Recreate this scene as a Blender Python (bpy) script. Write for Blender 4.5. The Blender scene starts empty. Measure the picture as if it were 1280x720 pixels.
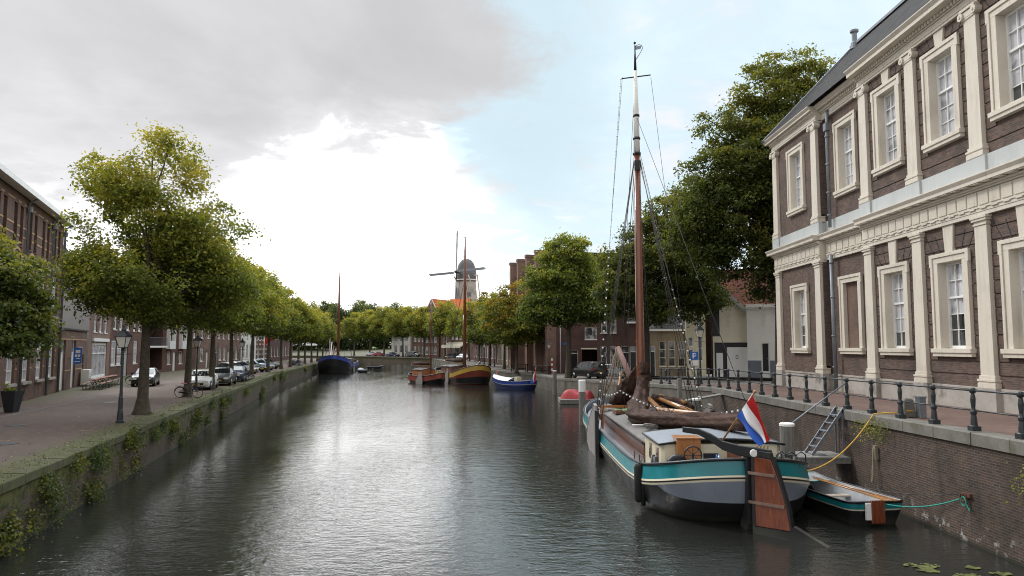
import bpy, math, random
import numpy as np
from mathutils import Vector, Matrix
R = math.radians
PI = math.pi
random.seed(11)
SC = bpy.context.scene
C = SC.collection

# ------------------------------------------------------------------ object helpers
def T(name, label, cat, loc=(0, 0, 0), rz=0.0, group=None):
    o = bpy.data.objects.new(name, None)
    C.objects.link(o)
    o.location = loc
    o.rotation_euler = (0, 0, rz)
    o.empty_display_size = .3
    o['label'] = label
    o['category'] = cat
    if group:
        o['group'] = group
    return o

def tag(o, label, cat, group=None):
    o['label'] = label
    o['category'] = cat
    if group:
        o['group'] = group
    return o

def copy_tree(o, parent=None):
    c = o.copy()
    C.objects.link(c)
    c.parent = parent
    for ch in [k for k in C.objects if k.parent == o]:
        copy_tree(ch, c)
    return c

def root_of(o):
    while o.parent:
        o = o.parent
    return o

class MB:
    def __init__(s):
        s.v = []; s.f = []; s.sm = []
    def add(s, vs, fs, smooth=False):
        o = len(s.v)
        s.v.extend([tuple(v) for v in vs])
        for f in fs:
            s.f.append([i + o for i in f]); s.sm.append(smooth)
        return s
    def box(s, x0, x1, y0, y1, z0, z1):
        return s.add([(x0, y0, z0), (x1, y0, z0), (x1, y1, z0), (x0, y1, z0), (x0, y0, z1), (x1, y0, z1), (x1, y1, z1), (x0, y1, z1)],
                     [(0, 3, 2, 1), (4, 5, 6, 7), (0, 1, 5, 4), (1, 2, 6, 5), (2, 3, 7, 6), (3, 0, 4, 7)])
    def obox(s, c, ax, ay, az):
        c = Vector(c); ax = Vector(ax); ay = Vector(ay); az = Vector(az)
        vs = [c + i * ax + j * ay + k * az for k in (-1, 1) for (i, j) in ((-1, -1), (1, -1), (1, 1), (-1, 1))]
        return s.add(vs, [(0, 3, 2, 1), (4, 5, 6, 7), (0, 1, 5, 4), (1, 2, 6, 5), (2, 3, 7, 6), (3, 0, 4, 7)])
    def bar(s, p, q, w, h=None):
        p = Vector(p); q = Vector(q); d = q - p
        h = h or w
        n = d.normalized()
        up = Vector((0, 0, 1)) if abs(n.z) < .9 else Vector((0, 1, 0))
        sx = n.cross(up).normalized(); sz = sx.cross(n)
        return s.obox((p + q) / 2, sx * w / 2, d / 2, sz * h / 2)
    def quad(s, a, b, c, d):
        return s.add([a, b, c, d], [(0, 1, 2, 3)])
    def tube(s, pts, r, n=8, smooth=True, cap=True):
        pts = [Vector(p) for p in pts]
        m = len(pts)
        rs = r if isinstance(r, (list, tuple)) else [r] * m
        vs = []; fs = []
        prev = None
        for i, p in enumerate(pts):
            d = (pts[min(i + 1, m - 1)] - pts[max(i - 1, 0)])
            if d.length < 1e-9:
                d = Vector((0, 0, 1))
            d.normalize()
            if prev is None:
                u = Vector((0, 0, 1)) if abs(d.z) < .9 else Vector((1, 0, 0))
            else:
                u = prev
            a = (u - d * u.dot(d))
            if a.length < 1e-6:
                a = d.orthogonal()
            a.normalize(); prev = a
            b = d.cross(a)
            for k in range(n):
                t = 2 * PI * k / n
                vs.append(p + (a * math.cos(t) + b * math.sin(t)) * rs[i])
        for i in range(m - 1):
            for k in range(n):
                k2 = (k + 1) % n
                fs.append((i * n + k, i * n + k2, (i + 1) * n + k2, (i + 1) * n + k))
        if cap:
            fs.append(tuple(reversed(range(n)))); fs.append(tuple(range((m - 1) * n, m * n)))
        return s.add(vs, fs, smooth)
    def lathe(s, prof, n=12, c=(0, 0, 0), smooth=False):
        vs = []; fs = []
        for r, z in prof:
            for k in range(n):
                t = 2 * PI * (k + .5) / n
                vs.append((c[0] + r * math.cos(t), c[1] + r * math.sin(t), c[2] + z))
        m = len(prof)
        for i in range(m - 1):
            for k in range(n):
                k2 = (k + 1) % n
                fs.append((i * n + k, i * n + k2, (i + 1) * n + k2, (i + 1) * n + k))
        fs.append(tuple(reversed(range(n)))); fs.append(tuple(range((m - 1) * n, m * n)))
        return s.add(vs, fs, smooth)
    def ball(s, c, r, n=8, sz=1.0):
        prof = [(max(r * math.sin(PI * i / n), .001), -r * sz * math.cos(PI * i / n)) for i in range(n + 1)]
        return s.lathe(prof, n + 2, c, True)
    def prism(s, poly, axis, a, b):
        # polygon in the two other axes, extruded along axis from a to b
        def P(u, v, w):
            return {'x': (w, u, v), 'y': (u, w, v), 'z': (u, v, w)}[axis]
        n = len(poly)
        vs = [P(u, v, a) for u, v in poly] + [P(u, v, b) for u, v in poly]
        fs = [tuple(range(n)), tuple(reversed(range(n, 2 * n)))]
        for i in range(n):
            j = (i + 1) % n
            fs.append((i, i + n, j + n, j))
        return s.add(vs, fs)
    def torus(s, c, Rr, r, axis=(0, 0, 1), n=18, m=6):
        ax = Vector(axis).normalized(); a = ax.orthogonal().normalized(); b = ax.cross(a)
        c = Vector(c)
        pts = []
        vs = []; fs = []
        for i in range(n):
            t = 2 * PI * i / n
            d = a * math.cos(t) + b * math.sin(t)
            for k in range(m):
                q = 2 * PI * k / m
                vs.append(c + d * (Rr + r * math.cos(q)) + ax * r * math.sin(q))
        for i in range(n):
            i2 = (i + 1) % n
            for k in range(m):
                k2 = (k + 1) % m
                fs.append((i * m + k, i2 * m + k, i2 * m + k2, i * m + k2))
        return s.add(vs, fs, True)
    def build(s, name, mat, parent=None, local=True, fix=True, bevel=0, smooth=None, uvs=None):
        me = bpy.data.meshes.new(name)
        vs = s.v
        if parent is not None and not local:
            r = root_of(parent)
            M_ = (Matrix.Translation(r.location) @ r.rotation_euler.to_matrix().to_4x4()).inverted()
            vs = [tuple(M_ @ Vector(v)) for v in vs]
        me.from_pydata(vs, [], s.f)
        me.materials.append(mat)
        me.polygons.foreach_set('use_smooth', [True] * len(s.f) if smooth else s.sm)
        if fix:
            import bmesh
            bm = bmesh.new(); bm.from_mesh(me)
            bmesh.ops.recalc_face_normals(bm, faces=bm.faces)
            bm.to_mesh(me); bm.free()
        uvl = me.uv_layers.new(name='UVMap')
        n = len(me.loops)
        if uvs is not None:
            li = np.empty(n, np.int32); me.loops.foreach_get('vertex_index', li)
            uvl.data.foreach_set('uv', np.asarray(uvs, np.float32)[li].ravel())
        else:
            co = np.empty(len(me.vertices) * 3, np.float32); me.vertices.foreach_get('co', co); co = co.reshape(-1, 3)
            li = np.empty(n, np.int32); me.loops.foreach_get('vertex_index', li)
            nm = np.empty(len(me.polygons) * 3, np.float32); me.polygons.foreach_get('normal', nm); nm = nm.reshape(-1, 3)
            tot = np.empty(len(me.polygons), np.int32); me.polygons.foreach_get('loop_total', tot)
            ln = np.repeat(nm, tot, axis=0)
            p = co[li]
            h = np.hypot(ln[:, 0], ln[:, 1]) + 1e-9
            u = (-ln[:, 1] * p[:, 0] + ln[:, 0] * p[:, 1]) / h
            uv = np.where(np.abs(ln[:, 2:3]) > .85, p[:, :2], np.stack([u, p[:, 2]], 1))
            uvl.data.foreach_set('uv', uv.astype(np.float32).ravel())
        o = bpy.data.objects.new(name, me)
        C.objects.link(o)
        if parent is not None:
            o.parent = parent
        if bevel:
            b = o.modifiers.new('bevel', 'BEVEL'); b.width = bevel; b.segments = 2; b.limit_method = 'ANGLE'
        return o

def part(name, mat, parent, fn, **k):
    m = MB(); fn(m)
    return m.build(name, mat, parent, **k)

def lerp(a, b, t):
    return a + (b - a) * t

def sag(p, q, drop, n=10):
    p = Vector(p); q = Vector(q)
    return [p.lerp(q, i / n) - Vector((0, 0, drop * 4 * (i / n) * (1 - i / n))) for i in range(n + 1)]

# ------------------------------------------------------------------ materials
class NT:
    def __init__(s, tree):
        s.t = tree
    def n(s, typ, ins=None, **at):
        nd = s.t.nodes.new(typ)
        for k, v in at.items():
            setattr(nd, k, v)
        for k, v in (ins or {}).items():
            sock = nd.inputs[k]
            if isinstance(v, bpy.types.NodeSocket):
                s.t.links.new(v, sock)
            else:
                sock.default_value = v
        return nd
    def math(s, op, a, b=0.0, c=None, clamp=False):
        d = {0: a, 1: b}
        if c is not None:
            d[2] = c
        return s.n('ShaderNodeMath', d, operation=op, use_clamp=clamp).outputs[0]
    def ramp(s, fac, stops, interp='LINEAR'):
        nd = s.n('ShaderNodeValToRGB', {'Fac': fac})
        cr = nd.color_ramp
        cr.interpolation = interp
        while len(cr.elements) < len(stops):
            cr.elements.new(.5)
        for e, (p, c) in zip(cr.elements, stops):
            e.position = p
            e.color = (*c, 1) if len(c) == 3 else c
        return nd.outputs['Color']
    def mr(s, v, a, b, c=0.0, d=1.0, smooth=True):
        return s.n('ShaderNodeMapRange', {0: v, 1: a, 2: b, 3: c, 4: d}, interpolation_type='SMOOTHSTEP' if smooth else 'LINEAR').outputs[0]
    def mix(s, f, a, b, typ='MIX'):
        nd = s.n('ShaderNodeMix', {0: f}, data_type='RGBA', blend_type=typ)
        for i, v in ((6, a), (7, b)):
            if isinstance(v, bpy.types.NodeSocket):
                s.t.links.new(v, nd.inputs[i])
            else:
                nd.inputs[i].default_value = (*v, 1) if len(v) == 3 else v
        return nd.outputs[2]
    def noise(s, vec, scale, detail=4, rough=.55, dist=0.0):
        return s.n('ShaderNodeTexNoise', {'Vector': vec, 'Scale': scale, 'Detail': detail, 'Roughness': rough, 'Distortion': dist}).outputs['Fac']

def newmat(name):
    m = bpy.data.materials.new(name)
    m.use_nodes = True
    t = m.node_tree
    t.nodes.clear()
    g = NT(t)
    out = g.n('ShaderNodeOutputMaterial')
    return m, g, out

def finish(g, out, col, rough=.7, metal=0.0, spec=.4, height=None, bump=.3, dist=.02, coat=0.0):
    ins = {'Base Color': col if isinstance(col, bpy.types.NodeSocket) else (*col, 1), 'Roughness': rough, 'Metallic': metal,
           'Specular IOR Level': spec, 'Coat Weight': coat}
    b = g.n('ShaderNodeBsdfPrincipled', ins)
    if height is not None:
        bn = g.n('ShaderNodeBump', {'Height': height, 'Strength': bump, 'Distance': dist})
        g.t.links.new(bn.outputs[0], b.inputs['Normal'])
    g.t.links.new(b.outputs[0], out.inputs[0])
    return b

def plain(name, col, var=.25, scale=3.0, rough=.65, metal=0.0, spec=.4, bump=.15, dirt=None, coat=0.0):
    m, g, out = newmat(name)
    tc = g.n('ShaderNodeTexCoord').outputs['Object']
    n1 = g.noise(tc, scale, 5)
    n2 = g.noise(tc, scale * 9, 3)
    f = g.math('ADD', g.math('MULTIPLY', n1, .7), g.math('MULTIPLY', n2, .3))
    c0 = tuple(x * (1 - var) for x in col); c1 = tuple(min(x * (1 + var), 1) for x in col)
    c = g.ramp(f, [(.3, c0), (.7, c1)])
    if dirt:
        n3 = g.noise(tc, scale * .6, 6, .65)
        c = g.mix(g.mr(n3, .52, .72), c, dirt)
    finish(g, out, c, rough, metal, spec, n2, bump, .01, coat)
    return m

def brick(name, c1, c2, mortar, bw=.22, rh=.068, ms=.009, stain=(.02, .018, .015), stain_amt=.5, white=0.0, moss=0.0, zref=0.0, bump=.4, streak=0.0):
    m, g, out = newmat(name)
    uv = g.n('ShaderNodeUVMap').outputs[0]
    ob = g.n('ShaderNodeTexCoord').outputs['Object']
    b = g.n('ShaderNodeTexBrick', {'Vector': uv, 'Color1': (*c1, 1), 'Color2': (*c2, 1), 'Mortar': (*mortar, 1), 'Scale': 1.0,
                                   'Mortar Size': ms, 'Mortar Smooth': .3, 'Bias': 0.0, 'Brick Width': bw, 'Row Height': rh})
    big = g.noise(ob, .55, 6, .6)
    mid = g.noise(uv, 3.0, 5, .6)
    c = g.mix(g.mr(mid, .3, .75, 0, .35), b.outputs['Color'], tuple((x + y) * .34 for x, y in zip(c1, c2)))
    c = g.mix(g.mr(big, .42, .75, 0, stain_amt), c, stain)
    if streak:
        sv = g.n('ShaderNodeMapping', {'Vector': uv, 'Scale': (1.6, .12, 1)}).outputs[0]
        st = g.noise(sv, 1.6, 5, .65)
        c = g.mix(g.mr(st, .5, .72, 0, streak), c, stain)
    if white or moss:
        z = g.n('ShaderNodeSeparateXYZ', {0: uv}).outputs[1]
        if white:
            wz = g.mr(z, zref + .06, zref + .75, 1, 0)
            wn = g.noise(uv, 2.6, 7, .72)
            c = g.mix(g.math('MULTIPLY', wz, g.mr(wn, .54, .64, 0, white)), c, (.42, .40, .37))
            wl = g.mr(z, zref - .02, zref + .16, 1, 0)
            c = g.mix(g.math('MULTIPLY', wl, .85), c, (.018, .022, .012))
        if moss:
            mn = g.noise(ob, 1.3, 7, .7)
            mz = g.mr(z, zref + .2, zref + 1.75, -.07, .10)
            c = g.mix(g.mr(g.math('ADD', mn, mz), .49, .57, 0, moss), c, g.mix(g.mr(g.noise(ob, 4.0, 4), .35, .65), (.035, .042, .012), (.105, .105, .028)))
            wl = g.mr(z, zref + .02, zref + .2, 1, 0)
            c = g.mix(g.math('MULTIPLY', wl, .8), c, (.07, .075, .05))
    h = g.math('ADD', b.outputs['Fac'], g.math('MULTIPLY', mid, -.6))
    finish(g, out, c, .85, 0, .25, g.math('MULTIPLY', h, -1.0), bump, .012)
    return m

def tiles(name, c1, c2, w=.24, h=.3):
    m, g, out = newmat(name)
    uv = g.n('ShaderNodeUVMap').outputs[0]
    b = g.n('ShaderNodeTexBrick', {'Vector': uv, 'Color1': (*c1, 1), 'Color2': (*c2, 1), 'Mortar': tuple(x * .25 for x in c1) + (1,), 'Scale': 1.0,
                                   'Mortar Size': .018, 'Mortar Smooth': .6, 'Brick Width': w, 'Row Height': h}, offset=0.0)
    n = g.noise(uv, .8, 6)
    c = g.mix(g.mr(n, .35, .75, 0, .5), b.outputs['Color'], tuple(x * .5 for x in c1))
    finish(g, out, c, .92, 0, .12, b.outputs['Fac'], -1.0, .06)
    return m

def wood(name, c1, c2, rough=.35, scale=(14, 14, 1.2), coat=.3):
    m, g, out = newmat(name)
    ob = g.n('ShaderNodeTexCoord').outputs['Object']
    mp = g.n('ShaderNodeMapping', {'Vector': ob, 'Scale': scale}).outputs[0]
    n = g.noise(mp, 1.5, 6, .65, .6)
    n2 = g.noise(ob, 2.2, 4)
    c = g.ramp(n, [(.3, c2), (.65, c1)])
    c = g.mix(g.mr(n2, .45, .8, 0, .5), c, c2)
    finish(g, out, c, rough, 0, .5, n, .1, .01, coat)
    return m

def leafmat(name):
    m, g, out = newmat(name)
    a = g.n('ShaderNodeAttribute', attribute_name='tint').outputs['Color']
    d = g.n('ShaderNodeBsdfPrincipled', {'Base Color': a, 'Roughness': .55, 'Specular IOR Level': .25})
    tcol = g.mix(1.0, a, (1.25, 1.2, .45), 'MULTIPLY')
    t = g.n('ShaderNodeBsdfTranslucent', {'Color': tcol})
    mx = g.n('ShaderNodeMixShader', {0: .42, 1: d.outputs[0], 2: t.outputs[0]})
    g.t.links.new(mx.outputs[0], out.inputs[0])
    return m

def panemat(name, dark, light, thr, scale=(1, 1, 1), rough=.05):
    # window glass with whatever stands behind it; clean reflections on top, and some put into the colour
    m, g, out = newmat(name)
    uv = g.n('ShaderNodeUVMap').outputs[0]
    mp = g.n('ShaderNodeMapping', {'Vector': uv, 'Scale': scale}).outputs[0]
    n = g.noise(mp, 1.3, 3, .5)
    fold = g.noise(g.n('ShaderNodeMapping', {'Vector': uv, 'Scale': (14, .3, 1)}).outputs[0], 1.0, 2)
    lt = g.mix(g.mr(fold, .3, .7), tuple(x * .78 for x in light), light)
    c = g.mix(g.mr(n, thr - .05, thr + .05), dark, lt)
    cell = g.n('ShaderNodeVectorMath', {0: g.n('ShaderNodeMapping', {'Vector': uv, 'Scale': (2.17, 1.75, 1)}).outputs[0]}, operation='FLOOR').outputs[0]
    wn = g.n('ShaderNodeTexWhiteNoise', {'Vector': cell}, noise_dimensions='2D')
    c = g.mix(g.mr(wn.outputs['Value'], 0, 1, 0, .42, False), c, tuple(x * .45 for x in light))  # tone differs pane by pane, standing in for uneven reflection
    wob = g.noise(uv, 1.7, 2)
    finish(g, out, c, rough, 0, .9, wob, .06, .05)
    return m

M = {}
M['brick_mansion'] = brick('brick_mansion', (.175, .108, .084), (.076, .057, .050), (.15, .132, .116), bump=.35, stain=(.03, .026, .026), stain_amt=.45, streak=.3)
M['brick_blind'] = brick('brick_blind', (.20, .12, .085), (.15, .095, .07), (.16, .14, .12))
M['brick_quay_r'] = brick('brick_quay_r', (.118, .070, .050), (.050, .037, .032), (.125, .108, .092), ms=.014, white=1.0, zref=0.0, stain_amt=.65, streak=.55, bump=.7)
M['brick_quay_l'] = brick('brick_quay_l', (.135, .088, .064), (.060, .046, .036), (.12, .105, .08), moss=1.0, ms=.014, zref=0.0, stain_amt=.5, streak=.5, bump=.7)
M['brick_school'] = brick('brick_school', (.19, .105, .075), (.13, .075, .057), (.17, .14, .12))
M['brick_red'] = brick('brick_red', (.17, .075, .055), (.125, .058, .045), (.16, .13, .11))
M['brick_purple'] = brick('brick_purple', (.135, .062, .054), (.10, .05, .045), (.12, .10, .09))
M['brick_pink'] = brick('brick_pink', (.25, .145, .11), (.20, .11, .085), (.24, .2, .17))
M['brick_beige'] = brick('brick_beige', (.34, .27, .19), (.26, .205, .14), (.33, .29, .23))
M['brick_mill'] = brick('brick_mill', (.52, .475, .41), (.43, .395, .345), (.48, .45, .40))  # tower tone lightened to stand in for distance haze
M['brick_buff'] = plain('brick_buff', (.42, .25, .13), .2)
def stone_paint(name, col, dark):
    m, g, out = newmat(name)
    ob = g.n('ShaderNodeTexCoord').outputs['Object']
    st = g.noise(g.n('ShaderNodeMapping', {'Vector': ob, 'Scale': (3.2, 3.2, .22)}).outputs[0], 1.5, 6, .62)
    big = g.noise(ob, .5, 5, .6)
    fine = g.noise(ob, 9, 4, .6)
    c = g.mix(g.mr(fine, .3, .75, 0, .35), col, tuple(x * .86 for x in col))
    c = g.mix(g.mr(st, .5, .8, 0, .65), c, dark)
    c = g.mix(g.mr(big, .48, .8, 0, .5), c, tuple(x * .8 for x in dark))
    finish(g, out, c, .6, 0, .35, fine, .12, .008)
    return m
M['cream'] = stone_paint('cream_stone_paint', (.62, .565, .48), (.41, .365, .295))
M['grey_paint'] = stone_paint('pale_grey_paint', (.47, .49, .485), (.34, .36, .355))
M['plinth'] = plain('plinth_stone', (.36, .33, .295), .22, 1.4, .8, bump=.3, dirt=(.16, .145, .13))
M['coping'] = plain('coping_stone', (.155, .145, .128), .3, 2.0, .85, bump=.4, dirt=(.10, .10, .06))
M['coping_moss'] = plain('mossy_coping', (.075, .078, .03), .4, 1.7, .95, bump=.6, dirt=(.10, .085, .06))
M['white'] = plain('white_paint', (.78, .78, .76), .05, 2, .45)
M['white_wall'] = plain('white_render', (.78, .77, .72), .07, .8, .75, dirt=(.55, .54, .48))
M['cream_wall'] = plain('cream_render', (.76, .71, .57), .06, .8, .75, dirt=(.58, .52, .38))
M['grey_wall'] = plain('grey_render', (.40, .40, .39), .1, .8, .8)
M['blue_grey_wall'] = plain('blue_grey_paint', (.15, .17, .20), .12, 1.5, .7)
M['black'] = plain('black_paint', (.014, .015, .017), .25, 3, .4)
M['black_metal'] = plain('dark_iron', (.022, .028, .032), .3, 6, .42, .0, .5)
M['hull_black'] = plain('tarred_hull', (.012, .012, .014), .4, 1.2, .42, 0, .5, dirt=(.035, .035, .036))
M['grey_metal'] = plain('zinc', (.22, .24, .27), .2, 2.5, .45, .6)
M['lead'] = plain('lead', (.20, .215, .24), .2, 2, .55, .3)
M['asphalt_roof'] = plain('bitumen', (.05, .05, .052), .2)
M['tiles_dark'] = tiles('dark_tiles', (.050, .046, .043), (.018, .017, .017), .26, .34)
M['tiles_grey'] = tiles('grey_tiles', (.10, .10, .10), (.065, .065, .067), .3, .34)
M['tiles_orange'] = tiles('orange_tiles', (.55, .16, .06), (.42, .11, .045))
M['tiles_red'] = tiles('red_tiles', (.15, .058, .042), (.11, .045, .034))
M['bark'] = plain('bark', (.085, .072, .052), .5, 5, .95, bump=.9, dirt=(.05, .055, .028))
M['bark_dark'] = plain('bark_dark', (.042, .033, .027), .5, 4, .95, bump=1.0)
M['leaf'] = leafmat('leaves')
M['teal'] = plain('teal_paint', (.010, .20, .225), .12, 1.0, .28, 0, .5, .05, coat=.5)
M['hull_grey'] = plain('slate_paint', (.155, .175, .215), .08, 1.2, .35, 0, .5, .05)
def hullpaint(name, col, streak, rough=.32):
    m, g, out = newmat(name)
    ob = g.n('ShaderNodeTexCoord').outputs['Object']
    st = g.noise(g.n('ShaderNodeMapping', {'Vector': ob, 'Scale': (5, 5, .5)}).outputs[0], 1.2, 6, .65)
    sc = g.noise(g.n('ShaderNodeMapping', {'Vector': ob, 'Scale': (.8, .8, 6)}).outputs[0], 2.2, 6, .7)
    lo = g.noise(ob, .9, 4)
    c = g.mix(g.mr(lo, .3, .7), tuple(x * .86 for x in col), tuple(min(x * 1.12, 1) for x in col))
    c = g.mix(g.mr(st, .58, .78, 0, .55), c, streak)
    c = g.mix(g.mr(sc, .62, .72, 0, .45), c, tuple(min(x * 1.5 + .04, 1) for x in col))
    z = g.n('ShaderNodeSeparateXYZ', {0: ob}).outputs[2]
    wl = g.math('MULTIPLY', g.mr(z, .05, .32, 1, 0), g.mr(lo, .3, .6, .35, .9))
    c = g.mix(wl, c, (.055, .055, .042))
    # plate seams
    seam = g.n('ShaderNodeTexBrick', {'Vector': g.n('ShaderNodeCombineXYZ', {0: g.n('ShaderNodeSeparateXYZ', {0: ob}).outputs[1], 1: z, 2: 0.0}).outputs[0], 'Scale': 1.0, 'Mortar Size': .006, 'Mortar Smooth': .5, 'Brick Width': 1.9, 'Row Height': .62}).outputs['Fac']
    finish(g, out, c, g.mr(lo, .3, .7, rough * .8, rough * 1.5), 0, .5, g.math('ADD', seam, g.math('MULTIPLY', lo, .8)), .25, .012, .15)
    return m
M['teal'] = hullpaint('teal_hull_paint', (.010, .19, .215), (.02, .10, .10))
M['hull_grey'] = hullpaint('slate_hull_paint', (.19, .215, .262), (.10, .075, .06))
M['hull_black'] = hullpaint('tarred_plates', (.013, .013, .015), (.045, .032, .024), .4)
M['hull_cream'] = plain('cream_paint', (.68, .62, .47), .08, 2, .4)
M['cabin_cream'] = plain('cabin_paint', (.66, .60, .44), .06, 2, .4)
M['deck_grey'] = plain('hatch_canvas', (.135, .128, .118), .2, 1.6, .8, dirt=(.09, .085, .08))
M['cabin_roof'] = plain('cabin_roof', (.20, .225, .255), .12, 1.5, .42)
M['varnish'] = wood('varnished_wood', (.25, .062, .024), (.085, .022, .012), .22, (9, 9, 1.0), .6)
M['varnish_side'] = wood('varnished_side', (.22, .085, .045), (.10, .045, .03), .3, (1, 1.2, 14), .4)
M['orange_wood'] = wood('honey_wood', (.46, .19, .05), (.28, .10, .03), .3, (9, 9, 1.0), .4)
M['spar'] = wood('spar_wood', (.42, .20, .06), (.26, .11, .035), .3, (10, 1.0, 10), .4)
M['mast_wood'] = wood('mast_wood', (.24, .075, .03), (.11, .035, .018), .3, (7, 7, .5), .4)
M['grey_wood'] = wood('weathered_wood', (.23, .22, .20), (.12, .115, .105), .85, (8, 8, .8), 0)
M['leeboard'] = plain('leeboard_grey', (.235, .215, .205), .2, 2.2, .6)
M['sail'] = plain('brown_sail', (.058, .033, .025), .35, 1.3, .9, bump=.4)
def sailcloth(name, col):
    m, g, out = newmat(name)
    ob = g.n('ShaderNodeTexCoord').outputs['Object']
    w1 = g.noise(g.n('ShaderNodeMapping', {'Vector': ob, 'Scale': (3.2, .7, 3.2), 'Rotation': (.35, .1, .2)}).outputs[0], 1.3, 3, .5, 1.0)
    w2 = g.noise(g.n('ShaderNodeMapping', {'Vector': ob, 'Scale': (1.2, 4.5, 3)}).outputs[0], 1.6, 4, .6, .8)
    lo = g.noise(ob, .9, 4)
    h = g.math('ADD', w1, g.math('MULTIPLY', w2, .7))
    c = g.mix(g.mr(w1, .3, .7), tuple(x * .55 for x in col), tuple(x * 1.35 for x in col))
    c = g.mix(g.mr(lo, .5, .75, 0, .5), c, (.085, .062, .052))
    finish(g, out, c, .9, 0, .2, h, .8, .075)
    return m
M['sail'] = sailcloth('furled_sailcloth', (.060, .034, .026))
M['rope'] = plain('rope', (.22, .19, .14), .3, 20, .9)
M['rope_dark'] = plain('rigging', (.055, .05, .045), .3, 20, .8)
M['rope_yellow'] = plain('yellow_rope', (.52, .30, .05), .2, 20, .8)
M['rope_green'] = plain('green_rope', (.03, .26, .20), .2, 20, .8)
M['red'] = plain('red_paint', (.42, .035, .025), .15, 2, .5)
M['flag_red'] = plain('flag_red', (.50, .02, .02), .08, 4, .85)
M['flag_white'] = plain('flag_white', (.72, .72, .72), .05, 4, .85)
M['flag_blue'] = plain('flag_blue', (.03, .10, .42), .1, 4, .85)
M['tarp_red'] = plain('red_tarp', (.38, .035, .04), .2, 2.5, .55, bump=.4)
M['blue_hull'] = plain('blue_hull', (.025, .055, .27), .15, 1.5, .35)
M['navy'] = plain('navy_hull', (.02, .035, .12), .2, 1.5, .35)
M['yellow_band'] = plain('ochre_band', (.38, .235, .04), .15, 1.5, .4)
M['rust_red'] = plain('rust_red_hull', (.20, .045, .028), .2, 1.5, .4)
M['orange_hull'] = plain('orange_hull', (.34, .125, .055), .2, 1.5, .4)
M['sign_blue'] = plain('sign_blue', (.02, .12, .46), .08, 4, .4)
M['tyre'] = plain('tyre', (.014, .014, .014), .2, 8, .85)
M['chrome'] = plain('alloy', (.42, .43, .44), .1, 8, .3, .9)
M['lamp_glass'] = plain('lamp_glass', (.60, .58, .52), .08, 6, .2)
M['tail_red'] = plain('tail_red', (.35, .01, .01), .1, 8, .25)
M['plate_yellow'] = plain('plate_yellow', (.62, .42, .02), .1, 12, .5)
M['table_brown'] = plain('brown_table', (.20, .075, .035), .25, 5, .6)
M['pane_dark'] = panemat('pane_dark', (.022, .025, .028), (.30, .31, .32), .62)
M['pane_curtain'] = panemat('pane_curtain', (.22, .235, .27), (.62, .62, .66), .40, (.8, .8, 1))  # grey patches painted in as reflections on the curtained glass
M['pane_mix'] = panemat('pane_mix', (.03, .035, .04), (.55, .55, .54), .5, (.7, .7, 1))
M['pane_car'] = panemat('pane_car', (.012, .015, .017), (.05, .055, .06), .6)

def carpaint(name, col, metal=.0):
    m, g, out = newmat(name)
    ob = g.n('ShaderNodeTexCoord').outputs['Object']
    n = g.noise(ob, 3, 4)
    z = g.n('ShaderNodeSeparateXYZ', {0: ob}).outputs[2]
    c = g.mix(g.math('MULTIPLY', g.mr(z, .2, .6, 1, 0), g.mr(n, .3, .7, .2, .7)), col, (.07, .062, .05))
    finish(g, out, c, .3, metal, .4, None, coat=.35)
    return m
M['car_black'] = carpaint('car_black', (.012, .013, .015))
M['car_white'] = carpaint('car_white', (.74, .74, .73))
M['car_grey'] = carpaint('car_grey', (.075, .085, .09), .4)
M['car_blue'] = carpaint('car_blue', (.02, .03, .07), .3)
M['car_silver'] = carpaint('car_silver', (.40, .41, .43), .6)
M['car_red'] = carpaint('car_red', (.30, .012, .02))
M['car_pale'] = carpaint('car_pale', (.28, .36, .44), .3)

# ------------------------------------------------------------------ camera, light, sky
cam = bpy.data.cameras.new('camera')
cam.sensor_width = 36; cam.lens = 36 * 900 / 1280; cam.clip_end = 6000; cam.clip_start = .1
co = bpy.data.objects.new('camera', cam); C.objects.link(co)
co.location = (0, 0, 5.0)
co.rotation_euler = (PI / 2 + math.atan(73 / 900), 0, 0)
SC.camera = co
SC.view_settings.view_transform = 'Standard'
SC.view_settings.look = 'None'
SC.view_settings.exposure = 0
SC.cycles.max_bounces = 6
SC.cycles.use_denoising = True
SC.cycles.filter_width = 1.05

sun_dir = Vector((-.62, .34, .70)).normalized()
sl = bpy.data.lights.new('sun', 'SUN'); sl.energy = 1.7; sl.angle = R(9); sl.color = (1.0, .955, .88)
so = bpy.data.objects.new('sun', sl); C.objects.link(so)
so.rotation_euler = sun_dir.to_track_quat('Z', 'Y').to_euler()
so.location = (-60, -30, 60)

w = bpy.data.worlds.new('World'); SC.world = w; w.use_nodes = True
t = w.node_tree; t.nodes.clear(); g = NT(t)
wo = g.n('ShaderNodeOutputWorld')
sky = g.n('ShaderNodeTexSky', sky_type='NISHITA', sun_disc=False)
sky.sun_elevation = math.asin(sun_dir.z); sky.sun_rotation = math.atan2(sun_dir.x, sun_dir.y)
gen = g.n('ShaderNodeTexCoord').outputs['Generated']
dirn = g.n('ShaderNodeVectorMath', {0: gen}, operation='NORMALIZE').outputs[0]
sep = g.n('ShaderNodeSeparateXYZ', {0: dirn})
zc = g.math('MAXIMUM', sep.outputs[2], 0.0)
den = g.math('ADD', zc, .16)
pl = g.n('ShaderNodeCombineXYZ', {0: g.math('DIVIDE', sep.outputs[0], den), 1: g.math('DIVIDE', sep.outputs[1], den), 2: 0.0}).outputs[0]
def lobe(v, a, b):
    v = Vector(v).normalized()
    d = g.n('ShaderNodeVectorMath', {0: dirn, 1: tuple(v)}, operation='DOT_PRODUCT').outputs['Value']
    return g.mr(d, a, b)
n1 = g.noise(pl, 1.15, 8, .55, .35)
n2 = g.noise(pl, 3.2, 7, .6, .3)
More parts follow.
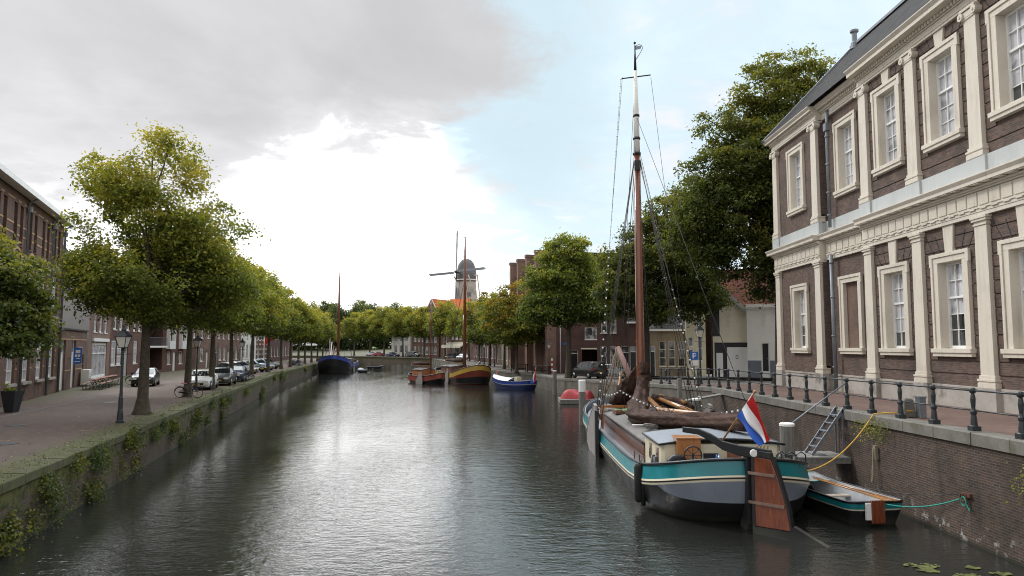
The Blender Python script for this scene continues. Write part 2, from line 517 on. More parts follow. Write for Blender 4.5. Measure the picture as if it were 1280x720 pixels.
n3 = g.noise(g.n('ShaderNodeMapping', {'Vector': pl, 'Location': (3.1, 7.7, 0)}).outputs[0], .8, 7, .55, .3)
nz = g.math('ADD', g.math('MULTIPLY', g.math('SUBTRACT', n3, .5), .32), g.math('MULTIPLY', g.math('SUBTRACT', n2, .5), .16))
nx = g.math('ADD', g.math('MULTIPLY', g.math('SUBTRACT', n1, .5), .22), g.math('MULTIPLY', g.math('SUBTRACT', n2, .5), .10))
# grey underside of the cloud deck: high on the left, breaking up towards the right
gl_ = g.math('MULTIPLY', g.mr(g.math('ADD', sep.outputs[2], nz), .08, .30), g.mr(g.math('ADD', sep.outputs[0], nx), .04, .20, 1, 0))
shade = g.math('MULTIPLY', gl_, g.mr(n1, .30, .66, .62, 1.0))
shade = g.math('MULTIPLY', shade, g.mr(g.math('ADD', lobe((-.19, 1, .10), .958, .993), g.math('MULTIPLY', g.math('SUBTRACT', n2, .5), 1.6)), .2, 1.1, 1.0, .0))
W3 = lambda v, b=1.0: (v, v, v * b)
whi = g.mix(g.mr(g.math('ADD', g.math('MULTIPLY', n3, .6), g.math('MULTIPLY', n2, .4)), .40, .58), W3(.93, 1.01), W3(2.5))
cl = g.mix(g.mr(shade, 0, .42, 0, 1, False), whi, W3(.84, 1.02))
cl = g.mix(g.mr(shade, .42, 1, 0, 1, False), cl, W3(.60, 1.02))
glow = g.math('MULTIPLY', lobe((-.16, 1, .09), .955, .997), g.mr(shade, .0, .35, 1, 0))
cl = g.mix(g.math('MULTIPLY', glow, .75), cl, W3(2.3))
# thin bright cloud on the right, blue between
thin = g.mix(g.mr(n2, .40, .62), W3(.97, 1.04), W3(1.5))
side = g.mr(g.math('ADD', sep.outputs[0], nx), .06, .2)
cl = g.mix(g.math('MULTIPLY', side, g.mr(sep.outputs[2], .05, .2)), cl, thin)
blue = lobe((.25, 1, .34), .93, .988)
bl2 = g.math('MULTIPLY', lobe((.05, 1, .225), .977, .997), .95)
bl3 = g.math('MULTIPLY', lobe((.5, 1, .75), .93, .985), .75)
bsum = g.math('MAXIMUM', blue, g.math('MAXIMUM', bl2, bl3))
gap = g.mr(g.math('ADD', bsum, g.math('MULTIPLY', g.math('SUBTRACT', n2, .52), 2.6)), .25, .95)
gap = g.math('MULTIPLY', gap, g.mr(bsum, .0, .25))
hor = g.mr(sep.outputs[2], .02, .14, 1, 0)
cl = g.mix(g.math('MULTIPLY', hor, .6), cl, W3(2.3))
skys = g.n('ShaderNodeVectorMath', {0: sky.outputs[0], 'Scale': .11}, operation='SCALE').outputs[0]
bluec = g.mix(.88, skys, (.74, .95, 1.05))
final = g.mix(g.math('MULTIPLY', gap, .85), cl, bluec)
# unseen sky behind the viewer, brightened to lift the light on the scene
back = g.mr(sep.outputs[1], -.1, .5, 1, 0)
final = g.mix(g.math('MULTIPLY', back, .85), final, W3(1.1))
final = g.mix(g.math('MULTIPLY', g.mr(sep.outputs[2], .45, .55), g.mr(sep.outputs[1], .0, .4)), final, (1.75, 2.1, 2.55))  # bluish bright sky added above the frame for glints on the water
# bright thin cloud towards the sun, added above the frame to light the water
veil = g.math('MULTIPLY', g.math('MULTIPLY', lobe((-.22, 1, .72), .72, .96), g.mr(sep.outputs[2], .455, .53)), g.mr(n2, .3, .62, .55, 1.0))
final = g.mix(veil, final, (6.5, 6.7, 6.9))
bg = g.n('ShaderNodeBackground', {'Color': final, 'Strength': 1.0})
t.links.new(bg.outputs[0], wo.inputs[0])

# ------------------------------------------------------------------ terrain, water, quays
def QLx(y):
    pts = [(-40, 1.3), (17.5, -12.2), (47.7, -19.45), (73.9, -25.35), (88, -28.6), (113, -33.0), (133, -36.6), (165, -41.5), (190, -45.5), (215, -72)]
    return float(np.interp(y, [p[0] for p in pts], [p[1] for p in pts]))
def QRx(y):
    pts = [(-40, 11.65), (42, 11.65), (78, 5.0), (93, 2.5), (108, -3.2), (150, -10.5), (206, -22.8)]
    return float(np.interp(y, [p[0] for p in pts], [p[1] for p in pts]))
def gR(y):
    return float(np.interp(y, [-40, 17, 42, 78, 93, 400], [2.95, 2.85, 2.65, 1.62, 1.55, 1.6]))
ZL = 1.75

def struct(o):
    o['kind'] = 'structure'
    return o

def paving(name, c1, c2, moss_w, moss_col, bw=.21, rh=.105, moss2=0):
    m, g, out = newmat(name)
    ob = g.n('ShaderNodeTexCoord').outputs['Object']
    uv = g.n('ShaderNodeUVMap').outputs[0]
    b = g.n('ShaderNodeTexBrick', {'Vector': uv, 'Color1': (*c1, 1), 'Color2': (*c2, 1), 'Mortar': tuple(x * .5 for x in c1) + (1,), 'Scale': 1.0,
                                   'Mortar Size': .006, 'Brick Width': bw, 'Row Height': rh})
    big = g.noise(ob, .35, 6, .6)
    mid = g.noise(ob, 1.9, 6, .65)
    c = g.mix(g.mr(big, .35, .7, 0, .6), b.outputs['Color'], tuple(x * .55 for x in c1))
    c = g.mix(g.mr(mid, .5, .75, 0, .5), c, tuple(x * 1.45 for x in c1))
    u = g.n('ShaderNodeSeparateXYZ', {0: uv}).outputs[0]
    e = g.mr(u, 0.2, moss_w, 1, 0)
    f = g.mr(g.math('ADD', g.math('MULTIPLY', e, .62), g.math('MULTIPLY', mid, .75)), .5, .85, 0, .9)
    if moss2:
        e2 = g.mr(u, moss2 - 3.2, moss2 + .5, 0, 1)
        f2 = g.mr(g.math('ADD', g.math('MULTIPLY', e2, .5), g.math('MULTIPLY', mid, .7)), .52, .9, 0, .7)
        f = g.math('MAXIMUM', f, f2)
    c = g.mix(f, c, moss_col)
    finish(g, out, c, .85, 0, .3, g.math('ADD', b.outputs['Fac'], g.math('MULTIPLY', mid, -1)), -.35, .01)
    return m
M['pave_l'] = paving('brown_brick_paving', (.145, .103, .082), (.10, .073, .060), 2.3, (.082, .084, .032), moss2=10.5)
M['pave_r'] = paving('red_brick_paving', (.165, .104, .082), (.12, .078, .062), .5, (.09, .09, .05))
M['pave_grey'] = paving('grey_brick_paving', (.17, .15, .13), (.14, .12, .105), .5, (.10, .10, .06))

def strip(name, mat, ys, xfun, zfun, offs, sign):
    m = MB(); uvs = []
    n = len(offs)
    s = 0; py = None
    for y in ys:
        x0 = xfun(y)
        if py is not None:
            s += math.hypot(y - py, x0 - px_)
        py, px_ = y, x0
        for o in offs:
            m.v.append((x0 + sign * o if o < 300 else sign * 500, y, zfun(y, o))); uvs.append((o, s))
    for i in range(len(ys) - 1):
        for k in range(n - 1):
            a = i * n + k
            m.f.append([a, a + 1, a + n + 1, a + n]); m.sm.append(False)
    o = m.build(name, mat, fix=True, uvs=uvs)
    return struct(o)

ysL = [-40, -10, 0, 10, 17.5, 25, 32, 40, 47.7, 60, 73.9, 88, 100, 113, 133, 150, 165, 190, 215]
ysR = [-40, 0, 17, 25, 33, 42, 50, 60, 70, 78, 85, 93, 100, 108, 130, 150, 180, 206]
strip('left_street', M['pave_l'], ysL, QLx, lambda y, o: ZL - .01 - (.04 if o == .55 else 0), [.55, 2, 4, 8, 14, 30, 500], -1)
strip('right_street', M['pave_r'], [y for y in ysR if y <= 50], QRx, lambda y, o: gR(y) - .01, [.5, 2, 4, 8, 14, 30, 500], 1)
strip('square', M['pave_grey'], [y for y in ysR if y >= 50], QRx, lambda y, o: gR(y) - .01, [.5, 2, 4, 8, 14, 30, 500], 1)

kb = MB()
for y0_, y1_ in zip(range(20, 150, 2), range(22, 152, 2)):
    o_ = 7.4
    kb.add([(QLx(y0_ + .02) - o_, y0_ + .02, ZL + .004), (QLx(y1_ - .02) - o_, y1_ - .02, ZL + .004), (QLx(y1_ - .02) - o_ - .16, y1_ - .02, ZL + .004), (QLx(y0_ + .02) - o_ - .16, y0_ + .02, ZL + .004)], [(0, 1, 2, 3)])
struct(kb.build('kerb_line', M['coping']))
for k, (x, y) in enumerate([(-20.6, 30.2), (-23.5, 42.5), (-17.0, 24.5)]):
    mh = T('manhole_cover', ['round iron manhole cover in the paving left of the nearest lamp post', 'round iron manhole cover in the street before the brown tables', 'round iron manhole cover in the near left paving, closest to the camera'][k], 'manhole', (x, y, ZL - .008))
    m = MB(); m.lathe([(.40, 0), (.40, .010), (.36, .013), (.001, .013)], 24); m.build('lid', M['black_metal'], mh)
def far_ground():
    xs = [-500, -75, -49, -22.8, 60, 500]
    y0 = [262, 262, 239, 206, 206, 206]
    for nm, mt, rows in (('far_street', M['pave_grey'], [(0, 1.7), (22, 1.75), (75, 4.0)]), ('park_lawn', plain('lawn', (.13, .20, .035), .3, .4, .95), [(75, 4.0), (105, 5.2), (300, 5.4), (3000, 5.4)])):
        m = MB(); n = len(xs)
        for r, z in rows:
            for x, y in zip(xs, y0):
                m.v.append((x * (1 if r < 1000 else 6), y + r, z))
        for i in range(len(rows) - 1):
            for k in range(n - 1):
                a = i * n + k
                m.f.append([a, a + 1, a + n + 1, a + n]); m.sm.append(False)
        struct(m.build(nm, mt))
far_ground()

bedm = plain('canal_bed', (.03, .028, .02), .3)
bed = MB().quad((-600, -60, -2.2), (600, -60, -2.2), (600, 3500, -2.2), (-600, 3500, -2.2)).build('canal_bed', bedm); struct(bed)

# water: opaque-dark body with real Fresnel reflection over two scales of ripples
def water_mat():
    m, g, out = newmat('canal_water')
    ob = g.n('ShaderNodeTexCoord').outputs['Object']
    m1 = g.n('ShaderNodeMapping', {'Vector': ob, 'Scale': (.55, 1.0, 1), 'Rotation': (0, 0, .18)}).outputs[0]
    a = g.noise(m1, 2.4, 3, .5, .4)
    b = g.noise(g.n('ShaderNodeMapping', {'Vector': ob, 'Scale': (.6, 1.0, 1), 'Rotation': (0, 0, -.25)}).outputs[0], 7.0, 3, .55, .3)
    c = g.noise(ob, 13.0, 2, .5)
    patch = g.mr(g.noise(g.n('ShaderNodeMapping', {'Vector': ob, 'Scale': (1, .35, 1)}).outputs[0], .11, 4, .55), .3, .68, .45, 1.15)
    h = g.math('ADD', g.math('MULTIPLY', a, .024), g.math('ADD', g.math('MULTIPLY', b, .0145), g.math('MULTIPLY', c, .0055)))
    h = g.math('MULTIPLY', h, patch)
    bn = g.n('ShaderNodeBump', {'Height': h, 'Strength': 1.0, 'Distance': 1.0})
    p = g.n('ShaderNodeBsdfPrincipled', {'Base Color': (.019, .020, .017, 1), 'Roughness': .02, 'IOR': 1.6, 'Specular IOR Level': .5, 'Normal': bn.outputs[0]})
    g.t.links.new(p.outputs[0], out.inputs[0])
    return m
wm = MB().quad((-520, -60, 0), (14, -60, 0), (14, 330, 0), (-520, 330, 0)).build('canal_water', water_mat()); struct(wm)

def quay(name, label, ys, xf, zt, sign, mats, cop_w=.5, lip=.06, cop_h=.28, stone=1.6):
    # brick face + coping stones; sign -1 = land lies to -x
    root = T(name, label, 'quay wall', (xf(ys[0]), ys[0], 0))
    m = MB(); uvs = []
    s = 0; prev = None
    for y in ys:
        x = xf(y)
        if prev:
            s += math.hypot(x - prev[0], y - prev[1])
        prev = (x, y)
        m.v += [(x, y, -2.2), (x, y, zt(y) - cop_h)]; uvs += [(s, -2.2), (s, zt(y) - cop_h)]
    for i in range(len(ys) - 1):
        m.f.append([2 * i, 2 * i + 2, 2 * i + 3, 2 * i + 1]); m.sm.append(False)
    m.build('brickwork', mats[0], root, local=False, uvs=uvs, fix=False)
    c = MB()
    rn = random.Random(3)
    # stones
    y = ys[0]
    while y < ys[-1] - .2:
        L = stone * rn.uniform(.8, 1.2) * (1 if y < 60 else 3)
        y2 = min(y + L, ys[-1])
        for yk in ys:
            if y + .1 < yk < y2:
                y2 = yk
        g_ = .012
        dz = rn.uniform(-.008, .008); dx = rn.uniform(-.008, .008)
        a = (xf(y + g_) - sign * lip + dx, y + g_); b = (xf(y2 - g_) - sign * lip + dx, y2 - g_)
        a2 = (a[0] + sign * (cop_w + lip), a[1]); b2 = (b[0] + sign * (cop_w + lip), b[1])
        z0 = zt(y) + dz; z1 = zt(y2) + dz
        ch = .025
        c.add([(a[0], a[1], z0 - cop_h), (b[0], b[1], z1 - cop_h), (b[0], b[1], z1 - ch), (a[0], a[1], z0 - ch),
               (a[0] + sign * ch, a[1], z0), (b[0] + sign * ch, b[1], z1), (b2[0], b2[1], z1), (a2[0], a2[1], z0), (a2[0], a2[1], z0 - cop_h), (b2[0], b2[1], z1 - cop_h)],
              [(0, 1, 2, 3), (3, 2, 5, 4), (4, 5, 6, 7), (0, 3, 4, 7, 8), (1, 9, 6, 5, 2), (8, 9, 1, 0)])
        y = y2
    c.build('coping', mats[1], root, local=False)
    return root

quay('quay_wall', 'dark mossy brick quay wall running along the left side of the canal', ysL, QLx, lambda y: ZL, -1, (M['brick_quay_l'], M['coping_moss']), .55, .05, .25, 1.2)
quay('quay_wall', 'tall brown brick quay wall with grey coping below the mansion', [-40, 0, 17, 25, 33, 42], QRx, gR, 1, (M['brick_quay_r'], M['coping']), .5, .07, .32)
quay('quay_wall', 'grey lower quay wall bending away behind the big barge on the right', [42, 50, 60, 70, 78, 93, 108, 130, 150, 180, 206], QRx, gR, 1, (M['brick_beige'] if False else plain('weathered_quay', (.12, .108, .088), .4, .8, .9, dirt=(.06, .058, .045)), M['coping']), .5, .05, .25, 2)
fq = T('quay_wall', 'low distant quay wall closing the far end of the canal', 'quay wall', (-48, 239, 0))
m = MB()
for a, b in (((-22.8, 206), (-49, 239)), ((-49, 239), (-75, 262)), ((-75, 262), (-500, 262))):
    m.quad((a[0], a[1], -2.2), (b[0], b[1], -2.2), (b[0], b[1], 1.7), (a[0], a[1], 1.7))
m.build('brickwork', M['brick_quay_l'], fq, local=False)
m = MB()
for a, b in (((-22.8, 206), (-49, 239)), ((-49, 239), (-75, 262))):
    m.bar((a[0], a[1] + .1, 1.66), (b[0], b[1] + .1, 1.66), .6, .2)
m.build('coping', M['coping'], fq, local=False)

# ------------------------------------------------------------------ trees and plants
def leaf_mesh(name, pts, nrm, size, cols, parent, rng, aspect=.62):
    """many small leaf-shaped faces; pts (N,3), nrm (N,3), size (N,), cols (N,3)"""
    N = len(pts)
    n = nrm / (np.linalg.norm(nrm, axis=1, keepdims=True) + 1e-9)
    r = rng.normal(size=(N, 3))
    a = np.cross(n, r); a /= (np.linalg.norm(a, axis=1, keepdims=True) + 1e-9)
    b = np.cross(n, a)
    s = size[:, None]
    fold = n * s * .18
    tip = pts + a * s * .62
    tail = pts - a * s * .5
    l = pts + b * s * aspect * .5 + a * s * .08 + fold
    rr = pts - b * s * aspect * .5 + a * s * .08 + fold
    V = np.stack([tail, l, tip, rr], 1).reshape(-1, 3).astype(np.float32)
    me = bpy.data.meshes.new(name)
    me.vertices.add(4 * N); me.vertices.foreach_set('co', V.ravel())
    me.loops.add(4 * N); me.loops.foreach_set('vertex_index', np.arange(4 * N, dtype=np.int32))
    me.polygons.add(N)
    me.polygons.foreach_set('loop_start', np.arange(0, 4 * N, 4, dtype=np.int32))
    me.polygons.foreach_set('loop_total', np.full(N, 4, np.int32))
    me.update(calc_edges=True)
    at = me.color_attributes.new('tint', 'FLOAT_COLOR', 'POINT')
    cc = np.repeat(np.concatenate([cols, np.ones((N, 1))], 1), 4, axis=0).astype(np.float32)
    at.data.foreach_set('color', cc.ravel())
    me.materials.append(M['leaf'])
    o = bpy.data.objects.new(name, me); C.objects.link(o)
    o.parent = parent
    return o

PAL = {
    'lime': ((.060, .085, .018), (.19, .225, .042), (.45, .385, .072)),
    'green': ((.036, .060, .015), (.125, .170, .036), (.29, .30, .062)),
    'elm': ((.026, .040, .012), (.092, .118, .030), (.235, .225, .052)),
    'dark': ((.032, .050, .022), (.080, .115, .042), (.16, .19, .07)),
    'mixed': ((.045, .066, .015), (.160, .180, .034), (.38, .24, .046)),
}

def crown_clumps(env, n, rng, gap=.38, shell=.45):
    out = []
    env = np.array(env, float)
    vol = env[:, 3] * env[:, 4] * env[:, 5]
    p = vol / vol.sum()
    ph = rng.uniform(0, 6.28, (6, 3)); fr = rng.uniform(.5, 1.5, (6, 3))
    tries = 0
    while len(out) < n and tries < n * 60:
        tries += 1
        e = env[rng.choice(len(env), p=p)]
        d = rng.normal(size=3); d /= np.linalg.norm(d)
        rad = rng.uniform(shell ** 3, 1) ** (1 / 3)
        q = e[:3] + d * rad * e[3:6]
        nz = sum(math.sin(fr[i] @ q * 1.3 + ph[i, 0]) for i in range(6)) / 6
        if nz < -gap + .12:
            continue
        if any((abs(q[0] - o[0]) + abs(q[1] - o[1]) + abs(q[2] - o[2])) < .55 for o in out[-40:]):
            continue
        out.append((q[0], q[1], q[2], rad))
    return np.array(out)

def build_crown(parent, env, nclump, per, cr, lsize, pal, seed, flat=.45, gap=.38, shell=.45, name='crown', droop=.25):
    rng = np.random.default_rng(seed)
    cl = crown_clumps(env, nclump, rng, gap, shell)
    dk, md, lt = [np.array(c) for c in PAL[pal]]
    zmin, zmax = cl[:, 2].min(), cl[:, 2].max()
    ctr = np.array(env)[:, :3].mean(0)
    P = []; Nn = []; S = []; K = []
    for (x, y, z, rad) in cl:
        c = np.array((x, y, z))
        k = int(per * rng.uniform(.55, 1.35))
        r = cr * rng.uniform(.65, 1.35)
        q = rng.normal(size=(k, 3)) * .48
        q[:, 2] *= flat
        q2 = np.hypot(q[:, 0], q[:, 1])
        out = c - ctr; out[2] *= .3
        out = out / (np.linalg.norm(out) + 1e-6)
        pos = c + q * r
        pos[:, 2] -= droop * r * q2 ** 2 + 0.0
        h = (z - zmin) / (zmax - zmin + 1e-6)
        t = np.clip(.20 + .50 * h + .30 * (rad - .6) + rng.normal() * .17, 0, 1)  # light and shade put into the leaf colour: paler high and outside, darker within
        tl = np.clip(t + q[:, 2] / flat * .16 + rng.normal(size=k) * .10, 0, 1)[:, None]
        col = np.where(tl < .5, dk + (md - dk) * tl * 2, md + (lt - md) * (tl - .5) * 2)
        col *= rng.uniform(.8, 1.2, (k, 1))
        nn = rng.normal(size=(k, 3)) * .75 + np.array((0, 0, .75)) + out * .35
        P.append(pos); Nn.append(nn); K.append(col); S.append(lsize * rng.uniform(.65, 1.3, k))
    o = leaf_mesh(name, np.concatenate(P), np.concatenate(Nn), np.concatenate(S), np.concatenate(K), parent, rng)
    return o, cl

def build_trunk(parent, h, r, cl, seed, fork, nl=22, lean=(0, 0), mat='bark', top=None, flare=1.5):
    rn = random.Random(seed)
    m = MB()
    top = top or cl[:, 2].max() - 1.2
    pts = []; rs = []
    nseg = 12
    wob = [(rn.uniform(-1, 1), rn.uniform(-1, 1)) for _ in range(3)]
    def axis(z):
        f = z / top
        return Vector((lean[0] * f + .22 * math.sin(2.3 * f * wob[0][0] + 1.7) * f, lean[1] * f + .22 * math.sin(2.9 * f * wob[1][0]) * f, z))
    zs = [-.15, .12, .35, .8] + [lerp(.8, top, (i + 1) / nseg) for i in range(nseg)]
    for z in zs:
        f = max(z, 0) / top
        rr = r * (1 - .88 * f ** .9)
        if z < .7:
            rr = r * lerp(flare, 1.0, min(max(z + .15, 0) / .8, 1) ** .6)
        pts.append(axis(z)); rs.append(max(rr, .02))
    m.tube(pts, rs, 14)
    order = list(range(len(cl))); rn.shuffle(order)
    for i in order[:nl]:
        c = Vector(cl[i][:3])
        z0 = lerp(fork, min(c.z, top * .92), rn.uniform(.25, .8))
        z0 = min(z0, c.z - .1) if c.z > fork + .2 else fork
        p0 = axis(max(z0, fork * .8))
        f = z0 / top
        r0 = max(r * (1 - .88 * f) * rn.uniform(.34, .6), .03)
        d = c - p0
        n = 6
        q = []
        up = d.length * .16
        for k in range(n + 1):
            s = k / n
            p = p0 + d * s + Vector((0, 0, up * math.sin(PI * s))) + Vector((rn.uniform(-1, 1), rn.uniform(-1, 1), rn.uniform(-1, 1))) * .06 * d.length * (s * (1 - s)) * 2
            q.append(p)
        m.tube(q, [max(r0 * (1 - .86 * k / n), .012) for k in range(n + 1)], 7, cap=False)
        # side twigs
        for _ in range(2):
            s = rn.uniform(.45, .85)
            a = p0 + d * s + Vector((0, 0, up * math.sin(PI * s)))
            j = min(order, key=lambda o: (Vector(cl[o][:3]) - a).length + rn.uniform(0, 1.6))
            b = Vector(cl[j][:3])
            m.tube([a, a.lerp(b, .5) + Vector((0, 0, .12)), b], [r0 * .4, r0 * .25, .01], 5, cap=False)
    m.build('trunk', M[mat], parent, fix=False)

def tree(label, loc, env, r, pal, nclump, per, cr, lsize, seed, fork, nl=22, cat='tree', group=None, rz=0, lean=(0, 0), mat='bark', gap=.38, flat=.45, shell=.45, name='tree', flare=1.5):
    t_ = T(name, label, cat, loc, rz, group)
    o, cl = build_crown(t_, env, nclump, per, cr, lsize, pal, seed, flat, gap, shell)
    build_trunk(t_, 0, r, cl, seed, fork, nl, lean, mat, flare=flare)
    return t_

# near left tree whose crown enters at the edge of the frame
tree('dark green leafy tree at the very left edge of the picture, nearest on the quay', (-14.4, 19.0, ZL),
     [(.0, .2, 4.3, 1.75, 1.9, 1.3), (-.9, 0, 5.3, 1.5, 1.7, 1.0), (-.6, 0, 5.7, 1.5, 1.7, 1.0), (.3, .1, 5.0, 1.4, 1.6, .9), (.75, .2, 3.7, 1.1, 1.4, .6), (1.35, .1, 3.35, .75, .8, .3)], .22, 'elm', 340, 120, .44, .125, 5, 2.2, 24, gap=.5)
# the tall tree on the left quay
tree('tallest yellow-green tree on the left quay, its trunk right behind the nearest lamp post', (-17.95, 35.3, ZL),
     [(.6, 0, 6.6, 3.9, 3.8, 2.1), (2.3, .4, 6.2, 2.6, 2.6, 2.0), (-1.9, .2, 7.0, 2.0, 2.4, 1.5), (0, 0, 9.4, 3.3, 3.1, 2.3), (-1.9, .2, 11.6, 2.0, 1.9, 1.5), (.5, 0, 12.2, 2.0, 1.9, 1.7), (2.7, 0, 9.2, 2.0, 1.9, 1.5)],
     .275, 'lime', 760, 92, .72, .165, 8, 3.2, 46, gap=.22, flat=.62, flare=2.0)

ROWL = [(47.0, 1.75, .98), (55.5, 1.8, 1.0), (65.5, 1.9, .96), (79, 1.9, 1.05), (93, 1.9, 1.05), (105, 1.9, 1.0), (115, 1.9, .97), (126, 1.9, 1.0), (137, 2.0, .95), (147, 2.0, .98), (157, 2.0, .92), (168, 2.0, .95)]
LBL = ['yellow-green tree with the pink-saddled bicycle leaning on its trunk', 'yellow-green tree standing beside the white parked car', 'yellow-green tree standing beside the dark blue parked car',
       'yellow-green tree with the parked bicycles at its foot', 'yellow-green tree beside the first dark car parked nose to the canal', 'yellow-green tree just past the red flag on the left quay',
       'yellow-green tree beyond the cars, first of the close-set thin trunks before the blue barge', 'yellow-green tree with a thin trunk by the bow of the blue barge', 'yellow-green tree behind the rigging of the blue barge',
       'yellow-green tree abreast of the deck of the blue barge', 'small far yellow-green tree past the stern of the blue barge', 'farthest yellow-green tree of the left quay row']
ENVV = [
    [(0, 0, 6.4, 3.9, 3.9, 1.7), (1.6, .6, 8.0, 3.0, 3.0, 1.9), (-1.5, -.5, 8.2, 2.8, 2.8, 1.9), (0, 0, 10.0, 2.4, 2.4, 1.5)],
    [(.3, 0, 6.2, 4.1, 3.7, 1.6), (-1.0, .9, 8.2, 2.9, 3.2, 1.8), (1.3, -.9, 8.4, 2.6, 2.6, 1.8), (-.2, .2, 10.0, 2.1, 2.2, 1.4)],
    [(0, .3, 6.5, 3.7, 4.1, 1.7), (1.2, 1.0, 8.4, 2.7, 2.7, 1.8), (-1.3, -.2, 8.3, 2.8, 2.8, 1.9), (.4, -.4, 10.1, 2.1, 2.1, 1.4)],
]
protoL = []
for i, (y, off, sc) in enumerate(ROWL):
    loc = (QLx(y) - off, y, ZL)
    v = i % 3
    if i < 3:
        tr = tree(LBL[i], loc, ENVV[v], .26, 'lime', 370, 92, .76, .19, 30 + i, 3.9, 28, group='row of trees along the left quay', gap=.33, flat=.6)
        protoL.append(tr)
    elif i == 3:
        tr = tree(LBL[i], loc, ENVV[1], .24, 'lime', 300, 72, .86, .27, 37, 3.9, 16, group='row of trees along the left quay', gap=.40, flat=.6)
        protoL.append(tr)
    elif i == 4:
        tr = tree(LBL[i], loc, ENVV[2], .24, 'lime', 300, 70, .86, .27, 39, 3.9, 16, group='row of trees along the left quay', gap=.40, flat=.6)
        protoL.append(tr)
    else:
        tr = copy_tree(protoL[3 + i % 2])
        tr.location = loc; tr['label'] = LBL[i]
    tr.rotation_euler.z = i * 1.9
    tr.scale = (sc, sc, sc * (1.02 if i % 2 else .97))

# the big dark trees on the right
tree('tallest dark tree on the right, thick trunk beside the far corner of the mansion', (19.2, 51.5, 2.5),
     [(-.6, 0, 15.2, 4.6, 4.6, 4.2), (.6, 0, 20.9, 3.3, 3.4, 3.2), (-2.8, 0, 18.4, 2.8, 2.6, 2.6), (-5.6, -.4, 10.6, 2.8, 2.8, 2.3), (-5.2, -.4, 13.6, 2.4, 2.4, 2.0), (-3.6, -.6, 12.3, 3.4, 3.4, 2.6), (-4.8, -.4, 15.0, 2.2, 2.4, 1.5), (-3.2, -.8, 8.9, 3.0, 3.0, 1.9), (1.8, 0, 10.5, 3.2, 3.4, 3.2), (-.4, -1.2, 6.9, 2.4, 2.2, 1.2), (2.5, 0, 22.6, 1.9, 1.8, 1.6)],
     .52, 'elm', 960, 110, .88, .215, 51, 5.2, 60, mat='bark_dark', gap=.16, flat=.45, shell=.3)
tree('broad dark tree on the right square, behind the rigging of the big barge', (11.3, 61.0, 2.1),
     [(2.4, 0, 13.8, 2.7, 2.6, 2.5), (4.6, .3, 14.2, 2.4, 2.4, 2.6), (1.4, 0, 9.0, 4.0, 4.0, 3.4), (-1.2, 0, 9.4, 3.0, 3.2, 3.0), (3.8, .4, 11.3, 3.0, 3.0, 2.6), (-.6, 0, 11.9, 1.8, 2.0, 1.4), (1.8, -.6, 5.9, 3.0, 2.8, 1.3), (4.8, 0, 7.4, 2.6, 2.6, 1.7), (-2.5, 0, 7.4, 1.7, 2, 2.0)],
     .36, 'elm', 720, 95, .86, .235, 53, 4.0, 40, mat='bark_dark', gap=.24, flat=.46)
tree('full green tree on the right quay behind the red tarpaulin and mooring posts', (5.95, 76.5, 1.62),
     [(0, 0, 6.6, 4.1, 3.9, 1.8), (-1.0, 0, 8.8, 3.0, 3.0, 1.9), (1.4, .3, 8.4, 2.7, 2.8, 1.8), (.1, 0, 11.2, 2.5, 2.4, 1.8), (2.9, 0, 6.3, 1.8, 2.0, 1.4), (-2.9, 0, 6.0, 1.5, 1.7, 1.0)],
     .30, 'green', 520, 84, .86, .25, 57, 3.8, 30, gap=.28).scale = (1.16, 1.16, 1.18)
rr = [((.6, 97, 1.55), 'mixed', 'yellow-orange tinged tree on the right quay behind the small blue boat', 1.12, 61), ((-1.2, 112, 1.55), 'green', 'mid green tree on the right quay behind the bow of the yellow-banded barge', 1.16, 62),
      ((-3.9, 126, 1.55), 'mixed', 'reddish-green tree directly right of the tall mast of the yellow-banded barge', 1.2, 63)]
proto_r = []
for loc, pal, lb, sc, sd in rr:
    tr = tree(lb, loc, [(0, 0, 5.4, 3.9, 3.9, 2.0), (-1.2, .4, 7.4, 2.7, 2.7, 2.0), (1.3, -.4, 7.3, 2.6, 2.6, 1.9), (0, 0, 9.4, 1.9, 1.9, 1.4)], .2, pal, 270, 72, .85, .28, sd, 2.8, 16, group='trees along the right quay', gap=.45)
    tr.scale = (sc,) * 3; proto_r.append(tr)
FAR = [(-6.6, 146, 1.1, 1, 'tree on the right quay directly left of the tall mast of the yellow-banded barge'), (-10.0, 168, 1.2, 0, 'green tree in front of the cream cafe awning on the far right quay'),
       (-18.2, 196, 1.35, 1, 'tree in front of the orange-roofed houses, right of the small thin mast'), (-26.0, 214, 1.3, 0, 'tree in front of the orange-roofed houses, left of the small thin mast'),
       (-33.8, 224, 1.35, 2, 'tree in front of the small white house on the far quay'), (-41.8, 236, 1.4, 1, 'tree behind the dark car on the far quay'), (-48.0, 244, 1.35, 2, 'tree behind the red car on the far quay'), (-55, 252, 1.3, 0, 'leftmost tree on the far quay, beside the mast of the blue barge')]
for i, (x, y, sc, v, lb) in enumerate(FAR):
    tr = copy_tree(protoL[3 + v % 2] if v != 1 or i > 1 else proto_r[1])
    tr.location = (x, y, 1.6 if y < 206 else 1.72); tr.scale = (sc, sc, sc * 1.02); tr.rotation_euler.z = i * 2.3 + 1
    tr['label'] = lb; tr['group'] = 'trees along the far quay'
